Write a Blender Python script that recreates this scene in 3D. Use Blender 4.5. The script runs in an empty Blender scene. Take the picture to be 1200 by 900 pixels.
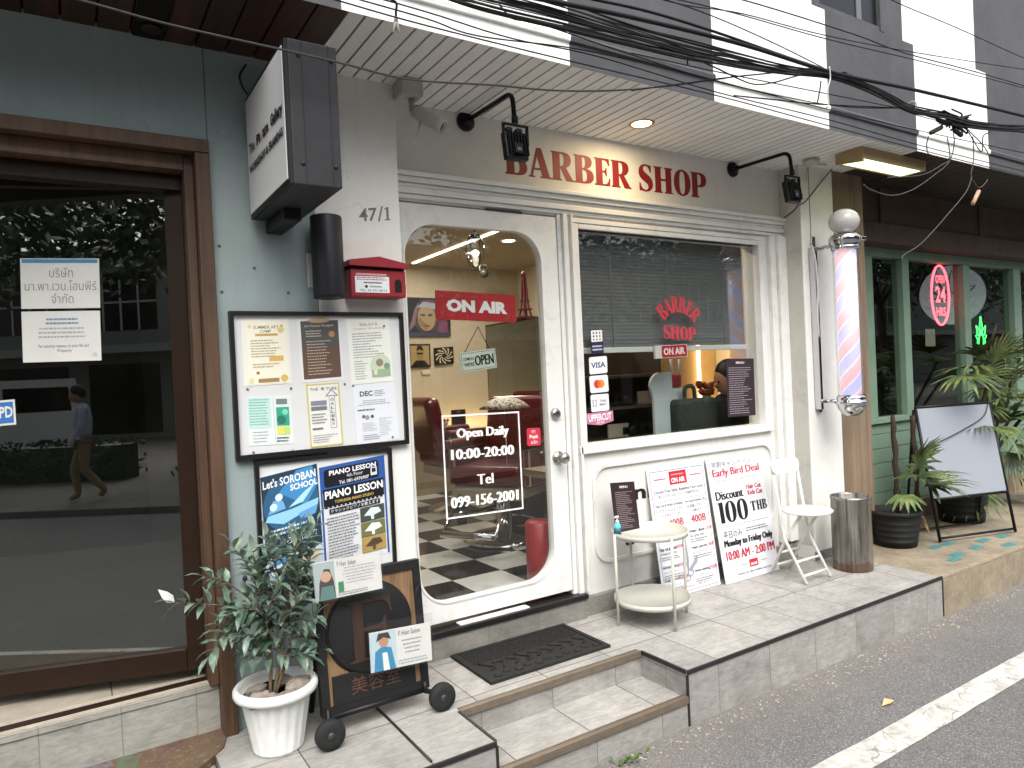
import bpy, bmesh, math, random
from mathutils import Matrix, Vector
random.seed(7)
rad = math.radians
# ------------------------------------------------------------------ scene, camera, light
sc = bpy.context.scene
COL = sc.collection
YAW, PITCH, ROLL, FPX = 0.565208, -0.011048, -0.0470006, 826.3      # measured from the photo's vanishing points
CAM = Vector((0.0, -3.05, 1.587))
_f = Vector((math.sin(YAW) * math.cos(PITCH), math.cos(YAW) * math.cos(PITCH), math.sin(PITCH)))
_r0 = Vector((math.cos(YAW), -math.sin(YAW), 0)); _u0 = _r0.cross(_f)
_r = math.cos(ROLL) * _r0 + math.sin(ROLL) * _u0
_u = -math.sin(ROLL) * _r0 + math.cos(ROLL) * _u0
cd = bpy.data.cameras.new('camera'); cam = bpy.data.objects.new('camera', cd); COL.objects.link(cam)
cd.sensor_width = 36.0; cd.lens = FPX / 1200 * 36; cd.clip_start = 0.05; cd.clip_end = 600
_M = Matrix((_r, _u, -_f)).transposed().to_4x4(); _M.translation = CAM; cam.matrix_world = _M
sc.camera = cam

W = bpy.data.worlds.new('World'); sc.world = W; W.use_nodes = True
wn = W.node_tree; bg = wn.nodes['Background']
sky = wn.nodes.new('ShaderNodeTexSky'); sky.sky_type = 'NISHITA'; sky.sun_disc = False
SUN_EL, SUN_ROT = rad(52), rad(203)
sky.sun_elevation = SUN_EL; sky.sun_rotation = SUN_ROT; sky.dust_density = 4.0; sky.air_density = 1.2
hs = wn.nodes.new('ShaderNodeHueSaturation'); hs.inputs['Saturation'].default_value = 0.38   # overcast: a nearly white sky
wn.links.new(sky.outputs[0], hs.inputs['Color']); wn.links.new(hs.outputs[0], bg.inputs[0])
bg.inputs[1].default_value = 0.145
sl = bpy.data.lights.new('sun', 'SUN'); so = bpy.data.objects.new('sun', sl); COL.objects.link(so)
sl.energy = 1.15; sl.angle = rad(45); sl.color = (1, 0.99, 0.975)
so.rotation_euler = Vector((math.sin(SUN_ROT) * math.cos(SUN_EL), math.cos(SUN_ROT) * math.cos(SUN_EL), math.sin(SUN_EL))).to_track_quat('Z', 'Y').to_euler()
sc.view_settings.view_transform = 'Standard'; sc.view_settings.look = 'None'; sc.view_settings.gamma = 1
sc.view_settings.exposure = 1.24
sc.render.engine = 'CYCLES'; sc.cycles.use_denoising = True
sc.cycles.max_bounces = 10; sc.cycles.transparent_max_bounces = 16; sc.cycles.sample_clamp_indirect = 6

# ------------------------------------------------------------------ measuring: a photo pixel (1200 x 900) onto a real plane
def _ray(px, py): return _r * ((px - 600) / FPX) - _u * ((py - 450) / FPX) + _f
def oy(px, py, y=0.0):
    d = _ray(px, py); return CAM + d * ((y - CAM.y) / d.y)
def oz(px, py, z=0.247):
    d = _ray(px, py); return CAM + d * ((z - CAM.z) / d.z)
def ox(px, py, x):
    d = _ray(px, py); return CAM + d * ((x - CAM.x) / d.x)

# ------------------------------------------------------------------ materials
def lin(h):
    if isinstance(h, str):
        h = h.lstrip('#'); v = [int(h[i:i + 2], 16) / 255 for i in (0, 2, 4)]
        return tuple(c / 12.92 if c <= 0.04045 else ((c + 0.055) / 1.055) ** 2.4 for c in v) + (1,)
    if isinstance(h, (int, float)): return (h, h, h, 1)
    return tuple(h) + (1,) if len(h) == 3 else tuple(h)
_mats = {}
class N:                                                                # tiny node helper
    def __init__(s, m): s.t = m.node_tree; s.m = m; s.b = s.t.nodes.get('Principled BSDF')
    def n(s, kind, **kw):
        x = s.t.nodes.new('ShaderNode' + kind)
        for k, v in kw.items(): setattr(x, k, v)
        return x
    def l(s, a, b): s.t.links.new(a, b)
    def pos(s): return s.n('NewGeometry').outputs['Position']
    def noise(s, vec, scale, detail=4, rough=0.6, dist=0):
        x = s.n('TexNoise'); s.l(vec, x.inputs['Vector']); x.inputs['Scale'].default_value = scale
        x.inputs['Detail'].default_value = detail; x.inputs['Roughness'].default_value = rough; x.inputs['Distortion'].default_value = dist
        return x.outputs['Fac']
    def ramp(s, fac, *stops):
        x = s.n('ValToRGB'); e = x.color_ramp.elements
        while len(e) < len(stops): e.new(0.5)
        for el, (p, c) in zip(e, stops): el.position = p; el.color = lin(c)
        s.l(fac, x.inputs[0]); return x.outputs[0]
    def mix(s, fac, a, b, mode='MIX'):
        x = s.n('Mix', data_type='RGBA', blend_type=mode)
        for sock, v in ((x.inputs[0], fac), (x.inputs[6], a), (x.inputs[7], b)):
            if isinstance(v, bpy.types.NodeSocket): s.l(v, sock)
            elif sock == x.inputs[0]: sock.default_value = v
            else: sock.default_value = lin(v)
        return x.outputs[2]
    def math(s, op, a, b=None, c=None):
        x = s.n('Math', operation=op)
        for i, v in enumerate((a, b, c)):
            if v is None: continue
            if isinstance(v, bpy.types.NodeSocket): s.l(v, x.inputs[i])
            else: x.inputs[i].default_value = v
        return x.outputs[0]
    def sep(s, vec):
        x = s.n('SeparateXYZ'); s.l(vec, x.inputs[0]); return x.outputs
    def comb(s, x_, y_, z_=0.0):
        x = s.n('CombineXYZ')
        for i, v in enumerate((x_, y_, z_)):
            if isinstance(v, bpy.types.NodeSocket): s.l(v, x.inputs[i])
            else: x.inputs[i].default_value = v
        return x.outputs[0]
    def bump(s, h, strength=0.3, dist=0.01):
        x = s.n('Bump'); x.inputs['Strength'].default_value = strength; x.inputs['Distance'].default_value = dist
        s.l(h, x.inputs['Height']); s.l(x.outputs[0], s.b.inputs['Normal'])
    def col(s, c): s.l(c, s.b.inputs['Base Color'])
def mat(name, c=0.5, rough=0.5, metal=0.0, var=0.0, scale=3.0, bump=0.0, bscale=60.0, spec=0.5, emit=None, estr=0.0, stain=None, stretch=None, coat=0, streak=0.0, crack=0.0):
    """plain procedural material: base colour with a soft variation, optional stains and bump"""
    if name in _mats: return _mats[name]
    m = bpy.data.materials.new(name); m.use_nodes = True; _mats[name] = m
    k = N(m); b = k.b; c = lin(c)
    b.inputs['Base Color'].default_value = c; b.inputs['Roughness'].default_value = rough; b.inputs['Metallic'].default_value = metal
    b.inputs['Specular IOR Level'].default_value = spec if max(c[:3]) > 0.035 or spec != 0.5 else 0.28
    if coat: b.inputs['Coat Weight'].default_value = coat
    if emit is not None:
        b.inputs['Emission Color'].default_value = lin(emit); b.inputs['Emission Strength'].default_value = estr
    if var or stain or bump or streak:
        p = k.pos(); p0 = p
        if stretch:
            mp = k.n('Mapping'); mp.inputs['Scale'].default_value = stretch; k.l(p, mp.inputs[0]); p = mp.outputs[0]
        out = c
        if var:
            lo = tuple(x * (1 - var) for x in c[:3]); hi = tuple(min(1, x * (1 + var)) for x in c[:3])
            out = k.ramp(k.noise(p, scale, 6, 0.65), (0.3, lo), (0.7, hi))
            f2 = k.ramp(k.noise(p, scale * 9, 4, 0.7), (0.35, tuple([1 - var * 0.7] * 3)), (0.65, (1, 1, 1)))
            out = k.mix(1.0, out, f2, 'MULTIPLY')
        if stain:
            sc_, amt, colr = stain
            f = k.ramp(k.noise(p, sc_, 8, 0.7, 0.4), (0.52, (0, 0, 0)), (0.72, (amt, amt, amt)))
            out = k.mix(f, out, colr)
        if streak:                                                      # rain streaks running down a wall
            mp = k.n('Mapping'); mp.inputs['Scale'].default_value = (17, 17, 0.9); k.l(p0, mp.inputs[0])
            f = k.math('MULTIPLY', k.ramp(k.noise(mp.outputs[0], 1.0, 6, 0.7), (0.5, (0, 0, 0)), (0.78, (streak, streak, streak))), k.ramp(k.noise(p0, 1.3, 3), (0.35, (0.1, 0.1, 0.1)), (0.65, (1, 1, 1))))
            out = k.mix(f, out, tuple(x * 0.55 for x in c[:3]))
        if crack:                                                       # hairline cracks in plaster
            w1 = k.n('TexNoise'); w1.inputs['Scale'].default_value = 3.5; w1.inputs['Detail'].default_value = 6; k.l(p0, w1.inputs['Vector'])
            sc1 = k.n('VectorMath', operation='SCALE'); sc1.inputs['Scale'].default_value = 0.5; k.l(w1.outputs['Color'], sc1.inputs[0])
            ad = k.n('VectorMath', operation='ADD'); k.l(p0, ad.inputs[0]); k.l(sc1.outputs[0], ad.inputs[1])
            vo = k.n('TexVoronoi', feature='DISTANCE_TO_EDGE'); vo.inputs['Scale'].default_value = 1.6; k.l(ad.outputs[0], vo.inputs['Vector'])
            f = k.math('MULTIPLY', k.math('MULTIPLY', k.math('LESS_THAN', vo.outputs['Distance'], 0.0035), k.math('GREATER_THAN', k.noise(p0, 1.1, 2), 0.52)), crack)
            out = k.mix(f, out, tuple(x * 0.4 for x in c[:3]))
        if isinstance(out, bpy.types.NodeSocket): k.col(out)
        if bump: k.bump(k.noise(p, bscale, 5, 0.7), bump, 0.004)
    return m
def ink(c, rough=0.55):
    key = 'ink_' + str(c)
    return mat(key, c, rough)
def glow(name, c, s):
    if name in _mats: return _mats[name]
    m = mat(name, c, 0.4, emit=c, estr=s); return m
def glass(name, tint=(1, 1, 1), gain=1.0, rough=0.0):
    if name in _mats: return _mats[name]
    m = bpy.data.materials.new(name); m.use_nodes = True; _mats[name] = m
    k = N(m); t = m.node_tree; t.nodes.remove(k.b); out = t.nodes['Material Output']
    tr = k.n('BsdfTransparent'); tr.inputs[0].default_value = lin(tint)
    gl = k.n('BsdfGlossy'); gl.inputs['Roughness'].default_value = rough
    lw = k.n('LayerWeight'); lw.inputs[0].default_value = 0.5; fr = k.math('ADD', k.math('MULTIPLY', k.math('POWER', lw.outputs['Facing'], 5.0), 0.96), 0.04)   # thin pane, Schlick
    mx = k.n('MixShader'); k.l(k.math('MINIMUM', k.math('MULTIPLY', fr, gain), 1.0), mx.inputs[0]); k.l(tr.outputs[0], mx.inputs[1]); k.l(gl.outputs[0], mx.inputs[2])
    k.l(mx.outputs[0], out.inputs[0]); return m
def wood(name, dark, light, axis='z', rough=0.6, scale=1.0, plank=None, gap=0.0):
    """grain stretched along an axis; optional planks across another axis"""
    if name in _mats: return _mats[name]
    m = bpy.data.materials.new(name); m.use_nodes = True; _mats[name] = m
    k = N(m); k.b.inputs['Roughness'].default_value = rough
    p = k.pos(); mp = k.n('Mapping'); s = {'x': (1.2, 26, 26), 'y': (26, 1.2, 26), 'z': (26, 26, 1.2)}[axis]
    mp.inputs['Scale'].default_value = tuple(v * scale for v in s); k.l(p, mp.inputs[0])
    f = k.noise(mp.outputs[0], 1.0, 8, 0.7, 0.8)
    c = k.ramp(f, (0.3, dark), (0.7, light))
    f2 = k.noise(p, 1.7, 3); c = k.mix(1.0, c, k.ramp(f2, (0.3, (0.7, 0.7, 0.7)), (0.7, (1, 1, 1))), 'MULTIPLY')
    h = f
    if plank:
        ax, w, off = plank
        s_ = k.sep(p)['XYZ'.index(ax.upper())]
        q = k.math('DIVIDE', k.math('ADD', s_, off), w); fl = k.math('FLOOR', q); fr = k.math('FRACT', q)
        wn_ = k.n('TexWhiteNoise', noise_dimensions='1D'); k.l(fl, wn_.inputs['W'])
        c = k.mix(1.0, c, k.ramp(wn_.outputs[0], (0, (0.6, 0.6, 0.6)), (1, (1.15, 1.1, 1.05))), 'MULTIPLY')
    k.col(c); k.bump(h, 0.25, 0.003)
    return m
def tiles(name, base, w, h, ox_, oy_, ax, line='#55524d', gw=0.006, lo=0.8, streak=True, offset=0.0, sub=0):
    """square tiles with grout by position; ax picks the two position axes"""
    if name in _mats: return _mats[name]
    m = bpy.data.materials.new(name); m.use_nodes = True; _mats[name] = m
    k = N(m); k.b.inputs['Roughness'].default_value = 0.62
    p = k.pos(); s = k.sep(p); a = s['XYZ'.index(ax[0])]; b = s['XYZ'.index(ax[1])]
    qa = k.math('DIVIDE', k.math('SUBTRACT', a, ox_), w); qb = k.math('DIVIDE', k.math('SUBTRACT', b, oy_), h)
    fa, fb = k.math('FRACT', qa), k.math('FRACT', qb)
    def edge(f, g): return k.math('MAXIMUM', k.math('LESS_THAN', f, g), k.math('GREATER_THAN', f, 1 - g))
    e = k.math('MAXIMUM', edge(fa, gw / w / 2), edge(fb, gw / h / 2))
    cell = k.n('TexWhiteNoise', noise_dimensions='2D'); k.l(k.comb(k.math('FLOOR', qa), k.math('FLOOR', qb)), cell.inputs['Vector'])
    vec = k.n('VectorMath', operation='ADD'); k.l(p, vec.inputs[0]); vv = k.n('VectorMath', operation='SCALE'); k.l(cell.outputs['Color'], vv.inputs[0]); vv.inputs['Scale'].default_value = 5.0; k.l(vv.outputs[0], vec.inputs[1])
    c = lin(base)
    n1 = k.noise(vec.outputs[0], 5.0, 9, 0.72, 0.6)
    col = k.ramp(n1, (0.25, tuple(x * lo * 0.82 for x in c[:3])), (0.5, c[:3]), (0.75, tuple(x * 1.2 for x in c[:3])))
    if streak:                                                          # rough chiselled streaks of slate-look tiles
        mp = k.n('Mapping'); mp.inputs['Scale'].default_value = (14, 60, 60) if ax[0] == 'X' else (60, 14, 60); mp.inputs['Rotation'].default_value = (0.3, 0.4, 0.7); k.l(vec.outputs[0], mp.inputs[0])
        st = k.noise(mp.outputs[0], 0.8, 5, 0.75, 1.2)
        col = k.mix(1.0, col, k.ramp(st, (0.4, (0.78, 0.78, 0.77)), (0.56, (1, 1, 1)), (0.8, (1.1, 1.1, 1.08))), 'MULTIPLY')
    col = k.mix(1.0, col, k.ramp(cell.outputs['Value'], (0, (0.9, 0.9, 0.89)), (1, (1.06, 1.05, 1.03))), 'MULTIPLY')
    dirt = k.ramp(k.noise(p, 2.2, 8, 0.7, 0.3), (0.5, (0, 0, 0)), (0.75, (0.45, 0.45, 0.45)))
    col = k.mix(dirt, col, '#5c5851')
    col = k.mix(e, col, line); k.col(col)
    hgt = k.math('SUBTRACT', k.math('MULTIPLY', n1, 0.5), k.math('MULTIPLY', e, 0.6)); k.bump(hgt, 0.35, 0.006)
    return m

# ------------------------------------------------------------------ mesh building
class MB:
    def __init__(s, m=None): s.bm = bmesh.new(); s.ms = []; s.i = 0; s.sm = False; (m is not None) and s.m(m)
    def m(s, m):
        if m not in s.ms: s.ms.append(m)
        s.i = s.ms.index(m); return s
    def _tag(s, faces, smooth=False):
        for f in faces: f.material_index = s.i; f.smooth = smooth
    def box(s, x0, x1, y0, y1, z0, z1, bev=0.0, M=None, seg=2):
        mt = Matrix.Translation(((x0 + x1) / 2, (y0 + y1) / 2, (z0 + z1) / 2)) @ Matrix.Diagonal((abs(x1 - x0), abs(y1 - y0), abs(z1 - z0), 1))
        if M is not None: mt = M @ mt
        r = bmesh.ops.create_cube(s.bm, size=1.0, matrix=mt); vs = r['verts']
        fs = list({f for v in vs for f in v.link_faces})
        if bev:
            es = list({e for v in vs for e in v.link_edges})
            rb = bmesh.ops.bevel(s.bm, geom=es, offset=bev, segments=seg, affect='EDGES', profile=0.5)
            fs = [f for f in fs if f.is_valid] + rb['faces']
        s._tag(set(fs)); return s
    def face(s, pts, smooth=False):
        f = s.bm.faces.new([s.bm.verts.new(p) for p in pts]); s._tag([f], smooth); return s
    def tube(s, pts, r, seg=8, cap=True, smooth=True):
        pts = [Vector(p) for p in pts]; rs = r if isinstance(r, (list, tuple)) else [r] * len(pts)
        rings = []; t0 = (pts[1] - pts[0]).normalized(); nrm = t0.orthogonal().normalized()
        for i, p in enumerate(pts):
            t = (pts[min(i + 1, len(pts) - 1)] - pts[max(i - 1, 0)])
            t = t.normalized() if t.length > 1e-9 else t0
            nrm = (nrm - t * nrm.dot(t)); nrm = nrm.normalized() if nrm.length > 1e-6 else t.orthogonal().normalized()
            bn = t.cross(nrm)
            rings.append([s.bm.verts.new(p + (nrm * math.cos(a) + bn * math.sin(a)) * rs[i]) for a in [2 * math.pi * j / seg for j in range(seg)]])
        fs = []
        for a, b in zip(rings, rings[1:]):
            for j in range(seg): fs.append(s.bm.faces.new((a[j], a[(j + 1) % seg], b[(j + 1) % seg], b[j])))
        s._tag(fs, smooth)
        if cap: s._tag([s.bm.faces.new(rings[0][::-1]), s.bm.faces.new(rings[-1])])
        return s
    def lathe(s, prof, M=None, seg=32, smooth=True, sx=1, sy=1):
        """prof: (radius, height) from bottom to top about local z"""
        M = M or Matrix(); rings = []
        for r, z in prof:
            if r < 1e-6: rings.append([s.bm.verts.new(M @ Vector((0, 0, z)))])
            else: rings.append([s.bm.verts.new(M @ Vector((r * sx * math.cos(2 * math.pi * j / seg), r * sy * math.sin(2 * math.pi * j / seg), z))) for j in range(seg)])
        fs = []
        for a, b in zip(rings, rings[1:]):
            for j in range(seg):
                A0, A1 = a[j % len(a)], a[(j + 1) % len(a)]; B0, B1 = b[j % len(b)], b[(j + 1) % len(b)]
                q = []
                for v in (A0, A1, B1, B0):
                    if v not in q: q.append(v)
                if len(q) > 2: fs.append(s.bm.faces.new(q))
        s._tag(fs, smooth)
        caps = []; closed = abs(prof[0][0] - prof[-1][0]) + abs(prof[0][1] - prof[-1][1]) < 1e-9
        if closed: return s
        if len(rings[0]) > 1: caps.append(s.bm.faces.new(rings[0][::-1]))
        if len(rings[-1]) > 1: caps.append(s.bm.faces.new(rings[-1]))
        s._tag(caps); return s
    def ball(s, c, r, sx=1, sy=1, sz=1, u=24, v=14, M=None):
        mt = Matrix.Translation(c) @ (M or Matrix()) @ Matrix.Diagonal((r * sx, r * sy, r * sz, 1))
        g = bmesh.ops.create_uvsphere(s.bm, u_segments=u, v_segments=v, radius=1.0, matrix=mt)
        s._tag({f for x in g['verts'] for f in x.link_faces}, True); return s
    def ico(s, c, r, sub=2, sx=1, sy=1, sz=1, jit=0.0, rng=random):
        g = bmesh.ops.create_icosphere(s.bm, subdivisions=sub, radius=1.0)
        for x in g['verts']:
            d = 1 + rng.uniform(-jit, jit); x.co = Vector(c) + Vector((x.co.x * r * sx, x.co.y * r * sy, x.co.z * r * sz)) * d
        s._tag({f for x in g['verts'] for f in x.link_faces}, jit == 0); return s
    def add(s, me, M=None, smooth=False):
        n0 = len(s.bm.faces); nv = len(s.bm.verts)
        s.bm.from_mesh(me); s.bm.verts.ensure_lookup_table(); s.bm.faces.ensure_lookup_table()
        if M is not None:
            for v in s.bm.verts[nv:]: v.co = M @ v.co
        s._tag(s.bm.faces[n0:], smooth); bpy.data.meshes.remove(me); return s
    def shape(s, loops, M, thick):
        """filled 2-D outlines (holes allowed) given thickness, placed by M (x right, y up, z towards the viewer)"""
        s.add(outline_mesh(loops, thick), M); return s
    def build(s, name, parent=None, loc=None, M=None, normals=False):
        me = bpy.data.meshes.new(name)
        if normals: bmesh.ops.recalc_face_normals(s.bm, faces=s.bm.faces[:])
        off = base_of(parent) if parent is not None else Vector(loc or (0, 0, 0))
        for v in s.bm.verts: v.co -= off
        s.bm.to_mesh(me); s.bm.free()
        for m_ in s.ms: me.materials.append(m_)
        o = bpy.data.objects.new(name, me); COL.objects.link(o)
        if parent is not None: o.parent = parent
        else: o.location = off
        return o
def base_of(o):
    v = Vector(o.location)
    while o.parent: o = o.parent; v += Vector(o.location)
    return v
def outline_mesh(loops, thick):
    cu = bpy.data.curves.new('t', 'CURVE'); cu.dimensions = '2D'; cu.fill_mode = 'BOTH'; cu.extrude = thick / 2
    for lp in loops:
        sp = cu.splines.new('POLY'); sp.points.add(len(lp) - 1); sp.use_cyclic_u = True
        for pt, q in zip(sp.points, lp): pt.co = (q[0], q[1], 0, 1)
    if not thick: cu.fill_mode = 'FRONT'
    o = bpy.data.objects.new('t', cu); me = bpy.data.meshes.new_from_object(o)
    bpy.data.objects.remove(o); bpy.data.curves.remove(cu)
    if thick:
        for v in me.vertices: v.co.z += thick / 2
    return me
_tc = {}
def text_mesh(txt, bold=0.0, res=3):
    cu = bpy.data.curves.new('t', 'FONT'); cu.body = txt; cu.size = 1; cu.offset = bold; cu.resolution_u = res; cu.align_x = 'CENTER'
    o = bpy.data.objects.new('t', cu); me = bpy.data.meshes.new_from_object(o)
    bpy.data.objects.remove(o); bpy.data.curves.remove(cu); return me
def svg(d, n=8):
    out = []; cur = None
    for tok in d.replace('Z', '').split('M')[1:]:
        import re
        cmds = re.findall(r'[LC]|-?[\d.]+,-?[\d.]+', tok); pts = []; mode = 'L'; i = 0
        P = lambda t: tuple(float(x) for x in t.split(','))
        pts.append(P(cmds[0])); i = 1
        while i < len(cmds):
            if cmds[i] in 'LC': mode = cmds[i]; i += 1; continue
            if mode == 'L': pts.append(P(cmds[i])); i += 1
            else:
                p0 = pts[-1]; p1, p2, p3 = P(cmds[i]), P(cmds[i + 1]), P(cmds[i + 2]); i += 3
                for j in range(1, n + 1):
                    t = j / n; u = 1 - t
                    pts.append(tuple(u**3 * a + 3 * u * u * t * b + 3 * u * t * t * c + t**3 * e for a, b, c, e in zip(p0, p1, p2, p3)))
        out.append(pts)
    return out
def rrect(x0, y0, x1, y1, r, n=8):
    out = []
    for cx, cy, a0 in ((x1 - r, y0 + r, -90), (x1 - r, y1 - r, 0), (x0 + r, y1 - r, 90), (x0 + r, y0 + r, 180)):
        out += [(cx + r * math.cos(rad(a0 + 90 * j / n)), cy + r * math.sin(rad(a0 + 90 * j / n))) for j in range(n + 1)]
    return out
def rect(x0, y0, x1, y1): return [(x0, y0), (x1, y0), (x1, y1), (x0, y1)]
def ell(cx, cy, rx, ry, n=40): return [(cx + rx * math.cos(2 * math.pi * j / n), cy + ry * math.sin(2 * math.pi * j / n)) for j in range(n)]
def XZ(y=0.0): return Matrix(((1, 0, 0, 0), (0, 0, -1, y), (0, 1, 0, 0), (0, 0, 0, 1)))   # outlines in the facade's plane, thickness towards the street
def XY(z=0.0): return Matrix.Translation((0, 0, z))
def frame_of(o, u, v):
    u = Vector(u); v = Vector(v); n = u.cross(v).normalized()
    return Matrix(((u.x, v.x, n.x, o[0]), (u.y, v.y, n.y, o[1]), (u.z, v.z, n.z, o[2]), (0, 0, 0, 1)))
def pane(corn, fn, *a):
    """frame (unit square) from four photo corners TL TR BR BL on a plane"""
    tl, tr, br, bl = [fn(*c, *a) for c in corn]
    return frame_of(bl, ((tr - tl) + (br - bl)) / 2, ((tl - bl) + (tr - br)) / 2)
def catmull(pts, n=6):
    pts = [Vector(p) for p in pts]
    if len(pts) < 3: return pts
    q = [pts[0] * 2 - pts[1]] + pts + [pts[-1] * 2 - pts[-2]]; out = []
    for i in range(1, len(q) - 2):
        for j in range(n):
            t = j / n; a, b, c, d = q[i - 1:i + 3]
            out.append(0.5 * ((2 * b) + (c - a) * t + (2 * a - 5 * b + 4 * c - d) * t * t + (3 * b - a - 3 * c + d) * t**3))
    return out + [pts[-1]]

# lettering ------------------------------------------------------------------
GL = {  # heavy flared capitals, cap height 1: (outline + holes, advance)
 'B': ("M0,0 L0,.05 L.05,.06 L.05,.94 L0,.95 L0,1 L.36,1 C.56,1 .61,.9 .61,.78 C.61,.64 .52,.56 .42,.53 C.58,.51 .66,.42 .66,.27 C.66,.1 .56,0 .36,0 Z M.28,.93 L.31,.93 C.38,.93 .38,.86 .38,.76 C.38,.64 .36,.56 .31,.55 L.28,.55 Z M.28,.48 L.31,.48 C.4,.48 .43,.4 .43,.27 C.43,.12 .4,.07 .32,.07 L.28,.07 Z", .69),
 'A': ("M0,0 L0,.05 L.06,.06 L.27,1.02 L.42,1.02 L.66,.06 L.72,.05 L.72,0 L.36,0 L.36,.05 L.43,.06 L.385,.26 L.18,.26 L.135,.06 L.2,.05 L.2,0 Z M.195,.33 L.365,.33 L.285,.72 Z", .72),
 'R': ("M0,0 L0,.05 L.05,.06 L.05,.94 L0,.95 L0,1 L.38,1 C.58,1 .64,.88 .64,.74 C.64,.6 .56,.5 .47,.47 L.67,.06 L.72,.05 L.72,0 L.47,0 L.29,.44 L.28,.44 L.28,.06 L.33,.05 L.33,0 Z M.28,.93 L.32,.93 C.4,.93 .41,.84 .41,.73 C.41,.6 .38,.51 .31,.51 L.28,.51 Z", .73),
 'E': ("M0,0 L0,.05 L.05,.06 L.05,.94 L0,.95 L0,1 L.52,1 L.53,.74 L.48,.74 C.46,.86 .42,.93 .34,.93 L.28,.93 L.28,.55 L.3,.55 C.36,.55 .38,.6 .39,.67 L.43,.67 L.43,.35 L.39,.35 C.38,.44 .36,.48 .3,.48 L.28,.48 L.28,.07 L.35,.07 C.44,.07 .48,.16 .5,.29 L.55,.29 L.53,0 Z", .58),
 'S': ("M.04,.3 L.09,.3 C.11,.14 .17,.05 .27,.05 C.34,.05 .38,.1 .38,.17 C.38,.26 .32,.31 .22,.38 C.1,.46 .03,.54 .03,.71 C.03,.9 .14,1.02 .3,1.02 C.38,1.02 .42,.98 .46,1 L.5,1 L.5,.72 L.45,.72 C.43,.87 .38,.95 .3,.95 C.23,.95 .2,.91 .2,.84 C.2,.76 .26,.71 .36,.64 C.48,.56 .56,.47 .56,.29 C.56,.1 .44,-.02 .27,-.02 C.17,-.02 .13,.03 .09,0 L.04,0 Z", .6),
 'H': ("M0,0 L0,.05 L.05,.06 L.05,.94 L0,.95 L0,1 L.33,1 L.33,.95 L.28,.94 L.28,.55 L.46,.55 L.46,.94 L.41,.95 L.41,1 L.74,1 L.74,.95 L.69,.94 L.69,.06 L.74,.05 L.74,0 L.41,0 L.41,.05 L.46,.06 L.46,.47 L.28,.47 L.28,.06 L.33,.05 L.33,0 Z", .77),
 'O': ("M.36,-.02 C.14,-.02 .02,.2 .02,.5 C.02,.8 .14,1.02 .36,1.02 C.58,1.02 .7,.8 .7,.5 C.7,.2 .58,-.02 .36,-.02 Z M.36,.05 C.46,.05 .47,.28 .47,.5 C.47,.72 .46,.95 .36,.95 C.26,.95 .25,.72 .25,.5 C.25,.28 .26,.05 .36,.05 Z", .72),
 'P': ("M0,0 L0,.05 L.05,.06 L.05,.94 L0,.95 L0,1 L.38,1 C.58,1 .66,.88 .66,.71 C.66,.54 .56,.42 .38,.42 L.28,.42 L.28,.06 L.34,.05 L.34,0 Z M.28,.93 L.32,.93 C.4,.93 .43,.84 .43,.71 C.43,.58 .4,.49 .31,.49 L.28,.49 Z", .69),
 'T': ("M.02,1 L0,.7 L.05,.7 C.07,.86 .12,.93 .2,.93 L.22,.93 L.22,.06 L.16,.05 L.16,0 L.52,0 L.52,.05 L.45,.06 L.45,.93 L.48,.93 C.56,.93 .61,.86 .63,.7 L.68,.7 L.66,1 Z", .69),
 '0': ("M.3,-.02 C.1,-.02 .02,.2 .02,.5 C.02,.8 .1,1.02 .3,1.02 C.5,1.02 .58,.8 .58,.5 C.58,.2 .5,-.02 .3,-.02 Z M.3,.04 C.38,.04 .38,.28 .38,.5 C.38,.72 .38,.96 .3,.96 C.22,.96 .22,.72 .22,.5 C.22,.28 .22,.04 .3,.04 Z", .61),
 '1': ("M.06,0 L.06,.95 L0,.95 L0,1 L.26,1.02 L.26,0 Z", .32),
 ' ': (None, .25),
}
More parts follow.
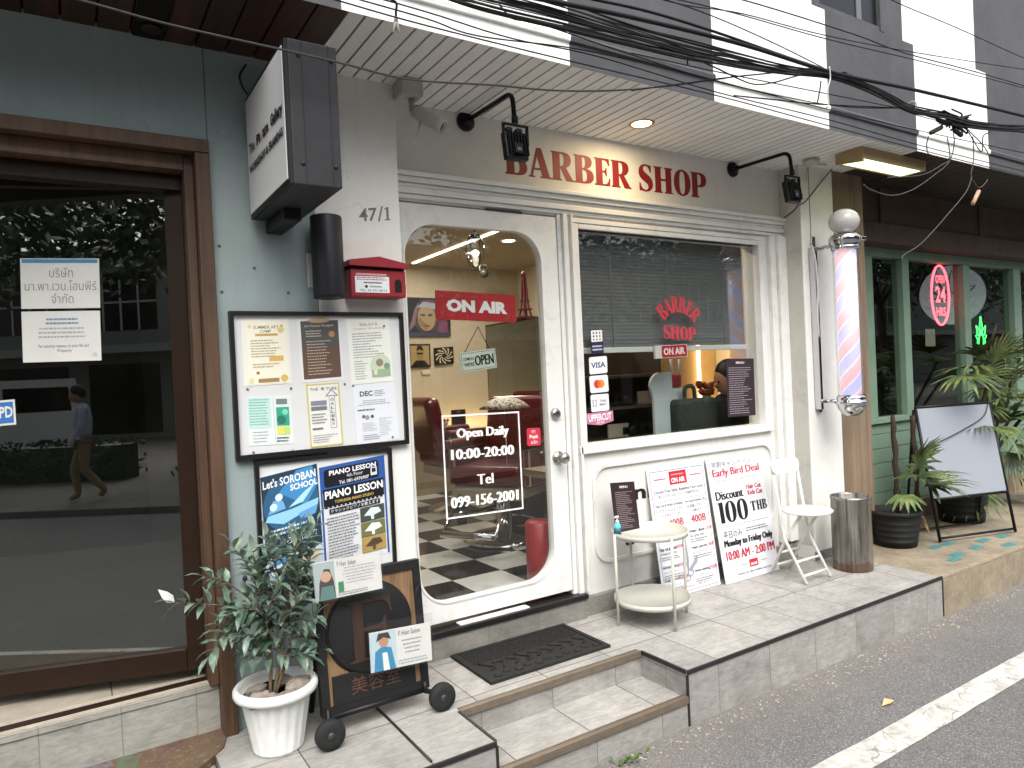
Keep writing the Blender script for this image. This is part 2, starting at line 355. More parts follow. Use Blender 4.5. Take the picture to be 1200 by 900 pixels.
class Ink:
    """writing and marks on one flat face: unit frame F (x right, y up, z off the face); one mesh of flat ink"""
    def __init__(s, F, lift=0.0012): s.F = F; s.b = MB(); s.z = lift; s.k = 0; s.W = F.col[0].to_3d().length; s.H = F.col[1].to_3d().length
    def _M(s): s.k += 1; return s.F @ Matrix.Translation((0, 0, s.z + s.k * 0.00008))
    def rect(s, x0, y0, x1, y1, c): s.b.m(ink(c)); M = s._M(); s.b.face([M @ Vector((x, y, 0)) for x, y in rect(x0, y0, x1, y1)]); return s
    def poly(s, pts, c, hole=None):
        s.b.m(ink(c)); s.b.add(outline_mesh([pts] + ([hole] if hole else []), 0), s._M()); return s
    def rr(s, x0, y0, x1, y1, r, c):                              # round corners in true proportion
        a = s.H / s.W; p = rrect(x0 / a if a else 0, y0, x1 / a, y1, r); return s.poly([(x * a, y) for x, y in p], c)
    def ring(s, x0, y0, x1, y1, t, c):
        tx = t * s.H / s.W; return s.poly(rect(x0, y0, x1, y1), c, rect(x0 + tx, y0 + t, x1 - tx, y1 - t))
    def disc(s, cx, cy, r, c, n=32): return s.poly(ell(cx, cy, r * s.H / s.W, r, n), c)
    def text(s, t, x0, y0, x1, y1, c, bold=0.0, heavy=0.0, fit=True, rot=0.0, res=2):
        """writing stretched into the box; heavy adds weight to the upright strokes only"""
        me = text_mesh(t, bold, res)
        if not len(me.vertices): return s
        xs = [v.co.x for v in me.vertices]; ys = [v.co.y for v in me.vertices]; a, b_, c0, d = min(xs), max(xs), min(ys), max(ys)
        T = Matrix.Translation((x0, y0, 0)) @ Matrix.Diagonal(((x1 - x0) / (b_ - a), (y1 - y0) / (d - c0), 1, 1)) @ Matrix.Translation((-a, -c0, 0))
        if rot: T = Matrix.Translation(((x0 + x1) / 2, (y0 + y1) / 2, 0)) @ Matrix.Diagonal((1, s.W / s.H, 1, 1)) @ Matrix.Rotation(rot, 4, 'Z') @ Matrix.Diagonal((1, s.H / s.W, 1, 1)) @ Matrix.Translation((-(x0 + x1) / 2, -(y0 + y1) / 2, 0)) @ T
        s.b.m(ink(c))
        sh = (-1, 0, 1) if heavy else (0,)
        for k in sh: s.b.add(me.copy(), s._M() @ Matrix.Translation((k * heavy * (x1 - x0), 0, 0)) @ T)
        bpy.data.meshes.remove(me); return s
    def caps(s, t, x0, y0, x1, y1, c):
        wd = sum(GL[ch][1] for ch in t) - 0.03; x = 0; s.b.m(ink(c)); M = s._M()
        for ch in t:
            if GL[ch][0]: s.b.add(outline_mesh(svg(GL[ch][0]), 0), M @ Matrix.Translation((x0, y0, 0)) @ Matrix.Diagonal(((x1 - x0) / wd, y1 - y0, 1, 1)) @ Matrix.Translation((x, 0, 0)))
            x += GL[ch][1]
        return s
    def lines(s, x0, y0, x1, y1, n, c, fill=0.5, seed=1, ragged=0.3, center=False):
        """rows of small print too small to read in the photo"""
        rg = random.Random(seed); dy = (y1 - y0) / n; s.b.m(ink(c)); M = s._M()
        for i in range(n):
            y = y1 - (i + 0.5) * dy; L = (x1 - x0) * (1 - ragged * rg.random()); x = x0 + ((x1 - x0 - L) / 2 if center else 0); e = x + L
            while x < e:
                w = (x1 - x0) * rg.uniform(0.03, 0.11); w = min(w, e - x); h = dy * fill * rg.uniform(0.42, 0.5)
                s.b.face([M @ Vector(p + (0,)) for p in rect(x, y - h, x + w, y + h)]); x += w + (x1 - x0) * 0.018
        return s
    def build(s, name, parent): return s.b.build(name, parent)

def thing(name, label, cat, loc=(0, 0, 0), group=None):
    o = bpy.data.objects.new(name, None); COL.objects.link(o); o.location = loc; o.empty_display_size = 0.05
    return tag(o, label, cat, group)
def tag(o, label, cat, group=None, kind=None):
    o['label'] = label; o['category'] = cat
    if group: o['group'] = group
    if kind: o['kind'] = kind
    return o
def struct(o): o['kind'] = 'structure'; return o
# ------------------------------------------------------------------ the setting: road, pavement, steps
PZ, YF, ZS, YP = 0.27, -0.848, 2.893, -0.165       # platform top, its front, soffit height, pillar faces
# asphalt
m = bpy.data.materials.new('asphalt'); m.use_nodes = True; k = N(m); p = k.pos(); k.b.inputs['Roughness'].default_value = 0.85
vo = k.n('TexVoronoi'); vo.inputs['Scale'].default_value = 260; k.l(p, vo.inputs['Vector'])
sp = k.sep(vo.outputs['Color'])[0]
c = k.ramp(sp, (0.0, '#575655'), (0.5, '#6b6a69'), (0.88, '#7c7a78'), (0.985, '#a5a29e'))
c = k.mix(1.0, c, k.ramp(k.noise(p, 1.3, 8, 0.7), (0.3, (0.78, 0.78, 0.79)), (0.55, (0.97, 0.97, 0.97)), (0.75, (1.08, 1.07, 1.06))), 'MULTIPLY')
c = k.mix(k.math('MULTIPLY', k.ramp(k.noise(p, 2.6, 4, .6), (0.62, (0, 0, 0)), (0.72, (1, 1, 1))), 0.45), c, '#3b3a39')      # oil and damp patches
y_ = k.sep(p)[1]                                   # dusty strip of grit along the kerb
grit = k.math('MULTIPLY', k.math('SMOOTH_MIN', k.math('MAXIMUM', k.math('MULTIPLY', k.math('ADD', y_, 1.2), 3.2), 0.0), 1.0, 0.1), k.noise(p, 7, 7, 0.75))
c = k.mix(k.math('MULTIPLY', grit, 0.6), c, '#8b8176')
k.col(c); k.bump(k.math('ADD', vo.outputs['Distance'], k.noise(p, 45, 5, 0.8)), 0.55, 0.008); ASPH = m
b = MB(ASPH); b.face([(-150, -6.2, .03), (200, -6.2, .03), (200, 0.3, .03), (-150, 0.3, .03)]); struct(b.build('road'))
# painted line, worn and cracked
m = bpy.data.materials.new('road_paint'); m.use_nodes = True; k = N(m); p = k.pos(); k.b.inputs['Roughness'].default_value = 0.7
vo = k.n('TexVoronoi', feature='DISTANCE_TO_EDGE'); vo.inputs['Scale'].default_value = 7
nz = k.n('VectorMath', operation='ADD'); k.l(p, nz.inputs[0]); sc_ = k.n('VectorMath', operation='SCALE'); sc_.inputs['Scale'].default_value = 0.13
nn = k.n('TexNoise'); nn.inputs['Scale'].default_value = 9; k.l(p, nn.inputs['Vector']); k.l(nn.outputs['Color'], sc_.inputs[0]); k.l(sc_.outputs[0], nz.inputs[1]); k.l(nz.outputs[0], vo.inputs['Vector'])
c = k.ramp(k.noise(p, 14, 8, 0.75), (0.3, '#8f8d86'), (0.6, '#c9c7c0'))
crack = k.math('MULTIPLY', k.math('LESS_THAN', vo.outputs['Distance'], 0.018), k.math('GREATER_THAN', k.noise(p, 4, 3), 0.5))
worn = k.math('GREATER_THAN', k.noise(p, 55, 4, 0.8), 0.63)
c = k.mix(k.math('MAXIMUM', k.math('MULTIPLY', crack, 0.6), k.math('MULTIPLY', worn, 0.6)), c, '#56534f'); k.col(c); k.bump(k.noise(p, 90, 4, 0.8), 0.4, 0.004)
b = MB(m); rg = random.Random(3); ed0 = []; ed1 = []
x = -30
while x < 40:
    ed0.append((x, -1.495 + rg.uniform(-.003, .003), 0.034)); ed1.append((x, -1.36 + rg.uniform(-.003, .003), 0.034)); x += 0.12 if -1 < x < 8 else 1.5
for i in range(len(ed0) - 1): b.face([ed0[i], ed0[i + 1], ed1[i + 1], ed1[i]])
struct(b.build('road_marking'))
TT = tiles('platform_tiles', '#9f9d99', 0.354, 0.372, 1.008, -0.476, 'XY', line='#4b4742', gw=0.005)
TR = tiles('riser_tiles', '#979591', 0.354, 0.30, 2.778, -0.03, 'XZ', line='#6a665f', gw=0.004)
TS = tiles('side_tiles', '#979591', 0.36, 0.30, 0.0, -0.06, 'YZ', line='#6a665f', gw=0.004)
BLK = mat('black_trim', '#2a2727', 0.45)
BRZ = mat('bronze_trim', '#75685a', 0.45, 0.3, var=.15, scale=20)
SX0, SX1, SY = 1.258, 2.226, -0.555                  # the step cut into the platform
XL, XR = 0.40, 4.373
b = MB(TT)
top = [[(XL, YF), (SX0, YF), (SX0, SY), (XL, SY)], [(SX1, YF), (XR, YF), (XR, SY), (SX1, SY)], [(XL, SY), (SX0, SY), (SX1, SY), (XR, SY), (XR, 0.06), (XL, 0.06)]]
for t in top: b.face([(x, y, PZ) for x, y in t])
b.face([(SX0, YF + .03, .15), (SX1, YF + .03, .15), (SX1, SY, .15), (SX0, SY, .15)])
b.m(TR)
for x0, x1, y, z0, z1 in ((XL, SX0, YF, 0, PZ), (SX1, XR, YF, 0, PZ), (SX0, SX1, SY, .15, PZ), (SX0, SX1, YF, 0, .15)):
    b.face([(x0, y, z0), (x1, y, z0), (x1, y, z1), (x0, y, z1)])
b.m(TS)
for x, y0, y1, z0 in ((SX0, YF, SY, 0), (SX1, YF, SY, 0), (XL, YF, 0.06, 0)): b.face([(x, y0, z0), (x, y1, z0), (x, y1, PZ), (x, y0, PZ)])
plat = struct(b.build('tiled_pavement'))
b = MB(BLK)
for x0, x1 in ((XL, SX0), (SX1, XR)): b.box(x0, x1, YF - .006, YF + .004, PZ - .016, PZ + .003, .002)
for x in (SX0, SX1): b.box(x - .006, x + .006, YF + .005, SY - .004, PZ - .014, PZ + .004, .002); b.box(x - .005, x + .005, YF - .0055, YF + .003, .0, PZ - .017)
b.box(XR - .004, XR + .006, YF - .004, YF + .002, 0, PZ - .017)
b.tube([(1.008, YF + .02, PZ + .002), (1.008, -.3, PZ + .002)], .006, 4)
struct(b.build('pavement_edge_trim'))
b = MB(BRZ)
for y, z in ((SY, PZ), (YF, .16)):
    b.box(SX0 + .007, SX1 - .007, y - .012, y + .012, z - .002, z + .004, .001); b.m(BLK).box(SX0 + .007, SX1 - .007, y + .0125, y + .016, z - .002, z + .002); b.m(BRZ).box(SX0 + .007, SX1 - .007, y + .0165, y + .024, z - .002, z + .0035, .001); b.box(SX0 + .007, SX1 - .007, y - .0125, y - .006, z - .024, z - .0025, .001); b.box(SX0 + .007, SX1 - .007, y - .006, y + .03, z - .02, z - .003)
struct(b.build('step_nosing'))
# beige concrete pavement to the right, with a few teal tile chips set in it
CONC = mat('beige_concrete', '#8f836f', 0.9, var=.3, scale=3.5, bump=.9, bscale=50, stain=(4, .6, '#5b5347'))
b = MB(CONC); b.box(XR + .008, 30, YF + .01, 0.3, -.02, PZ - .003, .012); b.m(mat('front_concrete', '#77664c', .9, var=.35, scale=3, bump=.9, bscale=45, stain=(7, .7, '#4a3f30'))).box(XR + .009, 30, YF + .002, YF + .0095, .02, PZ - .02, .003); struct(b.build('concrete_pavement'))  # front face in a darker, browner concrete colour with stains
b = MB(mat('teal_chip', '#4c8587', 0.5, var=.3, scale=30))
rg = random.Random(5)
for i in (0, 1, 2, 4, 5, 7, 9, 12):
    q = oz(*[(1096, 641), (1111, 637), (1122, 649), (1131, 642), (1144, 641), (1152, 633), (1166, 634), (1118, 655), (1140, 652), (1175, 628), (1150, 648), (1128, 634), (1182, 638)][i], PZ)
    M = Matrix.Translation(q) @ Matrix.Rotation(rg.uniform(-.04, .04), 4, 'Z'); b.box(-.06, .06, -.028, .028, -.003, .0005, .001, M)
struct(b.build('pavement_tile_inlay'))
# worn painted paving at the left, lower than the shop sill
m = bpy.data.materials.new('worn_painted_paving'); m.use_nodes = True; k = N(m); p = k.pos(); k.b.inputs['Roughness'].default_value = 0.75
c = k.ramp(k.noise(p, 9, 8, 0.75, .3), (0.3, '#42302a'), (0.45, '#5a4338'), (0.58, '#5f4e36'), (0.7, '#553a3a'))
c = k.mix(k.ramp(k.noise(p, 40, 3, 0.8), (0.55, (0, 0, 0)), (0.7, (.6, .6, .6))), c, '#8a8176')
for s_, x0, colr in ((11, 0.13, '#41674f'), (8, -.02, '#5a6272'), (13, .045, '#6b6a72')):
    X = k.sep(p)[0]; band = k.math('MULTIPLY', k.math('GREATER_THAN', k.noise(p, 26, 5, .8), .47), k.math('LESS_THAN', k.math('ABSOLUTE', k.math('SUBTRACT', k.math('ADD', X, k.math('MULTIPLY', k.noise(p, s_, 5, .8), .16)), x0 + .08)), .03))
    c = k.mix(k.math('MULTIPLY', band, 0.75), c, colr)
k.col(c); k.bump(k.noise(p, 60, 6, .8), .6, .006)
b = MB(m); pl = [(-6, -.105), (.455, -.105), (.46, -.19), (.435, -.27), (.38, -.33), (.30, -.40), (.20, -.50), (.10, -.8), (-6, -.8)]
b.shape([[(x, y) for x, y in pl][::-1]], XY(.05), .226); struct(b.build('painted_pavement'))
b = MB(mat('grey_kerb', '#7d7a74', .85, var=.2, scale=4, bump=.4)); b.box(-6, XL - .003, -.81, -.13, -.02, .245, .01); struct(b.build('kerb'))
# a few bits of debris, a dry leaf, a weed at the kerb
q = oz(1040, 825, .03); b = MB(mat('dry_leaf', '#c2a276', .7)); b.face([q + Vector(v) for v in ((-.045, 0, .004), (-.01, -.022, .014), (.045, -.006, .006), (.012, .022, .016))])
tag(b.build('fallen_leaf'), 'dry tan leaf lying on the asphalt inside the white line', 'leaf')
rg = random.Random(11); b = MB(mat('weed_green', '#5d7a3c', .6, var=.3, scale=40))
for j in range(26):
    q = oz(737, 893, .03) + Vector((rg.gauss(0, .035), rg.gauss(0, .02), 0)); d = Vector((rg.uniform(-.04, .04), rg.uniform(-.04, .02), rg.uniform(.01, .035)))
    w = Vector((-d.y, d.x, 0)).normalized() * .008; b.face([q - w * .4, q + d * .5 - w, q + d, q + d * .5 + w])
tag(b.build('weed_plant'), 'tiny green weed growing where the kerb meets the road', 'weed')
rg = random.Random(2); b = MB(mat('grit', '#a39a8c', .9, var=.3, scale=80))
for j in range(420):
    x = rg.uniform(1.5, 5.2); y = YF - .03 - abs(rg.gauss(0, .07)); b.ico((x, y, .033), rg.uniform(.002, .007), 1, 1.3, 1, .7, .25, rg)
tag(b.build('gravel'), 'loose pale grit along the foot of the tiled kerb', 'grit', kind='stuff')

# ------------------------------------------------------------------ barber shop building
WALL = mat('white_wall', '#d8d7d2', .75, var=.05, scale=1.5, bump=.12, bscale=40, stain=(2.5, .3, '#a29e92'), streak=.2, crack=.15)
WPAINT = mat('white_paint', '#dcdcd8', .45, var=.03, scale=4, stain=(9, .4, '#a3a094'), streak=.14, bump=.12, bscale=30)
PILL = mat('pillar_white', '#dddcd6', .75, var=.04, scale=2, bump=.12, bscale=35, stain=(2, .25, '#aaa698'), streak=.22, crack=.2)
WSTRIPE = mat('white_masonry_paint', '#e9e9e6', .8, var=.04, scale=2, bump=.25, bscale=25, stain=(4, .3, '#b5b3ac'), streak=.5)
BSTRIPE = mat('charcoal_masonry_paint', '#4a4a4d', .75, var=.16, scale=2.2, bump=.25, bscale=25, stain=(3, .35, '#626265'), streak=.6)
shop = thing('barber_shop', 'white barber shop front with black and white striped parapet', 'shop', (2.7, 0, 0))
FL = .41
WX0, WX1, WZ0, WZ1 = 2.41, 3.93, 1.17, 2.36       # window glass
a, b_ = oy(675, 268), oy(687, 521); WX0 = (a.x + b_.x) / 2; WZ1 = a.z
a, b2 = oy(887, 288), oy(895, 498); WX1 = (a.x + b2.x) / 2; WZ0 = (b_.z + b2.z) / 2; WZ1 = (WZ1 + a.z) / 2
DX0, DX1, DZ0, DZ1 = 1.30, 2.255, .425, 2.435     # door leaf
DZ1 = oy(560, 245).z; XC = 4.145                    # right inner corner
# front wall with door and window holes (150 mm thick)
b = MB(WALL)
for x0, x1, z0, z1 in ((1.0, XC + .2, DZ1 + .005, 3.2), (DX1 + .004, WX0, PZ, DZ1 + .0045), (WX0 + .0005, WX1, PZ, WZ0), (WX1 + .0005, XC + .2, PZ, DZ1 + .0045), (WX0 + .0005, WX1, WZ1, DZ1 + .0045)):
    b.box(x0, x1, 0.0, .12, z0, z1)
b.build('front_wall', shop)
# pillars
b = MB(PILL); b.box(.905, 1.285, YP, .12, PZ, ZS + .1, .004); b.build('pillar', shop)
b = MB(PILL); b.box(XC, 4.5, YP, .12, PZ, ZS + .1, .004); b.m(mat('shaded_grimy_pillar', '#b9b7b0', .8, var=.06, scale=2, bump=.15, bscale=35, stain=(4, .5, '#86847c'))).box(XC - .003, XC - .0005, YP + .006, -.003, PZ + .1, ZS); b.m(mat('groove', '#7b7a73', .8)).box(4.235, 4.243, YP - .0015, YP + .01, 1.25, ZS); b.build('pillar', shop)  # return face of the pier: shade put into its darker base, plus real grime
# skirting of grey tile, door threshold
SK = tiles('skirting_tiles', '#7f7d77', .30, .3, 2.3, 0.1, 'XZ', line='#6a665f', gw=.004)
b = MB(SK); b.box(DX1 + .06, XC - .002, -.03, .0, PZ, .372, .002); b.box(1.29, DX1 + .058, -.05, .0, PZ, .375); b.box(4.14, 4.5, YP - .006, YP, PZ, .33); b.build('skirting', shop)
b = MB(mat('black_sill', '#1c1b1b', .4)); b.box(1.287, DX1 + .065, -.062, .1, .376, .402, .003); b.m(WPAINT).box(1.55, 1.95, -.045, -.0, .403, .409); b.build('threshold', shop)
# soffit boards
b = MB(mat('soffit_white', '#e0dfdc', .6, var=.05, scale=1.3, stain=(1.6, .25, '#a09a8d')))
bw = 0.0655; x = .905
while x < 4.62:
    xe = min(x + bw - .0085, 4.63); b.box(x, xe, -.672, .0, ZS, ZS + .012, .0015); x += bw
b.m(mat('soffit_dark', '#3a3835', .9)).box(.905, 4.63, -.672, 0, ZS + .013, ZS + .03); b.build('soffit', shop)
# striped parapet: lower fascia with a ledge, upper wall set back
fx = [(-7, .876), (.876, 1.874), (1.874, 2.764), (2.764, 3.703), (3.703, 4.63), (4.63, 5.579), (5.579, 6.52), (6.52, 7.45), (7.45, 8.4), (8.4, 9.3), (9.3, 20)]
b = MB(); LEDGE = [(-.674, ZS), (-.674, 2.99), (-.686, 2.994), (-.690, 3.012), (-.684, 3.024), (-.674, 3.028), (-.674, 3.565), (-.61, 3.565), (-.61, 6.5), (-.56, 6.5), (-.56, ZS + .1), (-.6735, ZS + .05)]
for i, (x0, x1) in enumerate(fx):
    b.m(WSTRIPE if i % 2 else BSTRIPE)
    A = [b.bm.verts.new((x0, y, z)) for y, z in LEDGE]; B = [b.bm.verts.new((x1, y, z)) for y, z in LEDGE]; n = len(LEDGE)
    b._tag([b.bm.faces.new((A[j], A[(j + 1) % n], B[(j + 1) % n], B[j])) for j in range(n)])
    if i == 0: b._tag([b.bm.faces.new(A)])
b.build('striped_parapet', shop, normals=True)
b = MB(mat('dark_window_void', '#17181a', .3)); q0, q1 = oy(955, 5, -.612), oy(1027, 33, -.612)
b.box(q0.x, q1.x, -.614, -.6, q1.z, q1.z + 1.3); b.m(BSTRIPE).box(q0.x - .03, q0.x, -.64, -.6, q1.z - .03, q1.z + 1.3); b.box(q1.x, q1.x + .04, -.64, -.6, q1.z - .03, q1.z + 1.3); b.box(q0.x, q1.x, -.63, -.6, q1.z - .04, q1.z)
b.m(mat('win_frame_grey', '#5c6066', .4)).box(q1.x - .22, q1.x - .17, -.62, -.6, q1.z, q1.z + 1.3)
b.build('upper_window', shop)
# stepped moulding over door and window and down the sides
def mould(b, x0, x1, z0, z1, t, steps):            # horizontal run, stepped
    for f0, f1, d in steps: b.box(x0, x1, -d, .0, z0 + (z1 - z0) * f0, z0 + (z1 - z0) * f1 - .0015, .003)
MZ0, MZ1 = DZ1 + .015, DZ1 + .135
ST = ((0, .18, .018), (.18, .42, .03), (.42, .6, .024), (.6, .82, .04), (.82, 1, .055))
b = MB(WPAINT); mould(b, 1.287, XC - .002, MZ0, MZ1, 0, ST)
for x0, x1, d in ((WX1 + .10, WX1 + .135, .03), (WX1 + .137, WX1 + .165, .024), (WX1 + .167, XC - .003, .045)): b.box(x0, x1, -d, 0, PZ + .12, MZ0 - .002, .003)
for x0, x1, d in ((DX1 + .004, DX1 + .03, .012), (DX1 + .032, DX1 + .062, .03), (DX1 + .085, DX1 + .10, .03)): b.box(x0, x1, -d, 0, PZ + .125, MZ0 - .002, .003)
b.box(WX0 - .055, WX1 + .055, -.022, 0, WZ1 + .03, WZ1 + .055, .003)
b.build('moulding', shop)
# window
wf = MB(WPAINT)
for x0, x1, z0, z1, d in ((WX0 - .045, WX0, WZ0 - .04, WZ1 + .03, .018), (WX1, WX1 + .045, WZ0 - .04, WZ1 + .03, .018), (WX0 + .001, WX1 - .001, WZ1, WZ1 + .0285, .018), (WX0 - .06, WX1 + .06, WZ0 - .045, WZ0 - .002, .03)):
    wf.box(x0, x1, -d, .05, z0, z1, .004)
win = wf.build('window', shop)
GLS = glass('shop_glass', (.93, .95, .94), 1.5)
b = MB(GLS); b.box(WX0, WX1, .035, .041, WZ0, WZ1); b.build('pane', win)
# raised round-cornered panel under the window
o1 = rrect(2.42, .53, 3.95, 1.075, .10); o2 = rrect(2.438, .548, 3.932, 1.057, .085)
b = MB(WPAINT); b.shape([o1, o2], XZ(.0), .016); b.build('panel_moulding', shop)
F = frame_of((2.42, -.001, .53), (1.53, 0, 0), (0, 0, .545)); i_ = Ink(F)
def onF(px, py): q = oy(px, py); return (q.x - 2.42) / 1.53, (q.z - .53) / .545
(x0, y0), (x1, y1) = onF(743, 586), onF(763, 566); i_.text('ni', x0, y0, x1, y1, '#1d1b1c', .03)
(x0, y0), (x1, y1) = onF(733, 640), onF(752, 630); i_.text('S', x0, y0, x0 + .05, y0 + .12, '#1d1b1c', .03); i_.text('n', x0 + .08, y0 + .005, x0 + .13, y0 + .08, '#1d1b1c', .03)
i_.build('panel_lettering', shop)
# painted sign over the window
q0, q1 = oy(594, 203), oy(827, 232); F = frame_of((q0.x - .01, 0, q0.z - .003), (q1.x - q0.x + .02, 0, q1.z - q0.z), (0, 0, .154))
Ink(F).caps('BARBER SHOP', 0, 0, 1, 1, '#82171c').build('painted_sign', shop)
# door leaf with arched-corner glass
b = MB(WPAINT); gx0, gx1, gz0, gz1 = 1.366, 2.15, .515, 2.335
b.shape([rect(DX0, DZ0, DX1, DZ1 - .004), rrect(gx0, gz0, gx1, gz1, .16, 10)], XZ(.045), .05)
b.shape([rrect(gx0 - .006, gz0 - .006, gx1 + .006, gz1 + .006, .165, 10), rrect(gx0 + .004, gz0 + .004, gx1 - .004, gz1 - .004, .157, 10)], XZ(-.004), .006)
door = b.build('door', shop)
b = MB(GLS); b.shape([rrect(gx0 - .003, gz0 - .003, gx1 + .003, gz1 + .003, .16, 10)], XZ(.027), .006); b.build('door_glass', door)
CHR = mat('brushed_steel', '#b9b6b0', .25, 1.0)
q = oy(654, 536, -.01); b = MB(CHR); Ry = Matrix.Rotation(rad(90), 4, 'X')
b.lathe([(.034, 0), (.034, .008), (.015, .012), (.013, .04), (.026, .05), (.03, .066), (.022, .08), (0, .083)], Matrix.Translation((q.x, -.006, q.z)) @ Ry, 24); b.build('door_knob', door)
q = oy(651, 485, -.01); b = MB(CHR); b.lathe([(.03, 0), (.03, .012), (.024, .02), (.012, .022), (0, .022)], Matrix.Translation((q.x, -.006, q.z)) @ Ry, 24); b.build('deadbolt', door)
b = MB(BLK); b.box(DX0 + .52, DX0 + .74, -.012, -.003, DZ1 - .002, DZ1 + .006); b.build('door_gap_strip', door)
# door lettering on the glass
F = pane(((518, 488), (608, 482), (614, 597), (523, 609)), oy, .02); i_ = Ink(F, .002)
wz = '#f2f2ef'
i_.ring(0, 0, 1, 1, .016, wz)
i_.text('Open Daily', .18, .745, .84, .865, wz, -.004, .014); i_.text('10:00-20:00', .1, .565, .9, .665, wz, -.004, .012)
i_.text('Tel', .41, .3, .61, .4, wz, -.004, .03); i_.text('099-156-2001', .07, .1, .93, .205, wz, -.004, .011)
i_.build('door_lettering', door)

# room inside the barber shop
RY, RX, RZ = 4.05, 4.2, 2.85
m = bpy.data.materials.new('checker_floor'); m.use_nodes = True; k = N(m); p = k.pos(); k.b.inputs['Roughness'].default_value = .12
ch = k.n('TexChecker'); ch.inputs['Scale'].default_value = 1 / .335
vv = k.n('VectorMath', operation='SUBTRACT'); k.l(p, vv.inputs[0]); vv.inputs[1].default_value = (1.86, .30, .3); k.l(vv.outputs[0], ch.inputs['Vector'])
ch.inputs['Color1'].default_value = lin('#14110f'); ch.inputs['Color2'].default_value = lin('#d9d8d4')
k.col(k.mix(1.0, ch.outputs[0], k.ramp(k.noise(p, 5, 6, .7), (.3, (.8, .8, .8)), (.7, (1, 1, 1))), 'MULTIPLY'))
b = MB(m); b.box(.8, 4.7, .1, RY, FL - .1, FL); b.build('shop_floor', shop)
CREAM = mat('cream_wall', '#b8ad99', .8, var=.06, scale=1.5)
b = MB(CREAM); b.box(.8, 4.7, RY, RY + .1, FL, RZ); b.box(RX + .45, RX + .55, .12, RY, FL, RZ); b.box(.7, .8, .12, RY, FL, RZ); b.box(3.1, 4.72, 1.75, 1.85, FL, RZ) if 0 else None
b.build('interior_wall', shop)
b = MB(mat('ceiling_tan', '#8d8270', .7, var=.05, scale=2)); b.box(.7, 4.8, .12, RY + .1, RZ, RZ + .1); b.build('interior_ceiling', shop)
LED = glow('led_warm', (1, .82, .58), 4.0); LAMPW = glow('lamp_warm', (1, .92, .78), 7)
q0, q1 = oz(487, 309, RZ - .01), oz(583, 271, RZ - .01)
b = MB(LED); b.box(q1.x - .015, q1.x + .015, q1.y, min(q0.y, 3.95), RZ - .012, RZ - .002); tag(b.build('ceiling_strip_light'), 'thin warm LED strip light across the barber shop ceiling', 'light')
def area(name, loc, size, power, color=(1, .86, .7), rot=(0, 0, 0), sy=None):
    L = bpy.data.lights.new(name, 'AREA'); L.energy = power; L.size = size; L.color = color
    if sy: L.shape = 'RECTANGLE'; L.size_y = sy
    o = bpy.data.objects.new(name, L); o.location = loc; o.rotation_euler = rot; COL.objects.link(o); return o
area('strip_lamp', (q1.x, 2.9, RZ - .03), .06, 5, sy=1.8)
for n_, (px, py) in enumerate(((596, 282), (555, 296), (520, 284))):
    q = oz(px, py, RZ - .01)
    if n_ == 2: q = Vector((2.3, 1.6, RZ - .01))
    t = thing('recessed_light', ['lit round ceiling downlight near the barber shop corner', 'lit ceiling downlight behind the hanging glass lantern', 'ceiling downlight above the barber chairs'][n_], 'light', q, 'ceiling downlights in the barber shop')
    b = MB(LAMPW); b.lathe([(.06, 0), (.06, .006)], Matrix.Translation(q), 20); b.build('lens', t)
    b = MB(WPAINT); b.lathe([(.06, -.004), (.078, -.004), (.08, .008), (.06, .008), (.06, -.004)], Matrix.Translation(q), 20); b.build('trim_ring', t)
    area('downlight_and_fill', q - Vector((0, 0, .02)), .1, 6.5, (1, .9, .78))
area('downlight_and_fill', (3.5, .8, RZ - .03), .1, 5); area('downlight_and_fill', (2.75, .42, RZ - .03), .1, 4)  # second lamp is an unseen fill added to brighten the window goods shelf
# ------------------------------------------------------------------ picture gallery shop at the left
def opl(px, py, P0, n):
    d = _ray(px, py); n = Vector(n); return CAM + d * ((Vector(P0) - CAM).dot(n) / d.dot(n))
TEAL = mat('teal_plaster', '#8d9a99', .8, var=.06, scale=1.2, bump=.2, bscale=18, stain=(2.2, .3, '#76878a'), streak=.3, crack=.2)
gal = thing('gallery_shop', 'teal plaster shop with dark wooden framed glass door', 'shop', (0, -.1, 0))
fq, fb_ = oy(242, 164, -.19), oy(282, 858, -.19); FRX = (fq.x + fb_.x) / 2; FRZ = fq.z; SIL = .455
b = MB(TEAL); b.box(FRX + .001, .9035, YP + .002, .1, .05, ZS + .02, .002); b.box(-5, FRX, YP + .002, .1, FRZ + .001, ZS + .02)
b.m(mat('teal_crack', '#4d5f5e', .9)).box(FRX - .001, FRX + .002, YP + .0005, YP + .01, FRZ + .01, ZS)
for px, py in ((257, 288), (298, 314), (260, 342), (338, 343), (262, 640)):
    q = oy(px, py, YP); b.lathe([(.006, 0), (.005, .002), (0, .003)], Matrix.Translation(q) @ Matrix.Rotation(rad(90), 4, 'X'), 8)
b.build('wall', gal)
DW = wood('dark_frame_wood', '#1b100a', '#321f13', 'z', .5); DWX = wood('dark_frame_wood_across', '#1b100a', '#321f13', 'x', .5)
LW = wood('edge_wood', '#3d2818', '#644830', 'z', .6); LWX = wood('edge_wood_across', '#38261a', '#5c442f', 'x', .6)
b = MB(LW); b.box(FRX - .05, FRX, -.195, -.171, PZ + .0, FRZ - .052, .003); b.m(LWX).box(-5, FRX, -.195, -.171, FRZ - .05, FRZ, .003); b.m(DW).box(FRX - .05, FRX, -.1705, .0, PZ, FRZ - .052, .001); b.m(DWX).box(-5, FRX, -.1705, 0, FRZ - .05, FRZ - .0005, .001)
b.m(DW).box(FRX - .085, FRX - .051, -.14, .02, SIL, FRZ - .052, .002); b.m(DWX).box(-5, FRX - .0855, -.139, .02, FRZ - .11, FRZ - .051, .002)
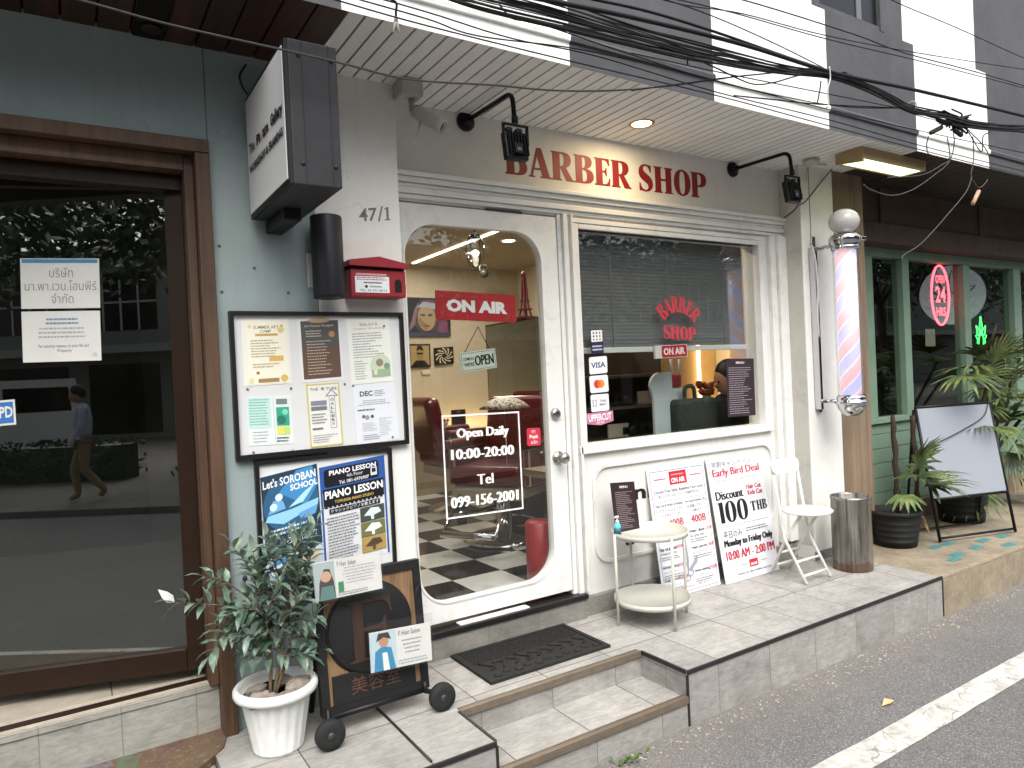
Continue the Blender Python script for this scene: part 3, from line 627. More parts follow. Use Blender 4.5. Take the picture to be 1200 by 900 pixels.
b.build('door_frame', gal)
ALU = mat('brown_aluminium', '#281b12', .38, .2, var=.1, scale=8)
hx = oy(236, 600, -.06).x + .0
b = MB(ALU); b.box(hx + .014, FRX - .086, -.08, .0, SIL + .01, FRZ - .112, .002); b.box(hx + .012, hx + .0135, -.06, -.0, SIL + .01, FRZ - .12)
b.box(-5, hx + .013, -.07, .0, FRZ - .17, FRZ - .112, .002); b.build('jamb', gal)
b = MB(mat('silver_plate', '#a9a7a2', .4, .6)); q = oy(239, 455, -.09); b.box(q.x - .012, q.x + .012, -.105, -.081, q.z - .05, q.z + .05, .003); b.build('strike_plate', gal)
# riser and sill
TRL = tiles('gallery_riser_tiles', '#96958e', .25, .3, .12, .17, 'XZ', line='#77746c', gw=.004)
b = MB(TRL); b.box(-5, FRX - .051, -.115, .12, .2, SIL - .022)
b.m(BRZ).box(-5, FRX - .051, -.12, -.10, SIL - .021, SIL + .001, .002); b.m(mat('pale_track', '#b5aa9a', .5, .2, var=.2, scale=12)).box(-5, FRX - .051, -.099, -.07, SIL - .021, SIL + .003); b.m(ALU).box(-5, FRX - .051, -.069, -.03, SIL - .021, SIL + .006); b.m(mat('pale_track', 0)).box(-5, FRX - .051, -.029, .01, SIL - .021, SIL + .003)
b.build('sill', gal)
# door leaf swung inwards about its right edge
ANG = rad(17.5); hp = Vector((hx, -.055, 0)); ld = Vector((-math.cos(ANG), math.sin(ANG), 0)); ln = Vector((-math.sin(ANG), -math.cos(ANG), 0))
LZ0 = opl(235, 784, hp, ln).z; LZ1 = opl(206, 206, hp, ln).z
gt = opl(193, 222, hp, ln); gb = opl(217, 761, hp, ln); gxr = (gt - hp).dot(ld); GZ1, GZ0 = gt.z, gb.z; gxr = ((gt - hp).dot(ld) + (gb - hp).dot(ld)) / 2
LM = Matrix(((ld.x, ln.x, 0, hp.x), (ld.y, ln.y, 0, hp.y), (0, 0, 1, 0), (0, 0, 0, 1)))   # x along the leaf from the hinge, y towards the street
LWID = 1.15
b = MB(ALU)
b.box(0, gxr, -.045, .0, LZ0, LZ1, .003, LM); b.box(LWID - .08, LWID, -.045, .0, LZ0, LZ1, .003, LM)
b.box(gxr + .001, LWID - .081, -.045, .0, LZ0, GZ0, .003, LM); b.box(gxr + .001, LWID - .081, -.045, .0, GZ1, LZ1, .003, LM)
leaf = b.build('door', gal)
DGL = glass('dark_shop_glass', (.52, .54, .5), 4.6)
b = MB(DGL); b.box(gxr - .005, LWID - .076, -.028, -.022, GZ0 - .005, GZ1 + .005, 0, LM); b.build('glass', leaf)
# room behind
DK = mat('gallery_wall_grey', '#5e605a', .9, var=.1); b = MB(DK); b.box(-4, .9, 2.9, 3.0, SIL, 2.75); b.box(.5, .6, .12, 2.9, SIL, 2.75); b.box(-4, .9, .12, 3, 2.75, 2.8); b.build('interior_wall', gal)
b = MB(tiles('gallery_floor_tiles', '#9b9285', .4, .4, .1, .2, 'XY', line='#5a5146', streak=False)); b.box(-5, .5, .011, 3, SIL - .05, SIL - .002); b.build('floor', gal)
b = MB(mat('grey_board', '#84877a', .8, var=.06)); b.box(gxr - .02, LWID, -.16, -.13, LZ0, .98, 0, LM); b.build('added_screen_board', leaf)  # added board; its tone stands in for the hazy lower pane
q = oz(75, 201, 2.7); b = MB(glow('lamp_yellow', (1, .7, .2), 8)); b.lathe([(.05, 0), (.05, .01)], Matrix.Translation(q), 18); tag(b.build('recessed_light'), 'yellow lit downlight above the half open gallery door', 'light')
# dark wooden soffit
PLK = wood('soffit_wood', '#2a1610', '#4a2a1e', 'y', .55, plank=('x', .107, 0))
b = MB(PLK); x = .898; rg = random.Random(4)
while x > -5: b.box(x - .1, x, -.672, YP + .05, ZS + rg.uniform(0, .004), ZS + .02, .002); x -= .107
b.m(mat('soffit_black', '#0c0a09', .9)).box(-5, .9, -.672, .1, ZS + .021, ZS + .04); b.build('soffit', gal)
b = MB(mat('soffit_black', 0)); q = oz(178, 18, ZS); b.box(q.x - .05, q.x + .05, -.62, -.2, ZS - .02, ZS - .001, .004); b.m(ALU); b.lathe([(.03, 0), (.035, .012)], Matrix.Translation((q.x, -.3, ZS - .034)), 16); b.build('soffit_fitting', gal)
# papers on the door glass
paper_w = mat('paper_white', '#d8d8d2', .7, var=.03, scale=8)
def door_paper(corn, name, label):
    tl, tr, br, bl = [opl(c[0], c[1], hp + ln * .0005 * 0 - ln * .019, ln) for c in corn]
    F = frame_of(bl + ln * .0, ((tr - tl) + (br - bl)) / 2, ((tl - bl) + (tr - br)) / 2)
    t = thing(name, label, 'notice', bl); b = MB(paper_w); b.box(0, 1, 0, 1, -.002, .0, 0, F); b.build('sheet', t); return t, Ink(F, .0006)
t, i_ = door_paper(((24, 302), (116, 303), (118, 360), (25, 362)), 'paper_notice', 'white paper with blue top band and large Thai writing on the dark glass door')
i_.rect(.02, .91, .98, .985, '#3a86ad'); i_.text('บริษัท', .36, .62, .66, .82, '#8b8d86'); i_.text('มา.พา.เวน.โฮมพีร์', .05, .36, .96, .56, '#8b8d86'); i_.text('จำกัด', .38, .1, .66, .3, '#8b8d86'); i_.build('lettering', t)
t, i_ = door_paper(((25, 366), (117, 364), (119, 423), (27, 425)), 'paper_notice', 'white paper of small printed lines taped below the blue banded notice')
i_.lines(.3, .72, .72, .88, 2, '#6a85a0', .5, 3, .2, True); i_.lines(.2, .45, .8, .7, 3, '#a0a49e', .4, 4, .25, True); i_.text('For security reasons, to your life and', .2, .26, .84, .345, '#57595a'); i_.text('Property', .44, .17, .62, .25, '#57595a'); i_.disc(.92, .12, .05, '#c3c5bf'); i_.build('lettering', t)
t, i_ = door_paper(((-12, 470), (17, 468), (19, 497), (-10, 500)), 'door_sticker', 'small blue square sticker at the edge of the dark glass door')
i_.rect(.08, .08, .92, .92, '#2f6db3'); i_.text('PD', .35, .3, .9, .75, '#d8d8c8', .03); i_.build('lettering', t)

# projecting box sign
t = thing('box_sign', 'dark grey projecting box sign with white lettered face', 'sign', (.77, -.16, 2.48))
BX0 = .645; q = oy(393, 57, -.75); BX1 = q.x; BY0, BY1, BZ0, BZ1 = -.755, -.19, 2.243, 2.715
BS = mat('box_sign_grey', '#2d2d2f', .5, var=.25, scale=4, bump=.15, bscale=20, stain=(5, .25, '#434347'))
b = MB(BS); b.box(BX0 + .012, BX1, BY0, BY1, BZ0, BZ1, .004)
for z in (BZ0 + .07, BZ1 - .05):
    for x in (BX0 + .045, BX1 - .02): b.lathe([(.007, 0), (.006, .004), (0, .005)], Matrix.Translation((x, BY0 - .001, z)) @ Matrix.Rotation(rad(90), 4, 'X'), 8)
b.box(BX0 + .055, BX0 + .057, BY0 - .003, BY0, BZ0, BZ1); b.box(BX1 - .03, BX1 - .028, BY0 - .003, BY0, BZ0, BZ1)
b.build('box', t)
b = MB(mat('sign_black', '#161617', .5)); b.box(BX0 + .001, BX0 + .0115, BY0 + .002, BY1, BZ0 + .002, BZ1 - .002); b.box(BX0 + .06, BX1 - .05, BY1 - .25, YP, BZ0 - .045, BZ0 - .001, .004); b.box(BX0 + .05, BX1 - .05, BY1, YP, BZ0 + .1, BZ1 - .1)
b.build('frame', t)
b = MB(mat('sign_face', '#c8c9c8', .35)); b.box(BX0 - .003, BX0, BY0 + .02, BY1 - .012, BZ0 + .02, BZ1 - .02); b.build('face', t)
F = frame_of((BX0 - .003, BY1 - .012, BZ0 + .02), (0, BY0 + .02 - BY1 + .012, 0), (0, 0, BZ1 - BZ0 - .04))
i_ = Ink(F, .003); i_.text('The', .07, .50, .24, .59, '#141414', .02); i_.text('Pi', .3, .50, .4, .59, '#101010', .05); i_.text('x', .412, .50, .455, .555, '#b03030'); i_.text('ture', .47, .50, .63, .59, '#101010', .05); i_.text('Gallery', .69, .475, .98, .6, '#101010', .05); i_.text('WORKSHOP & FRAMING', .06, .335, .97, .405, '#101010', .05); i_.build('lettering', t)
b = MB(BLK); b.tube(catmull([(.66, YP, 2.86), (.63, YP - .02, 2.80), (.645, YP - .05, 2.73), (.70, -.2, 2.70)]), .004, 6); tag(b.build('sign_cable'), 'black looped cable between wooden soffit and box sign', 'cable')
# cylinder wall lamp
c0 = Vector((.922, -.25, 0)); t = thing('wall_lamp', 'black cylindrical up and down wall lamp beside the red mailbox', 'lamp', (.922, YP, 2.1))
b = MB(mat('lamp_black', '#222327', .45)); b.lathe([(.058, 1.937), (.062, 1.937), (.063, 1.95), (.063, 2.262), (.06, 2.267), (.05, 2.268), (.048, 2.25), (0, 2.25)], Matrix.Translation(c0), 40); b.build('shade', t)
b = MB(mat('lamp_lens', '#9a978c', .4)); b.lathe([(.055, 1.94), (.055, 1.945)], Matrix.Translation(c0), 30); b.build('lens', t)
b = MB(mat('lamp_black', 0)); b.box(.895, .95, -.2, YP, 2.06, 2.15, .004); b.build('wall_bracket', t)
b = MB(mat('plate_white', '#d2cfc6', .6)); b.box(.862, .90, YP - .008, YP + .001, 1.99, 2.13, .003); b.build('back_plate', t)
# mailbox
t = thing('mailbox', 'red metal mailbox with pitched lid and white label', 'mailbox', (1.145, YP, 1.93))
RED = mat('mailbox_red', '#8e1f27', .4, .1, var=.12, scale=10)
mx0, mx1, mz0 = 1.012, 1.258, 1.945
b = MB(RED); b.box(mx0, mx1, -.255, YP - .001, mz0, mz0 + .115, .006); b.build('box', t)
b = MB(RED); 
pr_ = [(mx0 - .008, mz0 + .128), (mx1 + .008, mz0 + .122), (mx1 + .008, mz0 + .142), ((mx0 + mx1) / 2, mz0 + .168), (mx0 - .008, mz0 + .15)]
b.shape([pr_], XZ(YP - .002), .105); b.build('lid', t)
b = MB(mat('slot_black', '#0d0b0b', .6)); b.box(mx0 + .004, mx1 - .004, -.25, YP, mz0 + .1155, mz0 + .1215); b.shape([[(mx1 - .052, mz0 + .022), (mx1 - .022, mz0 + .022), (mx1 - .022, mz0 + .06)] + [(mx1 - .037 + .015 * math.cos(rad(a)), mz0 + .06 + .017 * math.sin(rad(a))) for a in range(0, 181, 20)]], XZ(-.2552), .0015); b.build('slot', t)
b = MB(RED); b.box(mx1 + .0005, mx1 + .006, -.24, -.2, mz0 + .02, mz0 + .06, .002); b.build('lock_tab', t)
F = frame_of((mx0 + .018, -.256, mz0 + .018), (.15, 0, 0), (0, 0, .07)); i_ = Ink(F); i_.rect(0, 0, 1, .97, '#d9dadb'); i_.lines(.05, .72, .95, .95, 2, '#7a3030', .5, 2, .1); i_.lines(.25, .5, .8, .68, 1, '#2b2b2e', .5, 3, .1); i_.disc(.32, .36, .09, '#222'.replace('#222', '#222222')); i_.lines(.42, .28, .8, .44, 1, '#55565a', .5, 6, .1); i_.text('TEL. 02-391-8214', .12, .07, .92, .2, '#2b2b2e'); i_.rect(.03, 1.02, .93, 1.14, '#c98d90'); i_.build('label', t)
# house number
q0, q1 = oy(421, 260, YP), oy(458, 258, YP); F = frame_of((q0.x, YP, q0.z), (q1.x - q0.x, 0, q1.z - q0.z), (0, 0, .062)); t = thing('house_number', 'grey house number 47/1 on the white pillar', 'house number', q0)
i_ = Ink(F); i_.text('47', 0, 0, .56, .93, '#6f6d68', .012, .004); i_.text('/', .58, -.05, .76, 1.0, '#6f6d68', .008); i_.poly([(.8, 0), (.99, 0), (.99, .07), (.935, .09), (.935, .93), (.89, .93), (.8, .83), (.8, .76), (.86, .8), (.86, .09), (.8, .07)], '#6f6d68'); i_.build('numerals', t)

# ------------------------------------------------------------------ notice boards with their posters
FB = mat('board_frame_black', '#1b1818', .4); BW = mat('board_white', '#cfd0cf', .5, var=.02)
def board(x0, x1, z0, z1, name, label, backm, y=YP, t_=.028):
    t = thing(name, label, 'notice board', ((x0 + x1) / 2, y, z0))
    b = MB(FB); b.shape([rect(x0, z0, x1, z1), rect(x0 + .016, z0 + .018, x1 - .016, z1 - .016)], XZ(y), t_); b.build('frame', t)
    b = MB(backm); b.box(x0 + .012, x1 - .012, y - .012, y - .001, z0 + .014, z1 - .012); b.build('backing', t); return t
N0 = (.545, 1.266, 1.312, 1.888)
tb1 = board(*N0, 'notice_board', 'white notice board in black frame holding six pinned posters', BW)
tb2 = board(.612, 1.183, .79, 1.301, 'notice_board', 'black framed board holding the blue school and piano posters', BW, YP, .024)
for px, py in ((290, 456), (341, 455), (450, 382), (343, 528), (297, 530), (460, 512), (404, 450), (414, 452)):
    b = MB(mat('thumb_tack', '#77756f', .4, .5)); q = oy(px, py, -.178); b.lathe([(.005, 0), (.004, .004), (.0015, .006)], Matrix.Translation(q) @ Matrix.Rotation(rad(90), 4, 'X'), 8); b.build('pin', tb1)
def poster(px, name, label, base, y=-.1785, grp=None):
    F = pane(px, oy, y); F.translation.y = y
    t = thing(name, label, 'poster', F.translation.copy(), grp); b = MB(mat('paper_' + base, base, .6, var=.015, scale=10)); b.box(0, 1, 0, 1, -.001, .0, 0, F); b.build('sheet', t); return t, Ink(F, .0006)
G1 = 'posters on the white notice board'
t, i_ = poster(((282, 375), (338, 374), (342, 449), (286, 453)), 'poster', 'cream summer art camp poster with small drawings', '#dedcd0', grp=G1)
i_.rr(.1, .02, .93, .98, .03, '#e2dfcb'); i_.text('SUMMER ART', .25, .86, .78, .91, '#8b7355', .01); i_.text('CAMP', .38, .80, .62, .845, '#8b7355', .01); i_.rect(.28, .75, .75, .785, '#b9974f'); i_.lines(.18, .42, .8, .70, 7, '#a08f6e', .45, 5, .4); i_.rect(.55, .36, .85, .44, '#c9a75a'); i_.lines(.2, .26, .8, .34, 2, '#b09a6c', .5, 8); i_.disc(.3, .19, .025, '#a06a3c'); i_.rect(.3, .04, .74, .1, '#9a7a4a'); i_.disc(.85, .09, .055, '#c9b05a'); i_.disc(.82, .84, .05, '#d6c186'); i_.disc(.84, .90, .02, '#c79d5c'); i_.disc(.17, .9, .03, '#d9c79a'); i_.disc(.16, .08, .04, '#d8cfa0'); i_.build('print', t)
t, i_ = poster(((347, 374), (398, 372), (402, 445), (353, 449)), 'poster', 'dark brown and slate menu style poster with pale writing', '#d9d8d5', grp=G1)
i_.rect(.07, .05, .95, .96, '#5a4436'); i_.rect(.07, .55, .95, .96, '#4c4a49'); i_.text('Art Flower Designer', .15, .855, .85, .9, '#cdbfae'); i_.lines(.18, .70, .6, .82, 3, '#b9aa98', .4, 12); i_.lines(.18, .1, .82, .66, 12, '#b5a593', .32, 13, .45); i_.poly(ell(.5, .965, .26, .04), '#b59a72'); i_.disc(.78, .74, .05, '#b07a4d'); i_.build('print', t)
t, i_ = poster(((407, 374), (455, 371), (462, 447), (412, 451)), 'poster', 'pale kids art poster with green picture in its corner', '#dadbd3', grp=G1)
i_.text('Kids Art &', .3, .875, .72, .92, '#b59a55', .01); i_.text('Creative Workshop', .14, .81, .88, .85, '#7f9a8c'); i_.lines(.1, .38, .85, .78, 10, '#8d9088', .36, 21, .45); i_.lines(.1, .06, .42, .36, 8, '#8d9088', .36, 22, .4); i_.poly(ell(.72, .25, .25, .18), '#bcc8ae'); i_.disc(.7, .3, .06, '#8a7a62'); i_.poly(rect(.5, .08, .95, .2), '#8fa98a'); i_.rect(.55, .12, .63, .2, '#d8cbb0'); i_.disc(.87, .24, .05, '#6f9178'); i_.build('print', t)
t, i_ = poster(((289, 464), (341, 463), (345, 519), (292, 523)), 'poster', 'mint green leaflet with two panels and yellow patch', '#d5dbd9', grp=G1)
i_.rect(.02, .35, .52, .97, '#b8d6cd'); i_.lines(.05, .4, .48, .95, 10, '#6aa596', .45, 31, .2); i_.lines(.1, .05, .45, .3, 4, '#8f9694', .3, 32); i_.rect(.585, .0, .592, 1, '#9fb3ae'); i_.rect(.65, .82, .9, .93, '#6f7b78'); i_.rect(.64, .38, .93, .76, '#2f9b7e'); i_.disc(.75, .5, .09, '#1f6f5c'); i_.disc(.84, .66, .06, '#77c9ad'); i_.rect(.64, .2, .78, .36, '#d4d35a'); i_.rect(.79, .2, .93, .36, '#b9d26a'); i_.lines(.62, .04, .95, .16, 2, '#3d4947', .5, 33); i_.build('print', t)
t, i_ = poster(((358, 451), (397, 448), (402, 521), (364, 525)), 'poster', 'white picture gallery poster with yellow border and upward arrow', '#d9d9d2', grp=G1)
i_.ring(0, 0, 1, 1, .022, '#c2b552'); i_.text('THE  PI TURE', .1, .89, .92, .935, '#33343a'); i_.text('x', .47, .89, .52, .93, '#a83030'); i_.ring(.66, .28, .84, .8, .006, '#5a5b66'); i_.poly([(.55, .79), (.75, .9), (.95, .79)], '#5a5b66', [(.6, .8), (.75, .885), (.9, .8)])
for j, ch in enumerate('GALLERY'): i_.text(ch, .70, .715 - j * .065, .80, .755 - j * .065, '#2e2f38', .01)
i_.rect(.1, .66, .58, .73, '#7d7f86'); i_.rect(.1, .58, .58, .64, '#6f7178'); i_.lines(.1, .36, .58, .54, 4, '#6f7178', .4, 41); i_.lines(.1, .26, .5, .32, 1, '#3f4148', .5, 42); i_.lines(.1, .06, .85, .2, 4, '#8b8d93', .36, 43, .4); i_.build('print', t)
t, i_ = poster(((412, 452), (462, 448), (468, 515), (419, 521)), 'poster', 'white poster headed DEC with small grey drawings', '#d3d6da', grp=G1)
i_.text('DEC', .16, .8, .46, .89, '#35465c', .03); i_.lines(.5, .78, .75, .9, 4, '#7d828a', .4, 51); i_.lines(.1, .64, .85, .74, 3, '#8d9299', .4, 52, .3, True); i_.lines(.08, .54, .5, .6, 1, '#6a6f76', .5, 53, .1); i_.disc(.2, .46, .03, '#6b5d57'); i_.disc(.28, .44, .04, '#9a8f88'); i_.disc(.4, .45, .03, '#5d5853'); i_.lines(.15, .2, .5, .36, 6, '#b3b8be', .45, 54); i_.lines(.55, .1, .9, .42, 9, '#b3b8be', .4, 55, .6); i_.lines(.15, .05, .6, .15, 3, '#7d828a', .45, 56); i_.build('print', t)
# the two posters in the lower frame
t, i_ = poster(((303, 549), (372, 541), (381, 652), (313, 684)), 'poster', 'blue space themed abacus school poster with white headline', '#c9d3da', y=-.1782)
i_.rect(.02, .22, .985, .985, '#1c3242'); i_.poly(ell(.5, .68, .47, .26), '#28587a'); i_.poly([(.3, .8), (.62, .97), (.9, .98), (.98, .8), (.75, .62)], '#3a83b5'); i_.text("Let's SOROBAN", .05, .865, .95, .945, '#e6ebee', .02); i_.text('SCHOOL', .5, .79, .97, .85, '#e6ebee', .03)
i_.poly([(.05, .56), (.35, .5), (.95, .6), (.97, .66), (.5, .62), (.1, .61)], '#8fc3e6'); i_.poly([(.45, .64), (.75, .76), (.92, .8), (.7, .66)], '#a7d2ec'); i_.poly([(.1, .62), (.2, .74), (.36, .72), (.4, .64)], '#6aa5cf'); i_.disc(.3, .76, .035, '#d3e4ef'); i_.disc(.2, .68, .035, '#c4dcea'); i_.poly([(.6, .56), (.95, .6), (.9, .52), (.65, .5)], '#5b9aca')
i_.text('そろばん教室', .27, .3, .9, .37, '#dfe8ec', 0); i_.lines(.1, .4, .85, .48, 2, '#c3d3dc', .5, 61, .3); i_.disc(.15, .3, .035, '#e8ecee'); i_.rect(.02, .0, .985, .21, '#b9c7cf'); i_.poly(ell(.3, .1, .25, .1), '#4f86b5'); i_.poly(ell(.28, .08, .2, .06), '#dfe6e9'); i_.poly(ell(.75, .13, .18, .06), '#c9b99a'); i_.build('print', t)
t, i_ = poster(((373, 541), (450, 533), (456, 640), (381, 668)), 'poster', 'blue bordered piano lesson poster with three photos', '#cfd1d2', y=-.1782)
i_.rect(0, .74, 1, 1, '#244f93'); i_.rect(0, .02, .03, .74, '#244f93'); i_.rect(.97, .0, 1, .74, '#244f93'); i_.rr(.06, .79, .9, .965, .03, '#15161b'); i_.text('PIANO LESSON', .14, .9, .86, .95, '#e8e8e8', .03); i_.text('4th Floor', .4, .855, .65, .89, '#cfcfcf'); i_.text('Tel. 081-6976907', .28, .80, .74, .835, '#d8d8d8', .02); i_.rect(.77, .82, .87, .9, '#c9cbd0'); i_.rect(.79, .85, .85, .89, '#1a1a1f')
i_.rect(.035, .60, .965, .775, '#15161b'); i_.text('PIANO LESSON', .06, .675, .95, .755, '#f0f0f0', .03); i_.text('TOFFLEGIA PIANO STUDIO', .2, .622, .8, .65, '#d0b25a', .01)
for j in range(14): i_.rect(.05 + j * .065, .585, .09 + j * .065, .6, '#15161b')
i_.rect(.11, .525, .89, .575, '#1b1b20'); i_.text('クラシックピアノを教えます', .13, .533, .87, .568, '#eaeaea'); i_.lines(.07, .06, .56, .5, 15, '#6d6d70', .42, 71, .3)
for j, (cA, cB) in enumerate((('#3b4438', '#c9d3d6'), ('#6b6a3c', '#d7dde0'), ('#a48a4a', '#4a3b26'))):
    y0 = .37 - j * .155; i_.rect(.57, y0, .95, y0 + .145, cA); i_.poly([(.62, y0 + .06), (.74, y0 + .13), (.86, y0 + .12), (.9, y0 + .07), (.78, y0 + .05), (.78, y0 + .01), (.74, y0 + .01), (.73, y0 + .05)], cB)
i_.build('print', t)

# ------------------------------------------------------------------ wheeled wooden sign of the hair salon, with two leaflets
t = thing('salon_sign', 'wheeled wooden sign with black round letter F emblem', 'sign', (.98, -.4, PZ))
SXa, SXb, SZ0, SZ1 = .752, 1.188, .350, .862; SYF = -.446
SW = wood('salon_sign_wood', '#5a412d', '#9b7e5a', 'z', .65, plank=('x', .145, .055)); BKP = mat('sign_paint_black', '#1d1c1d', .55, var=.15, scale=14)
TL_ = Matrix.Translation((0, SYF, SZ0)) @ Matrix.Rotation(rad(-5), 4, 'X') @ Matrix.Translation((0, -SYF, -SZ0))   # leans back a little
b = MB(SW); b.box(SXa + .03, SXb - .03, SYF + .004, SYF + .022, SZ0 + .03, SZ1 - .03, .0, TL_); b.build('board', t)
b = MB(BKP); b.shape([rect(SXa, SZ0, SXb, SZ1), rect(SXa + .032, SZ0 + .032, SXb - .032, SZ1 - .034)], TL_ @ XZ(SYF + .03), .034); b.build('frame', t)
cx, cz, cr = (SXa + SXb) / 2 - .01, (SZ0 + SZ1) / 2 + .035, .168
b = MB(BKP); b.lathe([(cr, 0), (cr, .012), (cr - .004, .016), (0, .016)], TL_ @ Matrix.Translation((cx, SYF + .004, cz)) @ Matrix.Rotation(rad(90), 4, 'X'), 56); b.lathe([(cr + .006, 0), (cr + .008, .004), (cr + .001, .006)], TL_ @ Matrix.Translation((cx, SYF + .004, cz)) @ Matrix.Rotation(rad(90), 4, 'X'), 56); em = b.build('emblem', t)
LF = svg("M-.09,-.12 L-.09,-.112 L-.072,-.108 L-.072,.096 L-.09,.1 L-.09,.108 L.085,.108 L.09,.045 L.082,.045 C.078,.08 .065,.094 .04,.096 L-.03,.096 L-.03,.002 L.02,.002 C.04,.004 .05,.012 .055,.035 L.063,.035 L.063,-.04 L.055,-.04 C.05,-.018 .04,-.01 .02,-.01 L-.03,-.01 L-.03,-.108 L-.01,-.112 L-.01,-.12 Z")
b = MB(wood('letter_wood', '#24160f', '#452d20', 'z', .6)); b.shape(LF, TL_ @ Matrix.Translation((cx, SYF - .013, cz)) @ Matrix.Rotation(rad(90), 4, 'X'), .0025); b.build('letter', em)
b = MB(BKP); b.box(SXa + .045, SXb - .055, SYF - .006, SYF + .0038, SZ0 + .03, SZ0 + .14, .003, TL_); pl_ = b.build('name_plank', t)
F = TL_ @ frame_of((SXa + .115, SYF - .006, SZ0 + .055), (.2, 0, 0), (0, 0, .065)); i_ = Ink(F); i_.text('美容室', 0, 0, 1, 1, '#4f3525'); i_.build('lettering', pl_)
BLKM = mat('black_steel', '#1f1f20', .4, .4); RUB = mat('black_rubber', '#232323', .75)
b = MB(BLKM); b.tube([(SXa + .01, SYF - .0, SZ0 - .005), (SXb - .01, SYF - .0, SZ0 - .005)], .012, 10)
for x, xw in ((SXa + .02, SXa - .0), (SXb - .02, SXb + .025)): b.tube([(x, SYF, SZ0 + .03), (x, SYF - .005, SZ0 - .01), (xw, SYF - .02, PZ + .055), (xw, SYF - .08, PZ + .055)], .011, 8); b.tube([(x, SYF + .02, SZ1 - .1), (x, SYF + .22, PZ + .02)], .012, 8)
b.build('axle', t)
for x in (SXa - .0, SXb + .025):
    M = Matrix.Translation((x, -.53 if x < 1 else -.51, PZ + .0555)) @ Matrix.Rotation(rad(90), 4, 'X') @ Matrix.Diagonal((1.23, 1.23, 1, 1)); b = MB(RUB)
    b.lathe([(.022, -.017), (.042, -.017), (.045, -.008), (.045, .008), (.042, .017), (.022, .017)], M, 32); w_ = b.build('wheel', t)
    b = MB(mat('wheel_hub', '#3a3a3b', .4, .3)); b.lathe([(.0, -.019), (.010, -.019), (.012, -.012), (.022, -.0155), (.022, .0155), (.012, .012), (.010, .02), (.0, .02)], M, 24); b.build('hub', w_)
CLR = glass('clear_plastic', (.985, .985, .985), 1.0)
def leaflet(px, y, label, fn, loc):
    F = pane(px, oy, y); t = thing('leaflet_holder', label, 'leaflet', F.translation.copy(), 'leaflets clipped on the wooden salon sign')
    b = MB(mat('paper_white', 0)); b.box(0, 1, 0, 1, -.0025, 0, 0, F); b.build('leaflet', t); i_ = Ink(F, .0006); fn(i_); i_.build('print', t)
    b = MB(CLR); b.box(-.03, 1.03, -.04, 1.25, .004, .006, 0, F); b.build('holder', t)
def L1(i):
    i.rect(0, 0, .3, .98, '#aab8b4'); i.poly([(.05, .0), (.07, .45), (.15, .8), (.23, .78), (.28, .45), (.3, 0)], '#4a4340'); i.disc(.17, .6, .14, '#c9a389'); i.poly([(.06, 0), (.1, .35), (.26, .35), (.3, 0)], '#5f837c')
    i.text('F Hair Salon', .34, .8, .62, .93, '#5a5d63'); i.lines(.4, .3, .93, .78, 6, '#a3a8ae', .36, 81, .3, True); i.rect(.34, .13, .42, .4, '#3f8a5c'); i.lines(.33, .03, .8, .14, 2, '#8b9096', .5, 83, .1)
def L2(i):
    i.rect(0, 0, .42, .98, '#b9cdd3'); i.poly([(.05, 0), (.08, .5), (.2, .62), (.34, .55), (.4, 0)], '#3d87b0'); i.disc(.22, .72, .13, '#b98f74'); i.poly([(.1, .74), (.14, .95), (.3, .95), (.34, .76), (.22, .84)], '#3c332c'); i.poly([(.2, 0), (.19, .45), (.27, .45), (.3, 0)], '#dfe3e4')
    i.text('F Hair Salon', .46, .8, .82, .93, '#5a5d63'); i.lines(.5, .3, .85, .72, 4, '#8f959b', .32, 85, .3, True); i.lines(.44, .05, .95, .2, 2, '#a3a8ae', .5, 86, .1)
leaflet(((367, 659), (445, 646), (449, 688), (370, 706)), -.505, 'white hair salon leaflet with a green toned portrait atop the wooden sign', L1, None)
leaflet(((433, 743), (504, 729), (507, 774), (435, 789)), -.505, 'white hair salon leaflet with a blue jacket portrait low on the wooden sign', L2, None)
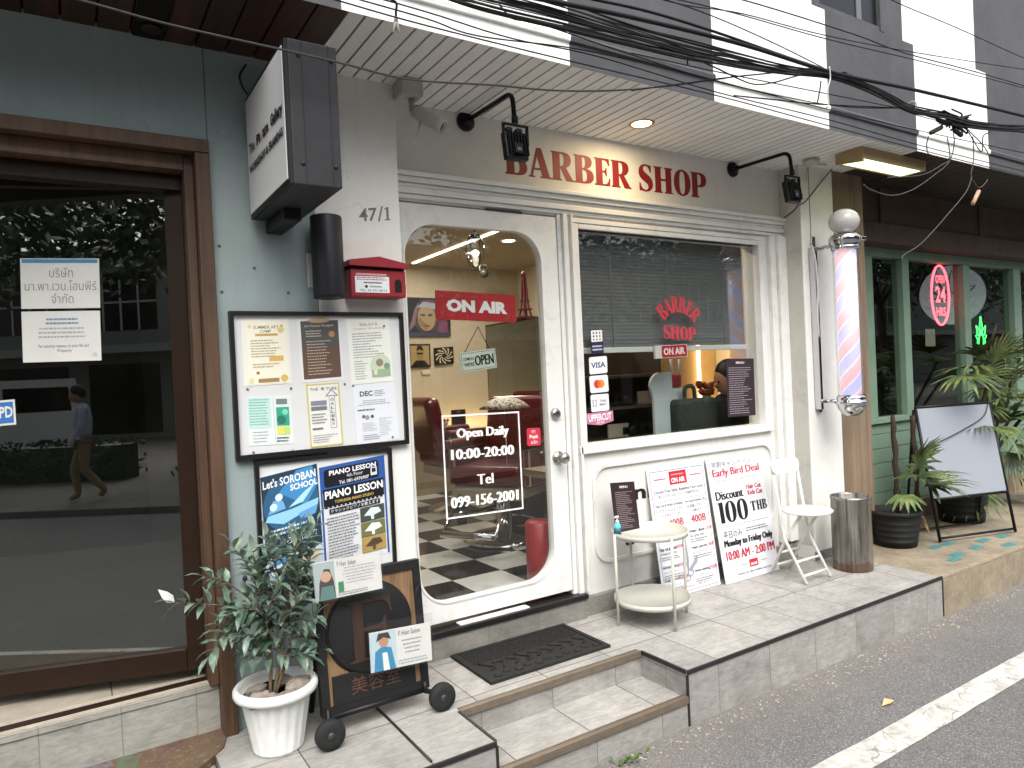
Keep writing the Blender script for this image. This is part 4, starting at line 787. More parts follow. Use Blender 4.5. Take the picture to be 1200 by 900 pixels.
# ------------------------------------------------------------------ lamps, camera and light fitting under the soffit
LBK = mat('lamp_arm_black', '#121213', .35, .3)
def gooseneck(x, z, corner, tipz, label):
    t = thing('gooseneck_floodlight', label, 'floodlight', (x, 0, z), 'floodlights on curved arms over the shop sign')
    b = MB(LBK); M = Matrix.Translation((x, 0, z)) @ Matrix.Rotation(rad(90), 4, 'X')
    b.lathe([(.048, 0), (.048, .012), (.03, .018), (.014, .02), (.014, .05), (0, .05)], M, 28); b.build('wall_plate', t)
    cy, cz = corner
    b = MB(LBK); P0, P1, P2 = Vector((x, 0, z)), Vector((x, cy, cz)), Vector((x, cy - .012, tipz))
    d0 = (P1 - P0).normalized(); d1 = (P2 - P1).normalized()
    bend = [P1 - d0 * .05] + [((1 - s) ** 2) * (P1 - d0 * .05) + 2 * s * (1 - s) * P1 + s * s * (P1 + d1 * .05) for s in (.2, .4, .6, .8)] + [P1 + d1 * .05]
    b.tube([P0] + bend + [P2], .011, 10); b.tube([P2 + Vector((0, 0, .03)), P2], .015, 10); b.build('arm', t)
    b = MB(LBK); hy = cy - .012; w, h = .062, .125; zt = tipz - .012
    for s in (-1, 1): b.box(x + s * w - .004, x + s * w + .004, hy - .008, hy + .008, zt - .085, zt, .001)
    b.box(x - w - .004, x + w + .004, hy - .008, hy + .008, zt - .0, zt + .007, .001); b.build('bracket', t)
    Mh = Matrix.Translation((x, hy, zt - .085)) @ Matrix.Rotation(rad(-8), 4, 'X')
    b = MB(LBK); b.box(-w + .005, w - .005, -.008, .028, -.065, .06, .005, Mh)
    for j in range(7): b.box(-w + .018 + j * .0155, -w + .021 + j * .0155, -.022, -.0085, -.05, .05, 0, Mh)
    b.box(-.02, .02, -.026, -.009, -.045, .0, .002, Mh); b.box(-.04, -.012, -.006, .02, .0605, .08, .002, Mh); b.box(.012, .04, -.006, .02, .0605, .08, .002, Mh)
    b.m(mat('lamp_tag', '#4b4a48', .5)).box(-.012, .008, -.0275, -.0262, -.035, -.02, 0, Mh); b.build('lamp_head', t)
    b = MB(mat('flood_lens', '#c9cac4', .2)); b.box(-w + .012, w - .012, .0285, .032, -.055, .05, .001, Mh); b.build('lens', t)
for px, corner_px, tip_px, lab in (((545, 143), (600, 108), (606, 143), 'black gooseneck floodlight overlapping the first letter of the red sign'), ((858, 199), (925, 178), (932, 204), 'black gooseneck floodlight past the last letter of the red sign')):
    q = oy(*px); c_ = ox(*corner_px, q.x); tp = ox(*tip_px, q.x)
    gooseneck(q.x, q.z, (c_.y, min(c_.z, ZS - .02)), tp.z - .0, lab)
q = oz(752, 145, ZS)
t = thing('recessed_light', 'lit warm recessed downlight in the white plank soffit', 'light', q)
b = MB(glow('downlight_warm', (1, .82, .52), 7)); b.lathe([(.052, -.001), (.052, .003)], Matrix.Translation(q), 28); b.build('lens', t)
b = MB(mat('brass_trim', '#b98d4f', .35, .7)); b.lathe([(.052, -.002), (.066, -.004), (.07, .0), (.052, .004), (.052, -.002)], Matrix.Translation(q), 28); b.build('trim_ring', t)
area('soffit_downlight', q - Vector((0, 0, .012)), .09, 2.0, (1, .76, .45))
# security camera
GW = mat('camera_white', '#b5b2a8', .5, var=.1, scale=12, stain=(14, .5, '#7d7a70'))
t = thing('security_camera', 'white bullet security camera on a stained junction box', 'security camera', (1.40, -.06, ZS))
b = MB(GW); q = oz(478, 107, ZS - .04); jx, jy = q.x, q.y; b.box(jx - .05, jx + .05, jy - .055, jy + .055, ZS - .075, ZS - .001, .008); b.build('junction_box', t)
b = MB(GW); p0 = Vector((jx + .01, jy - .01, ZS - .075)); p1 = p0 + Vector((.0, -.0, -.05)); p2 = p1 + Vector((.03, -.02, -.02)); b.tube([p0, p1, p2], .013, 10); b.build('mount', t)
ca = ox(485, 130, jx + .03); cdir = Vector((.62, -.55, -.55)).normalized(); M = Matrix.Translation(p2) @ cdir.to_track_quat('Z', 'Y').to_matrix().to_4x4() @ Matrix.Scale(1.05, 4)
b = MB(GW); b.lathe([(.0, -.03), (.028, -.03), (.03, -.02), (.03, .085), (.032, .09), (.032, .115), (.027, .115), (.027, .1), (.0, .1)], M, 24); b.build('body', t)
b = MB(mat('lens_black', '#101012', .1)); b.lathe([(.026, .1005), (.018, .104), (0, .106)], M, 24); b.build('lens', t)
b = MB(GW); an = p2 + Vector((.0, .0, -.02)); b.tube([an, an + Vector((-.02, -.02, -.055)), an + Vector((-.06, -.05, -.13))], [.006, .005, .003], 8); b.build('antenna', t)
# fluorescent batten under the soffit at the right
t = thing('fluorescent_light', 'lit yellowish fluorescent batten under the soffit above the barber pole', 'light', (4.6, -.48, ZS))
b = MB(mat('batten_beige', '#a98f68', .6, var=.15, scale=5)); x0, x1, y0, y1 = 4.18, 4.9, -.58, -.40
b.shape([[(y0, 2.80), (y1, 2.825), (y1, ZS - .001), (y0, ZS - .001)]], Matrix(((0, 0, 1, x0), (1, 0, 0, 0), (0, 1, 0, 0), (0, 0, 0, 1))), .012)
b.m(mat('batten_grey', '#b5b1a4', .5, var=.1)).box(x0 + .0125, x1, y0, y0 + .02, 2.825, ZS - .001, .003); b.box(x0 + .0125, x1, y1 - .02, y1, 2.825, ZS - .001, .003); b.box(x1 - .0, x1 + .012, y0, y1, 2.825, ZS - .001, .003); b.box(x0 + .013, x1 - .001, y0 + .021, y1 - .021, ZS - .02, ZS - .002); b.build('housing', t)
b = MB(glow('tube_green', (.9, 1.0, .5), 1.0)); b.box(x0 + .02, x1 - .01, y0 + .022, y1 - .022, 2.828, 2.84, .002); b.build('diffuser', t)
# barber pole
PX, PY = 4.25, -.397; PM = Matrix.Translation((PX, PY, 1.587)) @ Matrix.Scale(.966, 4) @ Matrix.Translation((0, 0, -1.587))
t = thing('barber_pole', 'lit red and blue spiral barber pole with frosted globe and chrome caps', 'barber pole', (PX, YP, 1.2))
CHM = mat('chrome', '#c9c9cc', .08, 1.0)
m = bpy.data.materials.new('pole_spiral'); m.use_nodes = True; k = N(m); p = k.pos(); s_ = k.sep(p)
ang = k.math('DIVIDE', k.math('ARCTAN2', k.math('SUBTRACT', s_[1], PY), k.math('SUBTRACT', s_[0], PX)), 2 * math.pi)
ph = k.math('FRACT', k.math('ADD', k.math('SUBTRACT', k.math('MULTIPLY', ang, 2.0), k.math('DIVIDE', s_[2], .2)), 50.0))
c = k.ramp(ph, (0, '#aaa7de'), (.42, '#afabe0'), (.45, '#cdc6e2'), (.48, '#cdc6e2'), (.52, '#cda6a8'), (.92, '#ca9fa3'), (.96, '#cdc6e2'), (1, '#cdc6e2'))
k.m.node_tree.nodes  # noqa
for e in (): pass
k.col(c); k.l(c, k.b.inputs['Emission Color']); k.b.inputs['Emission Strength'].default_value = .5; k.b.inputs['Roughness'].default_value = .3
cr_ = [n for n in m.node_tree.nodes if n.type == 'VALTORGB'][0]; cr_.color_ramp.interpolation = 'LINEAR'
b = MB(m); b.lathe([(.066, 1.35), (.066, 2.325)], PM, 48); b.build('spiral_drum', t)
b = MB(glass('pole_glass', (.97, .97, .98), .7)); b.lathe([(.08, 1.345), (.08, 2.33)], PM, 48); b.build('glass_tube', t)
b = MB(CHM); b.lathe([(.0, 1.215), (.03, 1.218), (.06, 1.235), (.082, 1.265), (.09, 1.295), (.1, 1.30), (.1, 1.315), (.09, 1.32), (.092, 1.335), (.085, 1.36), (.0, 1.36)], PM, 40); b.build('bottom_cap', t)
b = MB(CHM); b.lathe([(.0, 2.315), (.085, 2.315), (.088, 2.335), (.08, 2.345), (.098, 2.36), (.1, 2.40), (.09, 2.415), (.05, 2.42), (.04, 2.43), (0, 2.43)], PM, 40)
b.m(mat('plate_white', 0)).box(.02, .075, -.105, -.08, 2.368, 2.392, .002, PM); b.build('top_cap', t)
b = MB(mat('globe_glass', '#bdbab8', .18, coat=.4)); b.ball((PX, PY, 2.474), .094, 1, 1, .86); b.build('globe', t)
b = MB(CHM); b.box(PX - .02, PX + .02, YP - .012, YP - .001, 1.25, 2.42, .003)
for z in (1.324, 2.334): b.tube([(PX, YP, z), (PX, PY + .08, z)], .013, 10); b.ball((PX - .03, YP - .03, z), .016, 1, 1, 1, 12, 8)
b.m(mat('bracket_grey', '#4c4b4d', .4, .6)).box(PX - .045, PX - .022, YP - .05, YP - .001, 1.27, 2.34, .003); b.build('wall_bracket', t)
b = MB(mat('cord_white', '#c5c3bd', .5)); b.tube(catmull([(PX - .05, YP - .03, 2.36), (PX - .06, YP - .06, 2.25), (PX - .04, YP - .055, 2.05), (PX - .055, YP - .055, 1.9), (PX - .04, YP - .05, 1.75)]), .006, 6); b.build('cord', t)

# ------------------------------------------------------------------ things on the pavement in front of the barber shop
t = thing('door_mat', 'black rubber door mat with raised dots before the door', 'door mat', (1.84, -.2, PZ))
MT = mat('mat_rubber', '#242322', .75, var=.2, scale=30, bump=.3, bscale=120)
b = MB(MT); b.box(1.48, 2.148, -.437, -.055, PZ + .0005, PZ + .008, .003); b.build('base', t)
b = MB(MT); rg = random.Random(8)
b.shape([rect(1.482, -.435, 2.146, -.057), rect(1.505, -.412, 2.123, -.08)], XY(PZ + .008), .005)
for r_ in range(7):
    for c__ in range(30):
        x = 1.525 + c__ * .0205 + (r_ % 2) * .01; y = -.098 - r_ * .019
        if x < 2.115: b.box(-.006, .006, -.006, .006, 0, .004, .001, Matrix.Translation((x, y, PZ + .008)) @ Matrix.Rotation(rad(45), 4, 'Z'), 1)
for c__ in range(11): b.lathe([(.02, 0), (.016, .005), (.008, .005), (0, .003)], Matrix.Translation((1.55 + c__ * .055, -.38 + .018 * (c__ % 2), PZ + .008)), 14)
for c__ in range(9): b.tube(catmull([(1.54 + c__ * .064 + rg.uniform(-.01, .01), -.245 + rg.uniform(-.02, .02), PZ + .011), (1.58 + c__ * .064, -.285 + rg.uniform(-.02, .02), PZ + .012), (1.55 + c__ * .064, -.325 + rg.uniform(-.01, .01), PZ + .011)], 4), .006, 5)
b.build('raised_pattern', t)
# round two tier table
TC = Vector((2.57, -.283, PZ)); CRM = mat('table_cream', '#bfbdb2', .4, var=.04, scale=6, stain=(9, .25, '#b0ac9a'))
t = thing('side_table', 'round cream metal side table with two tray tiers', 'table', TC); TR_ = .2
tz = oy(752, 627, TC.y).z
for z, nm in ((tz, 'top_tray'), (PZ + .105, 'bottom_tray')):
    b = MB(CRM); b.lathe([(0, z), (TR_ - .006, z), (TR_ - .005, z + .02), (TR_ - .001, z + .022), (TR_, z + .022), (TR_, z - .004), (0, z - .004)], Matrix.Translation((TC.x, TC.y, 0)), 56); b.build(nm, t)
for j, a in enumerate((168, 258, 348, 78)):
    x, y = TC.x + (TR_ + .008) * math.cos(rad(a)), TC.y + (TR_ + .008) * math.sin(rad(a)); b = MB(CRM)
    b.tube([(x, y, PZ + .001), (x, y, tz + .02)], .0075, 12); b.build('leg', t)
# menu card stand and bottle on the table
F = pane(((716, 563), (744, 562), (745, 616), (718, 620)), oy, -.13)
F = frame_of(Vector((F.translation.x, -.16, tz + .003)), F.col[0].to_3d(), Vector((0, .03, F.col[1].to_3d().length * 1.02)))
t = thing('menu_card', 'dark brown menu card standing on the round side table', 'menu', F.translation.copy())
b = MB(mat('menu_brown', '#33262a', .35)); b.box(0, 1, 0, 1, -.006, 0, 0, F); b.build('card', t)
i_ = Ink(F); i_.text('MENU', .34, .88, .68, .93, '#d5d0cc', .03); i_.lines(.12, .06, .88, .82, 20, '#9d8f90', .3, 91, .5); i_.build('print', t)
q = oz(724, 629, tz + .003); t = thing('spray_bottle', 'small pump bottle of blue liquid on the round side table', 'bottle', q)
KS = Matrix.Translation(q) @ Matrix.Diagonal((.8, .8, .8, 1)) @ Matrix.Translation(-q)
b = MB(mat('blue_liquid', '#56b9c4', .2, spec=.6)); b.lathe([(0, 0), (.022, 0), (.024, .006), (.024, .07), (.018, .085), (.012, .09), (0, .09)], KS @ Matrix.Translation(q), 24); b.build('bottle', t)
b = MB(mat('bottle_label', '#2d5f6e', .5)); b.lathe([(.0243, .02), (.0243, .06)], KS @ Matrix.Translation(q), 24); b.build('label', t)
b = MB(mat('pump_clear', '#c9d3d6', .3)); b.lathe([(.012, .0905), (.012, .105), (.005, .107), (.005, .122), (.011, .123), (.011, .135), (0, .137)], KS @ Matrix.Translation(q), 16); b.box(q.x - .025, q.x + .002, q.y - .005, q.y + .005, q.z + .124, q.z + .133, .002, KS); b.build('pump', t)
# price boards leaning on the wall
PB = mat('board_print_white', '#d9dade', .45)
def lean(px, yb, yt, name, label, th=.006):
    tl, tr, br, bl = [Vector(c_) for c_ in (oy(*px[0], yt), oy(*px[1], yt), oz(*px[2], PZ), oz(*px[3], PZ))]
    yb = (bl.y + br.y) / 2; u = Vector(((tr.x - tl.x + br.x - bl.x) / 2, 0, 0)); o = Vector(((bl.x + br.x + tl.x + tr.x) / 4 - u.x / 2, yb, PZ + .003)); v = Vector((0, yt - yb, (tl.z + tr.z) / 2 - PZ))
    F = frame_of(o, u, v); t = thing(name, label, 'sign board', o + u / 2)
    b = MB(PB); b.box(0, 1, 0, 1, -th, 0, 0, F); b.build('board', t); return t, Ink(F, .0006)
rd, bk = '#b3283a', '#1c1b1e'
t, i_ = lean(((755, 552), (825, 541), (849, 687), (775, 702)), -.085, -.012, 'price_board', 'white price list board with red ON AIR badge and scissors drawing')
i_.ring(.035, .02, .965, .975, .004, '#3b4a55')
i_.rect(.36, .855, .66, .96, '#b8242f'); i_.text('ON AIR', .39, .868, .63, .908, '#f2f0ee', .03); i_.lines(.4, .92, .62, .945, 1, '#e0b0b0', .4, 7, .05)
i_.lines(.1, .9, .3, .92, 1, rd, .5, 101, 0); i_.lines(.72, .9, .92, .92, 1, rd, .5, 102, 0)
i_.text('Choose Your Style, Redefine Your Look', .07, .795, .93, .825, bk, .01); i_.text('新しいスタイルを、バーバーの技術で叶える', .14, .762, .85, .787, bk)
i_.rect(.06, .735, .94, .738, '#8a8d92'); i_.text('Hair cut & Wash & Styling', .07, .69, .52, .715, '#2b2c32', .012); i_.text('ヘアカット+シャンプー', .08, .648, .52, .678, bk); i_.text('+スタイリング', .16, .613, .46, .64, bk)
i_.text('For Kids (Under 12)', .58, .69, .93, .713, '#2b2c32', .012); i_.text('お子様ヘアカット', .6, .648, .92, .676, bk); i_.text('(12歳以下)', .65, .613, .86, .638, bk)
i_.text('400B', .25, .53, .5, .59, rd, .0, .01); i_.text('400B', .64, .53, .9, .59, rd, .0, .01)
for y, s1, s2, pr1, side in ((.44, 'Hair dye', 'for gray hair', '1,200B', 1), (.31, 'Hair perm', 'メンズパーマ', '1,200B', 1), (.13, 'Nose waxing', 'ノーズワックス', '200B', 1), (.35, 'Hair cut & Wash', '& Styling & Shaving', '600B', 0), (.21, 'Half wash & Styling', 'シャンプー・セット', '300B', 0), (.11, 'Scalp refresh', '頭皮リフレッシュ', '500B', 0)):
    x0 = .58 if side else .05; i_.text(s1, x0, y + .01, x0 + .26, y + .038, bk, .015); i_.text(s2, x0, y - .025, x0 + .26, y + .0, bk); i_.text(pr1, x0 + .26, y + .012, x0 + .4, y + .04, rd)
    i_.lines(x0, y - .065, x0 + .34, y - .032, 2, '#5a5b60', .4, int(y * 100), .3)
g = '#8f959b'; i_.poly([(.47, .56), (.49, .42), (.50, .24), (.46, .24)], g); i_.poly([(.66, .28), (.64, .22), (.5, .16), (.49, .19)], g); i_.poly([(.455, .25), (.50, .25), (.47, .15), (.45, .16)], g)
for cx_, cy_ in ((.44, .12), (.50, .155)): i_.poly(ell(cx_, cy_, .055, .03), g, ell(cx_, cy_, .037, .02)[::-1])
i_.text('We look forward to serving you!', .08, .045, .55, .065, rd); i_.text('お問い合わせください', .6, .045, .93, .065, rd); i_.build('lettering', t)
t, i_ = lean(((827, 540), (890, 528), (913, 668), (851, 686)), -.09, -.018, 'price_board', 'white early bird deal board reading discount 100 THB')
i_.text('早割キャンペーン', .08, .915, .80, .965, bk); i_.text('Early Bird Deal', .08, .825, .94, .905, rd, -.004, .007); i_.rect(.07, .805, .9, .808, '#6a6c70')
i_.text('Discount', .07, .655, .56, .725, bk, -.004, .016); i_.text('Hair Cut', .64, .705, .92, .745, rd, 0, .012); i_.text('Kids Cut', .65, .655, .93, .695, rd, 0, .012)
i_.caps('100', .07, .47, .6, .635, bk); i_.caps('T', .66, .52, .76, .60, bk); i_.caps('HB', .775, .52, .97, .60, bk); i_.rect(.07, .44, .97, .443, '#6a6c70')
i_.text('平日のみ', .09, .345, .42, .40, bk); i_.lines(.5, .365, .95, .405, 2, '#55565a', .45, 111, .2); i_.text('Monday to Friday Only', .08, .265, .97, .335, bk, -.004, .009); i_.text('10:00 AM - 2:00 PM', .08, .175, .97, .245, rd, -.004, .006)
i_.rect(.46, .085, .62, .145, '#b8242f'); i_.text('ON AIR', .48, .095, .6, .118, '#f2f0ee', .03); i_.lines(.3, .11, .42, .125, 1, '#77787c', .4, 112, 0); i_.lines(.67, .11, .79, .125, 1, '#77787c', .4, 113, 0); i_.text('Choose Your Style, Redefine Your Look', .22, .04, .86, .062, bk, .01); i_.build('lettering', t)
# white folding chair
WC = mat('chair_white', '#d5d4cf', .4, var=.03, scale=8, stain=(12, .25, '#aaa89f'))
t = thing('folding_chair', 'white folding metal chair beside the steel bin', 'chair', (3.83, -.3, PZ))
sx0, sx1, sy0, sy1 = 3.62, 3.935, -.53, -.225; sz = PZ + .415
b = MB(WC); b.lathe([(0, -.01), (.13, -.01), (.148, -.004), (.15, .004), (.142, .012), (0, .012)], Matrix.Translation(((sx0 + sx1) / 2, (sy0 + sy1) / 2, sz)), 40, True, 1.0, .96); b.build('seat', t)
b = MB(WC); M = Matrix.Translation((0, -.235, PZ + .68)) @ Matrix.Rotation(rad(-8), 4, 'X')
b.shape([rrect(sx0 + .01, -.045, sx1 - .04, .045, .042)], M @ Matrix(((1, 0, 0, 0), (0, 0, -1, 0), (0, 1, 0, 0), (0, 0, 0, 1))), .014); b.build('backrest', t)
for x in (sx0 + .035, sx1 - .045):
    b = MB(WC); b.tube([(x, -.235, PZ + .66), (x, -.27, sz + .02), (x, -.30, PZ + .25), (x, -.44, PZ + .005)], .009, 10); b.build('front_leg', t)
for x in (sx0 + .06, sx1 - .07):
    b = MB(WC); b.tube([(x, -.40, sz - .01), (x, -.28, PZ + .23), (x, -.17, PZ + .005)], .009, 10); b.build('rear_leg', t)
b = MB(WC)
for y, z, i0 in ((-.415, PZ + .045, .035), (-.37, PZ + .12, .035), (-.19, PZ + .06, .06), (-.24, PZ + .15, .06)): b.tube([(sx0 + i0, y, z), (sx1 - i0 - .01, y, z)], .008, 8)
b.build('stretcher', t)
# steel bin
t = thing('waste_bin', 'dull steel cylindrical bin by the wooden column', 'bin', (4.165, -.415, PZ))
m = bpy.data.materials.new('brushed_bin'); m.use_nodes = True; k = N(m); p = k.pos(); k.b.inputs['Metallic'].default_value = .85; k.b.inputs['Roughness'].default_value = .28
mp = k.n('Mapping'); mp.inputs['Scale'].default_value = (30, 30, 1.5); k.l(p, mp.inputs[0]); c = k.ramp(k.noise(mp.outputs[0], 1, 5, .7), (.35, '#57544f'), (.65, '#aeaaa2'))
zz = k.sep(p)[2]; rust = k.math('MULTIPLY', k.math('LESS_THAN', k.math('ADD', zz, k.math('MULTIPLY', k.noise(p, 14, 5, .8), .12)), PZ + .12), .6); c = k.mix(rust, c, '#6f4f34'); k.col(c)
b = MB(m); b.lathe([(.115, 0), (.118, .004), (.118, .44), (.121, .445), (.121, .46), (.114, .462), (.11, .455), (.11, .05), (0, .05)], Matrix.Translation((4.165, -.415, PZ + .001)), 48); b.build('body', t)
b = MB(mat('bin_inside', '#151515', .8)); b.lathe([(.108, .40), (0, .405)], Matrix.Translation((4.165, -.415, PZ)), 32); b.build('inside', t)

# ------------------------------------------------------------------ potted olive
pc = Vector((.605, -.382, PZ)); t = thing('potted_plant', 'small olive tree in a ribbed white plastic pot', 'plant', pc)
PW = mat('pot_white', '#d5d6d2', .5, var=.04, scale=7, stain=(6, .3, '#a8a79d'))
prof = [(.0, .004), (.082, .004), (.086, 0), (.09, .008), (.0905, .012), (.1205, .184), (.122, .195), (.128, .2), (.146, .205), (.15, .215), (.149, .228), (.142, .236), (.130, .238), (.126, .22), (.118, .2), (.0, .195)]
b = MB(PW); seg = 72; rings = []
for r_, z in prof:
    ring = []
    for j in range(seg):
        a = 2 * math.pi * j / seg; rr_ = r_ * (1 - .05 * max(0, math.cos(a * 18)) * (1 if .01 < z < .19 and r_ > .08 else 0)); ring.append((pc.x + rr_ * math.cos(a), pc.y + rr_ * math.sin(a), pc.z + z))
    rings.append(ring)
V = [[b.bm.verts.new(q) for q in ring] for ring in rings]
b._tag([b.bm.faces.new((A[j], A[(j + 1) % seg], B[(j + 1) % seg], B[j])) for A, B in zip(V, V[1:]) for j in range(seg)], True)
b.build('pot', t, normals=True)
b = MB(mat('soil', '#3b3128', .95, var=.4, scale=30, bump=.8, bscale=60)); b.lathe([(0, .2), (.118, .2)][::-1], Matrix.Translation(pc), 32); b.build('soil', t)
rg = random.Random(21); RK = mat('rock', '#857c71', .9, var=.35, scale=14, bump=.8, bscale=40)
for dx, dy, r_ in ((-.07, -.06, .038), (-.03, -.085, .03), (.02, -.09, .028), (.065, -.05, .042), (.085, .0, .035), (.04, .05, .03), (-.06, .03, .03)):
    b = MB(RK); b.ico(pc + Vector((dx, dy, .212)), r_, 2, 1.2, .9, .75, .24, rg); b.build('stone', t)
BRK = mat('olive_bark', '#6a5a44', .85, var=.3, scale=30, bump=.5)
m = bpy.data.materials.new('olive_leaf'); m.use_nodes = True; k = N(m); p = k.pos(); k.b.inputs['Roughness'].default_value = .42
ge = k.n('NewGeometry'); n1 = k.noise(p, 23, 2); top = k.ramp(n1, (.28, '#33463a'), (.48, '#536a59'), (.64, '#7b9080'), (.74, '#94996a')); k.col(k.mix(ge.outputs['Backfacing'], top, '#8b9a8b')); OLV = m
branches = []; leaves = MB(OLV); wood_b = MB(BRK)
def leafshape(b, o, d, up, L, w):
    w *= 1.3
    d = d.normalized(); s = d.cross(up); s = s.normalized() if s.length > 1e-3 else d.orthogonal().normalized(); n = s.cross(d).normalized()
    P = [o, o + d * L * .3 + n * L * .05, o + d * L * .62 + n * L * .05, o + d * L - n * L * .06]; wd = [w * .15, w, w * .85, 0]
    vl = [b.bm.verts.new(P[i] - s * wd[i] * .5 + n * wd[i] * .18) for i in range(3)]; vr = [b.bm.verts.new(P[i] + s * wd[i] * .5 + n * wd[i] * .18) for i in range(3)]; vc = [b.bm.verts.new(q) for q in P]
    fs = []
    for i in range(2): fs += [b.bm.faces.new((vl[i], vc[i], vc[i + 1], vl[i + 1])), b.bm.faces.new((vc[i], vr[i], vr[i + 1], vc[i + 1]))]
    fs += [b.bm.faces.new((vl[2], vc[2], vc[3])), b.bm.faces.new((vc[2], vr[2], vc[3]))]; b._tag(fs, True)
def sprig(pts, r0, r1, nl, L, start=.2):
    cm = catmull(pts, 6); wood_b.tube(cm, [r0 + (r1 - r0) * i / (len(cm) - 1) for i in range(len(cm))], 6)
    for j in range(nl):
        f = start + (1 - start) * (j + rg.random() * .6) / nl; i = min(int(f * (len(cm) - 1)), len(cm) - 2); o = cm[i]; tg = (cm[i + 1] - cm[i]).normalized()
        side = tg.orthogonal().normalized(); side.rotate(Matrix.Rotation((j % 2) * math.pi + (j // 2) * 1.57 + rg.uniform(-.5, .5), 3, tg) if False else Matrix.Rotation((j % 2) * math.pi + (j // 2) * 1.57 + rg.uniform(-.5, .5), 3, tg))
        leafshape(leaves, o, (tg * rg.uniform(.4, .9) + side).normalized() + Vector((0, 0, rg.uniform(-.25, .15))), Vector((0, 0, 1)), L * rg.uniform(.75, 1.2), L * .27)
    leafshape(leaves, cm[-1], cm[-1] - cm[-3], Vector((0, 0, 1)), L, L * .25)
def px3(px, py, y): return oy(px, py, y)
base1, base2 = pc + Vector((.0, -.01, .2)), pc + Vector((-.02, .0, .2))
mains = [((320, 796), (333, 745), (338, 700), (345, 650), (352, 622), .0), ((316, 796), (316, 745), (300, 700), (310, 665), (322, 640), .03), ((322, 796), (345, 740), (352, 700), (360, 668), (366, 640), .05)]
for a in mains:
    pts = [px3(*q, pc.y + a[5] * (i / 4) - .01) for i, q in enumerate(a[:5])]; pts[0].z = PZ + .195
    sprig(pts, .007, .0025, 34, .07, .3)
tw = [((318, 750), (280, 715), (240, 708), (205, 706), -.05), ((325, 730), (290, 700), (262, 680), (240, 676), -.02), ((318, 735), (285, 735), (262, 745), (245, 770), -.07), ((322, 710), (300, 680), (285, 655), (272, 640), .02),
      ((330, 715), (310, 690), (300, 665), (296, 645), -.06), ((335, 700), (325, 670), (318, 650), (312, 628), -.04), ((338, 690), (352, 660), (358, 640), (372, 612), .0), ((340, 720), (360, 700), (368, 690), (374, 678), -.05),
      ((338, 750), (355, 745), (368, 748), (378, 762), -.03), ((322, 745), (300, 755), (290, 770), (283, 765), .04), ((330, 720), (345, 690), (350, 670), (345, 640), -.09), ((325, 735), (305, 720), (290, 712), (270, 720), -.1),
      ((335, 735), (350, 725), (362, 728), (372, 720), -.09), ((322, 755), (312, 730), (320, 700), (330, 680), -.11), ((320, 740), (300, 725), (275, 730), (255, 738), .0), ((330, 700), (340, 680), (330, 655), (338, 630), .06),
      ((320, 760), (340, 770), (350, 765), (362, 770), -.06), ((318, 765), (300, 740), (285, 728), (268, 700), -.06), ((330, 760), (325, 740), (340, 715), (356, 700), -.12), ((316, 770), (305, 765), (298, 745), (285, 745), -.08)]
for a in tw: sprig([px3(*q, pc.y + a[4] * (i / 3)) for i, q in enumerate(a[:4])], .0035, .0012, 20, .07, .05)
leaves.build('foliage', t); wood_b.build('trunk', t)
b = MB(mat('pale_leaf', '#c9cdc6', .5)); q = px3(204, 706, pc.y - .05); leafshape(b, q, px3(188, 693, pc.y - .05) - q, Vector((0, -1, .2)), .07, .022); b.build('new_leaf', t)
b = MB(mat('olive_fruit', '#1d1a26', .3))
for px, py in ((287, 678), (318, 666), (333, 682), (352, 652)): b.ball(px3(px, py, pc.y - .06), .0085, 1, 1, 1.2, 10, 8)
b.build('fruit', t)
# ------------------------------------------------------------------ green shop at the right
GRN = mat('green_paint', '#718976', .6, var=.1, scale=3, stain=(4, .3, '#577462'), bump=.1, bscale=30)
BRW = wood('brown_panel', '#3a2b22', '#55402f', 'z', .7); BRX = wood('brown_beam', '#3a2b22', '#594434', 'x', .7)
gs = thing('green_shop', 'green timber shop front with large dark windows and brown lintel', 'shop', (6.4, .1, 0))
GY = .1; COLX1 = 4.86
b = MB(wood('column_wood', '#695646', '#94806a', 'z', .75)); b.box(4.503, COLX1, YP + .002, .12, PZ - .004, ZS, .003); b.build('column', gs)
b = MB(BRW); b.box(COLX1 + .001, 12, -.02, .2, 2.62, ZS + .1); b.m(BRX).box(COLX1 + .001, 12, -.05, .2, 2.47, 2.6195, .003)
for x in (5.35, 6.9, 8.4): b.m(BRW).box(x - .04, x + .04, -.035, -.02, 2.62, ZS)
b.build('lintel', gs)
b = MB(wood('right_soffit_wood', '#1d120e', '#35231b', 'y', .6, plank=('x', .14, 0))); x = 4.632
while x < 12: b.box(x, x + .134, -.672, .0, ZS - .001, ZS + .02, .002); x += .14
b.build('soffit', gs)
GT, GB = 2.40, 1.12; posts = [(5.30, 5.40), (5.83, 5.93), (6.83, 6.94), (7.80, 7.95), (9.2, 9.35)]
b = MB(GRN); b.box(COLX1, 12, GY, GY + .09, GT, 2.469, .003); b.box(COLX1, 12, GY - .03, GY + .09, GB - .04, GB, .003)
for x0, x1 in posts: b.box(x0, x1, GY, GY + .09, GB, GT - .001, .003)
fr_ = b.build('window', gs)
b = MB(glass('green_shop_glass', (.86, .9, .86), 1.5)); b.box(COLX1, 12, GY + .045, GY + .051, GB - .01, GT + .01); b.build('pane', fr_)
b = MB(GRN); z = .42
while z < GB - .05: z1 = min(z + .115, GB - .041); b.box(COLX1, 12, GY + .0, GY + .06, z, z1 - .004, .004); z += .115
b.build('siding', gs)
b = MB(mat('plinth_beige', '#8d7a61', .85, var=.2, scale=4, bump=.3)); b.box(COLX1, 12, GY - .03, GY + .08, .2, .419, .004); b.build('plinth', gs)
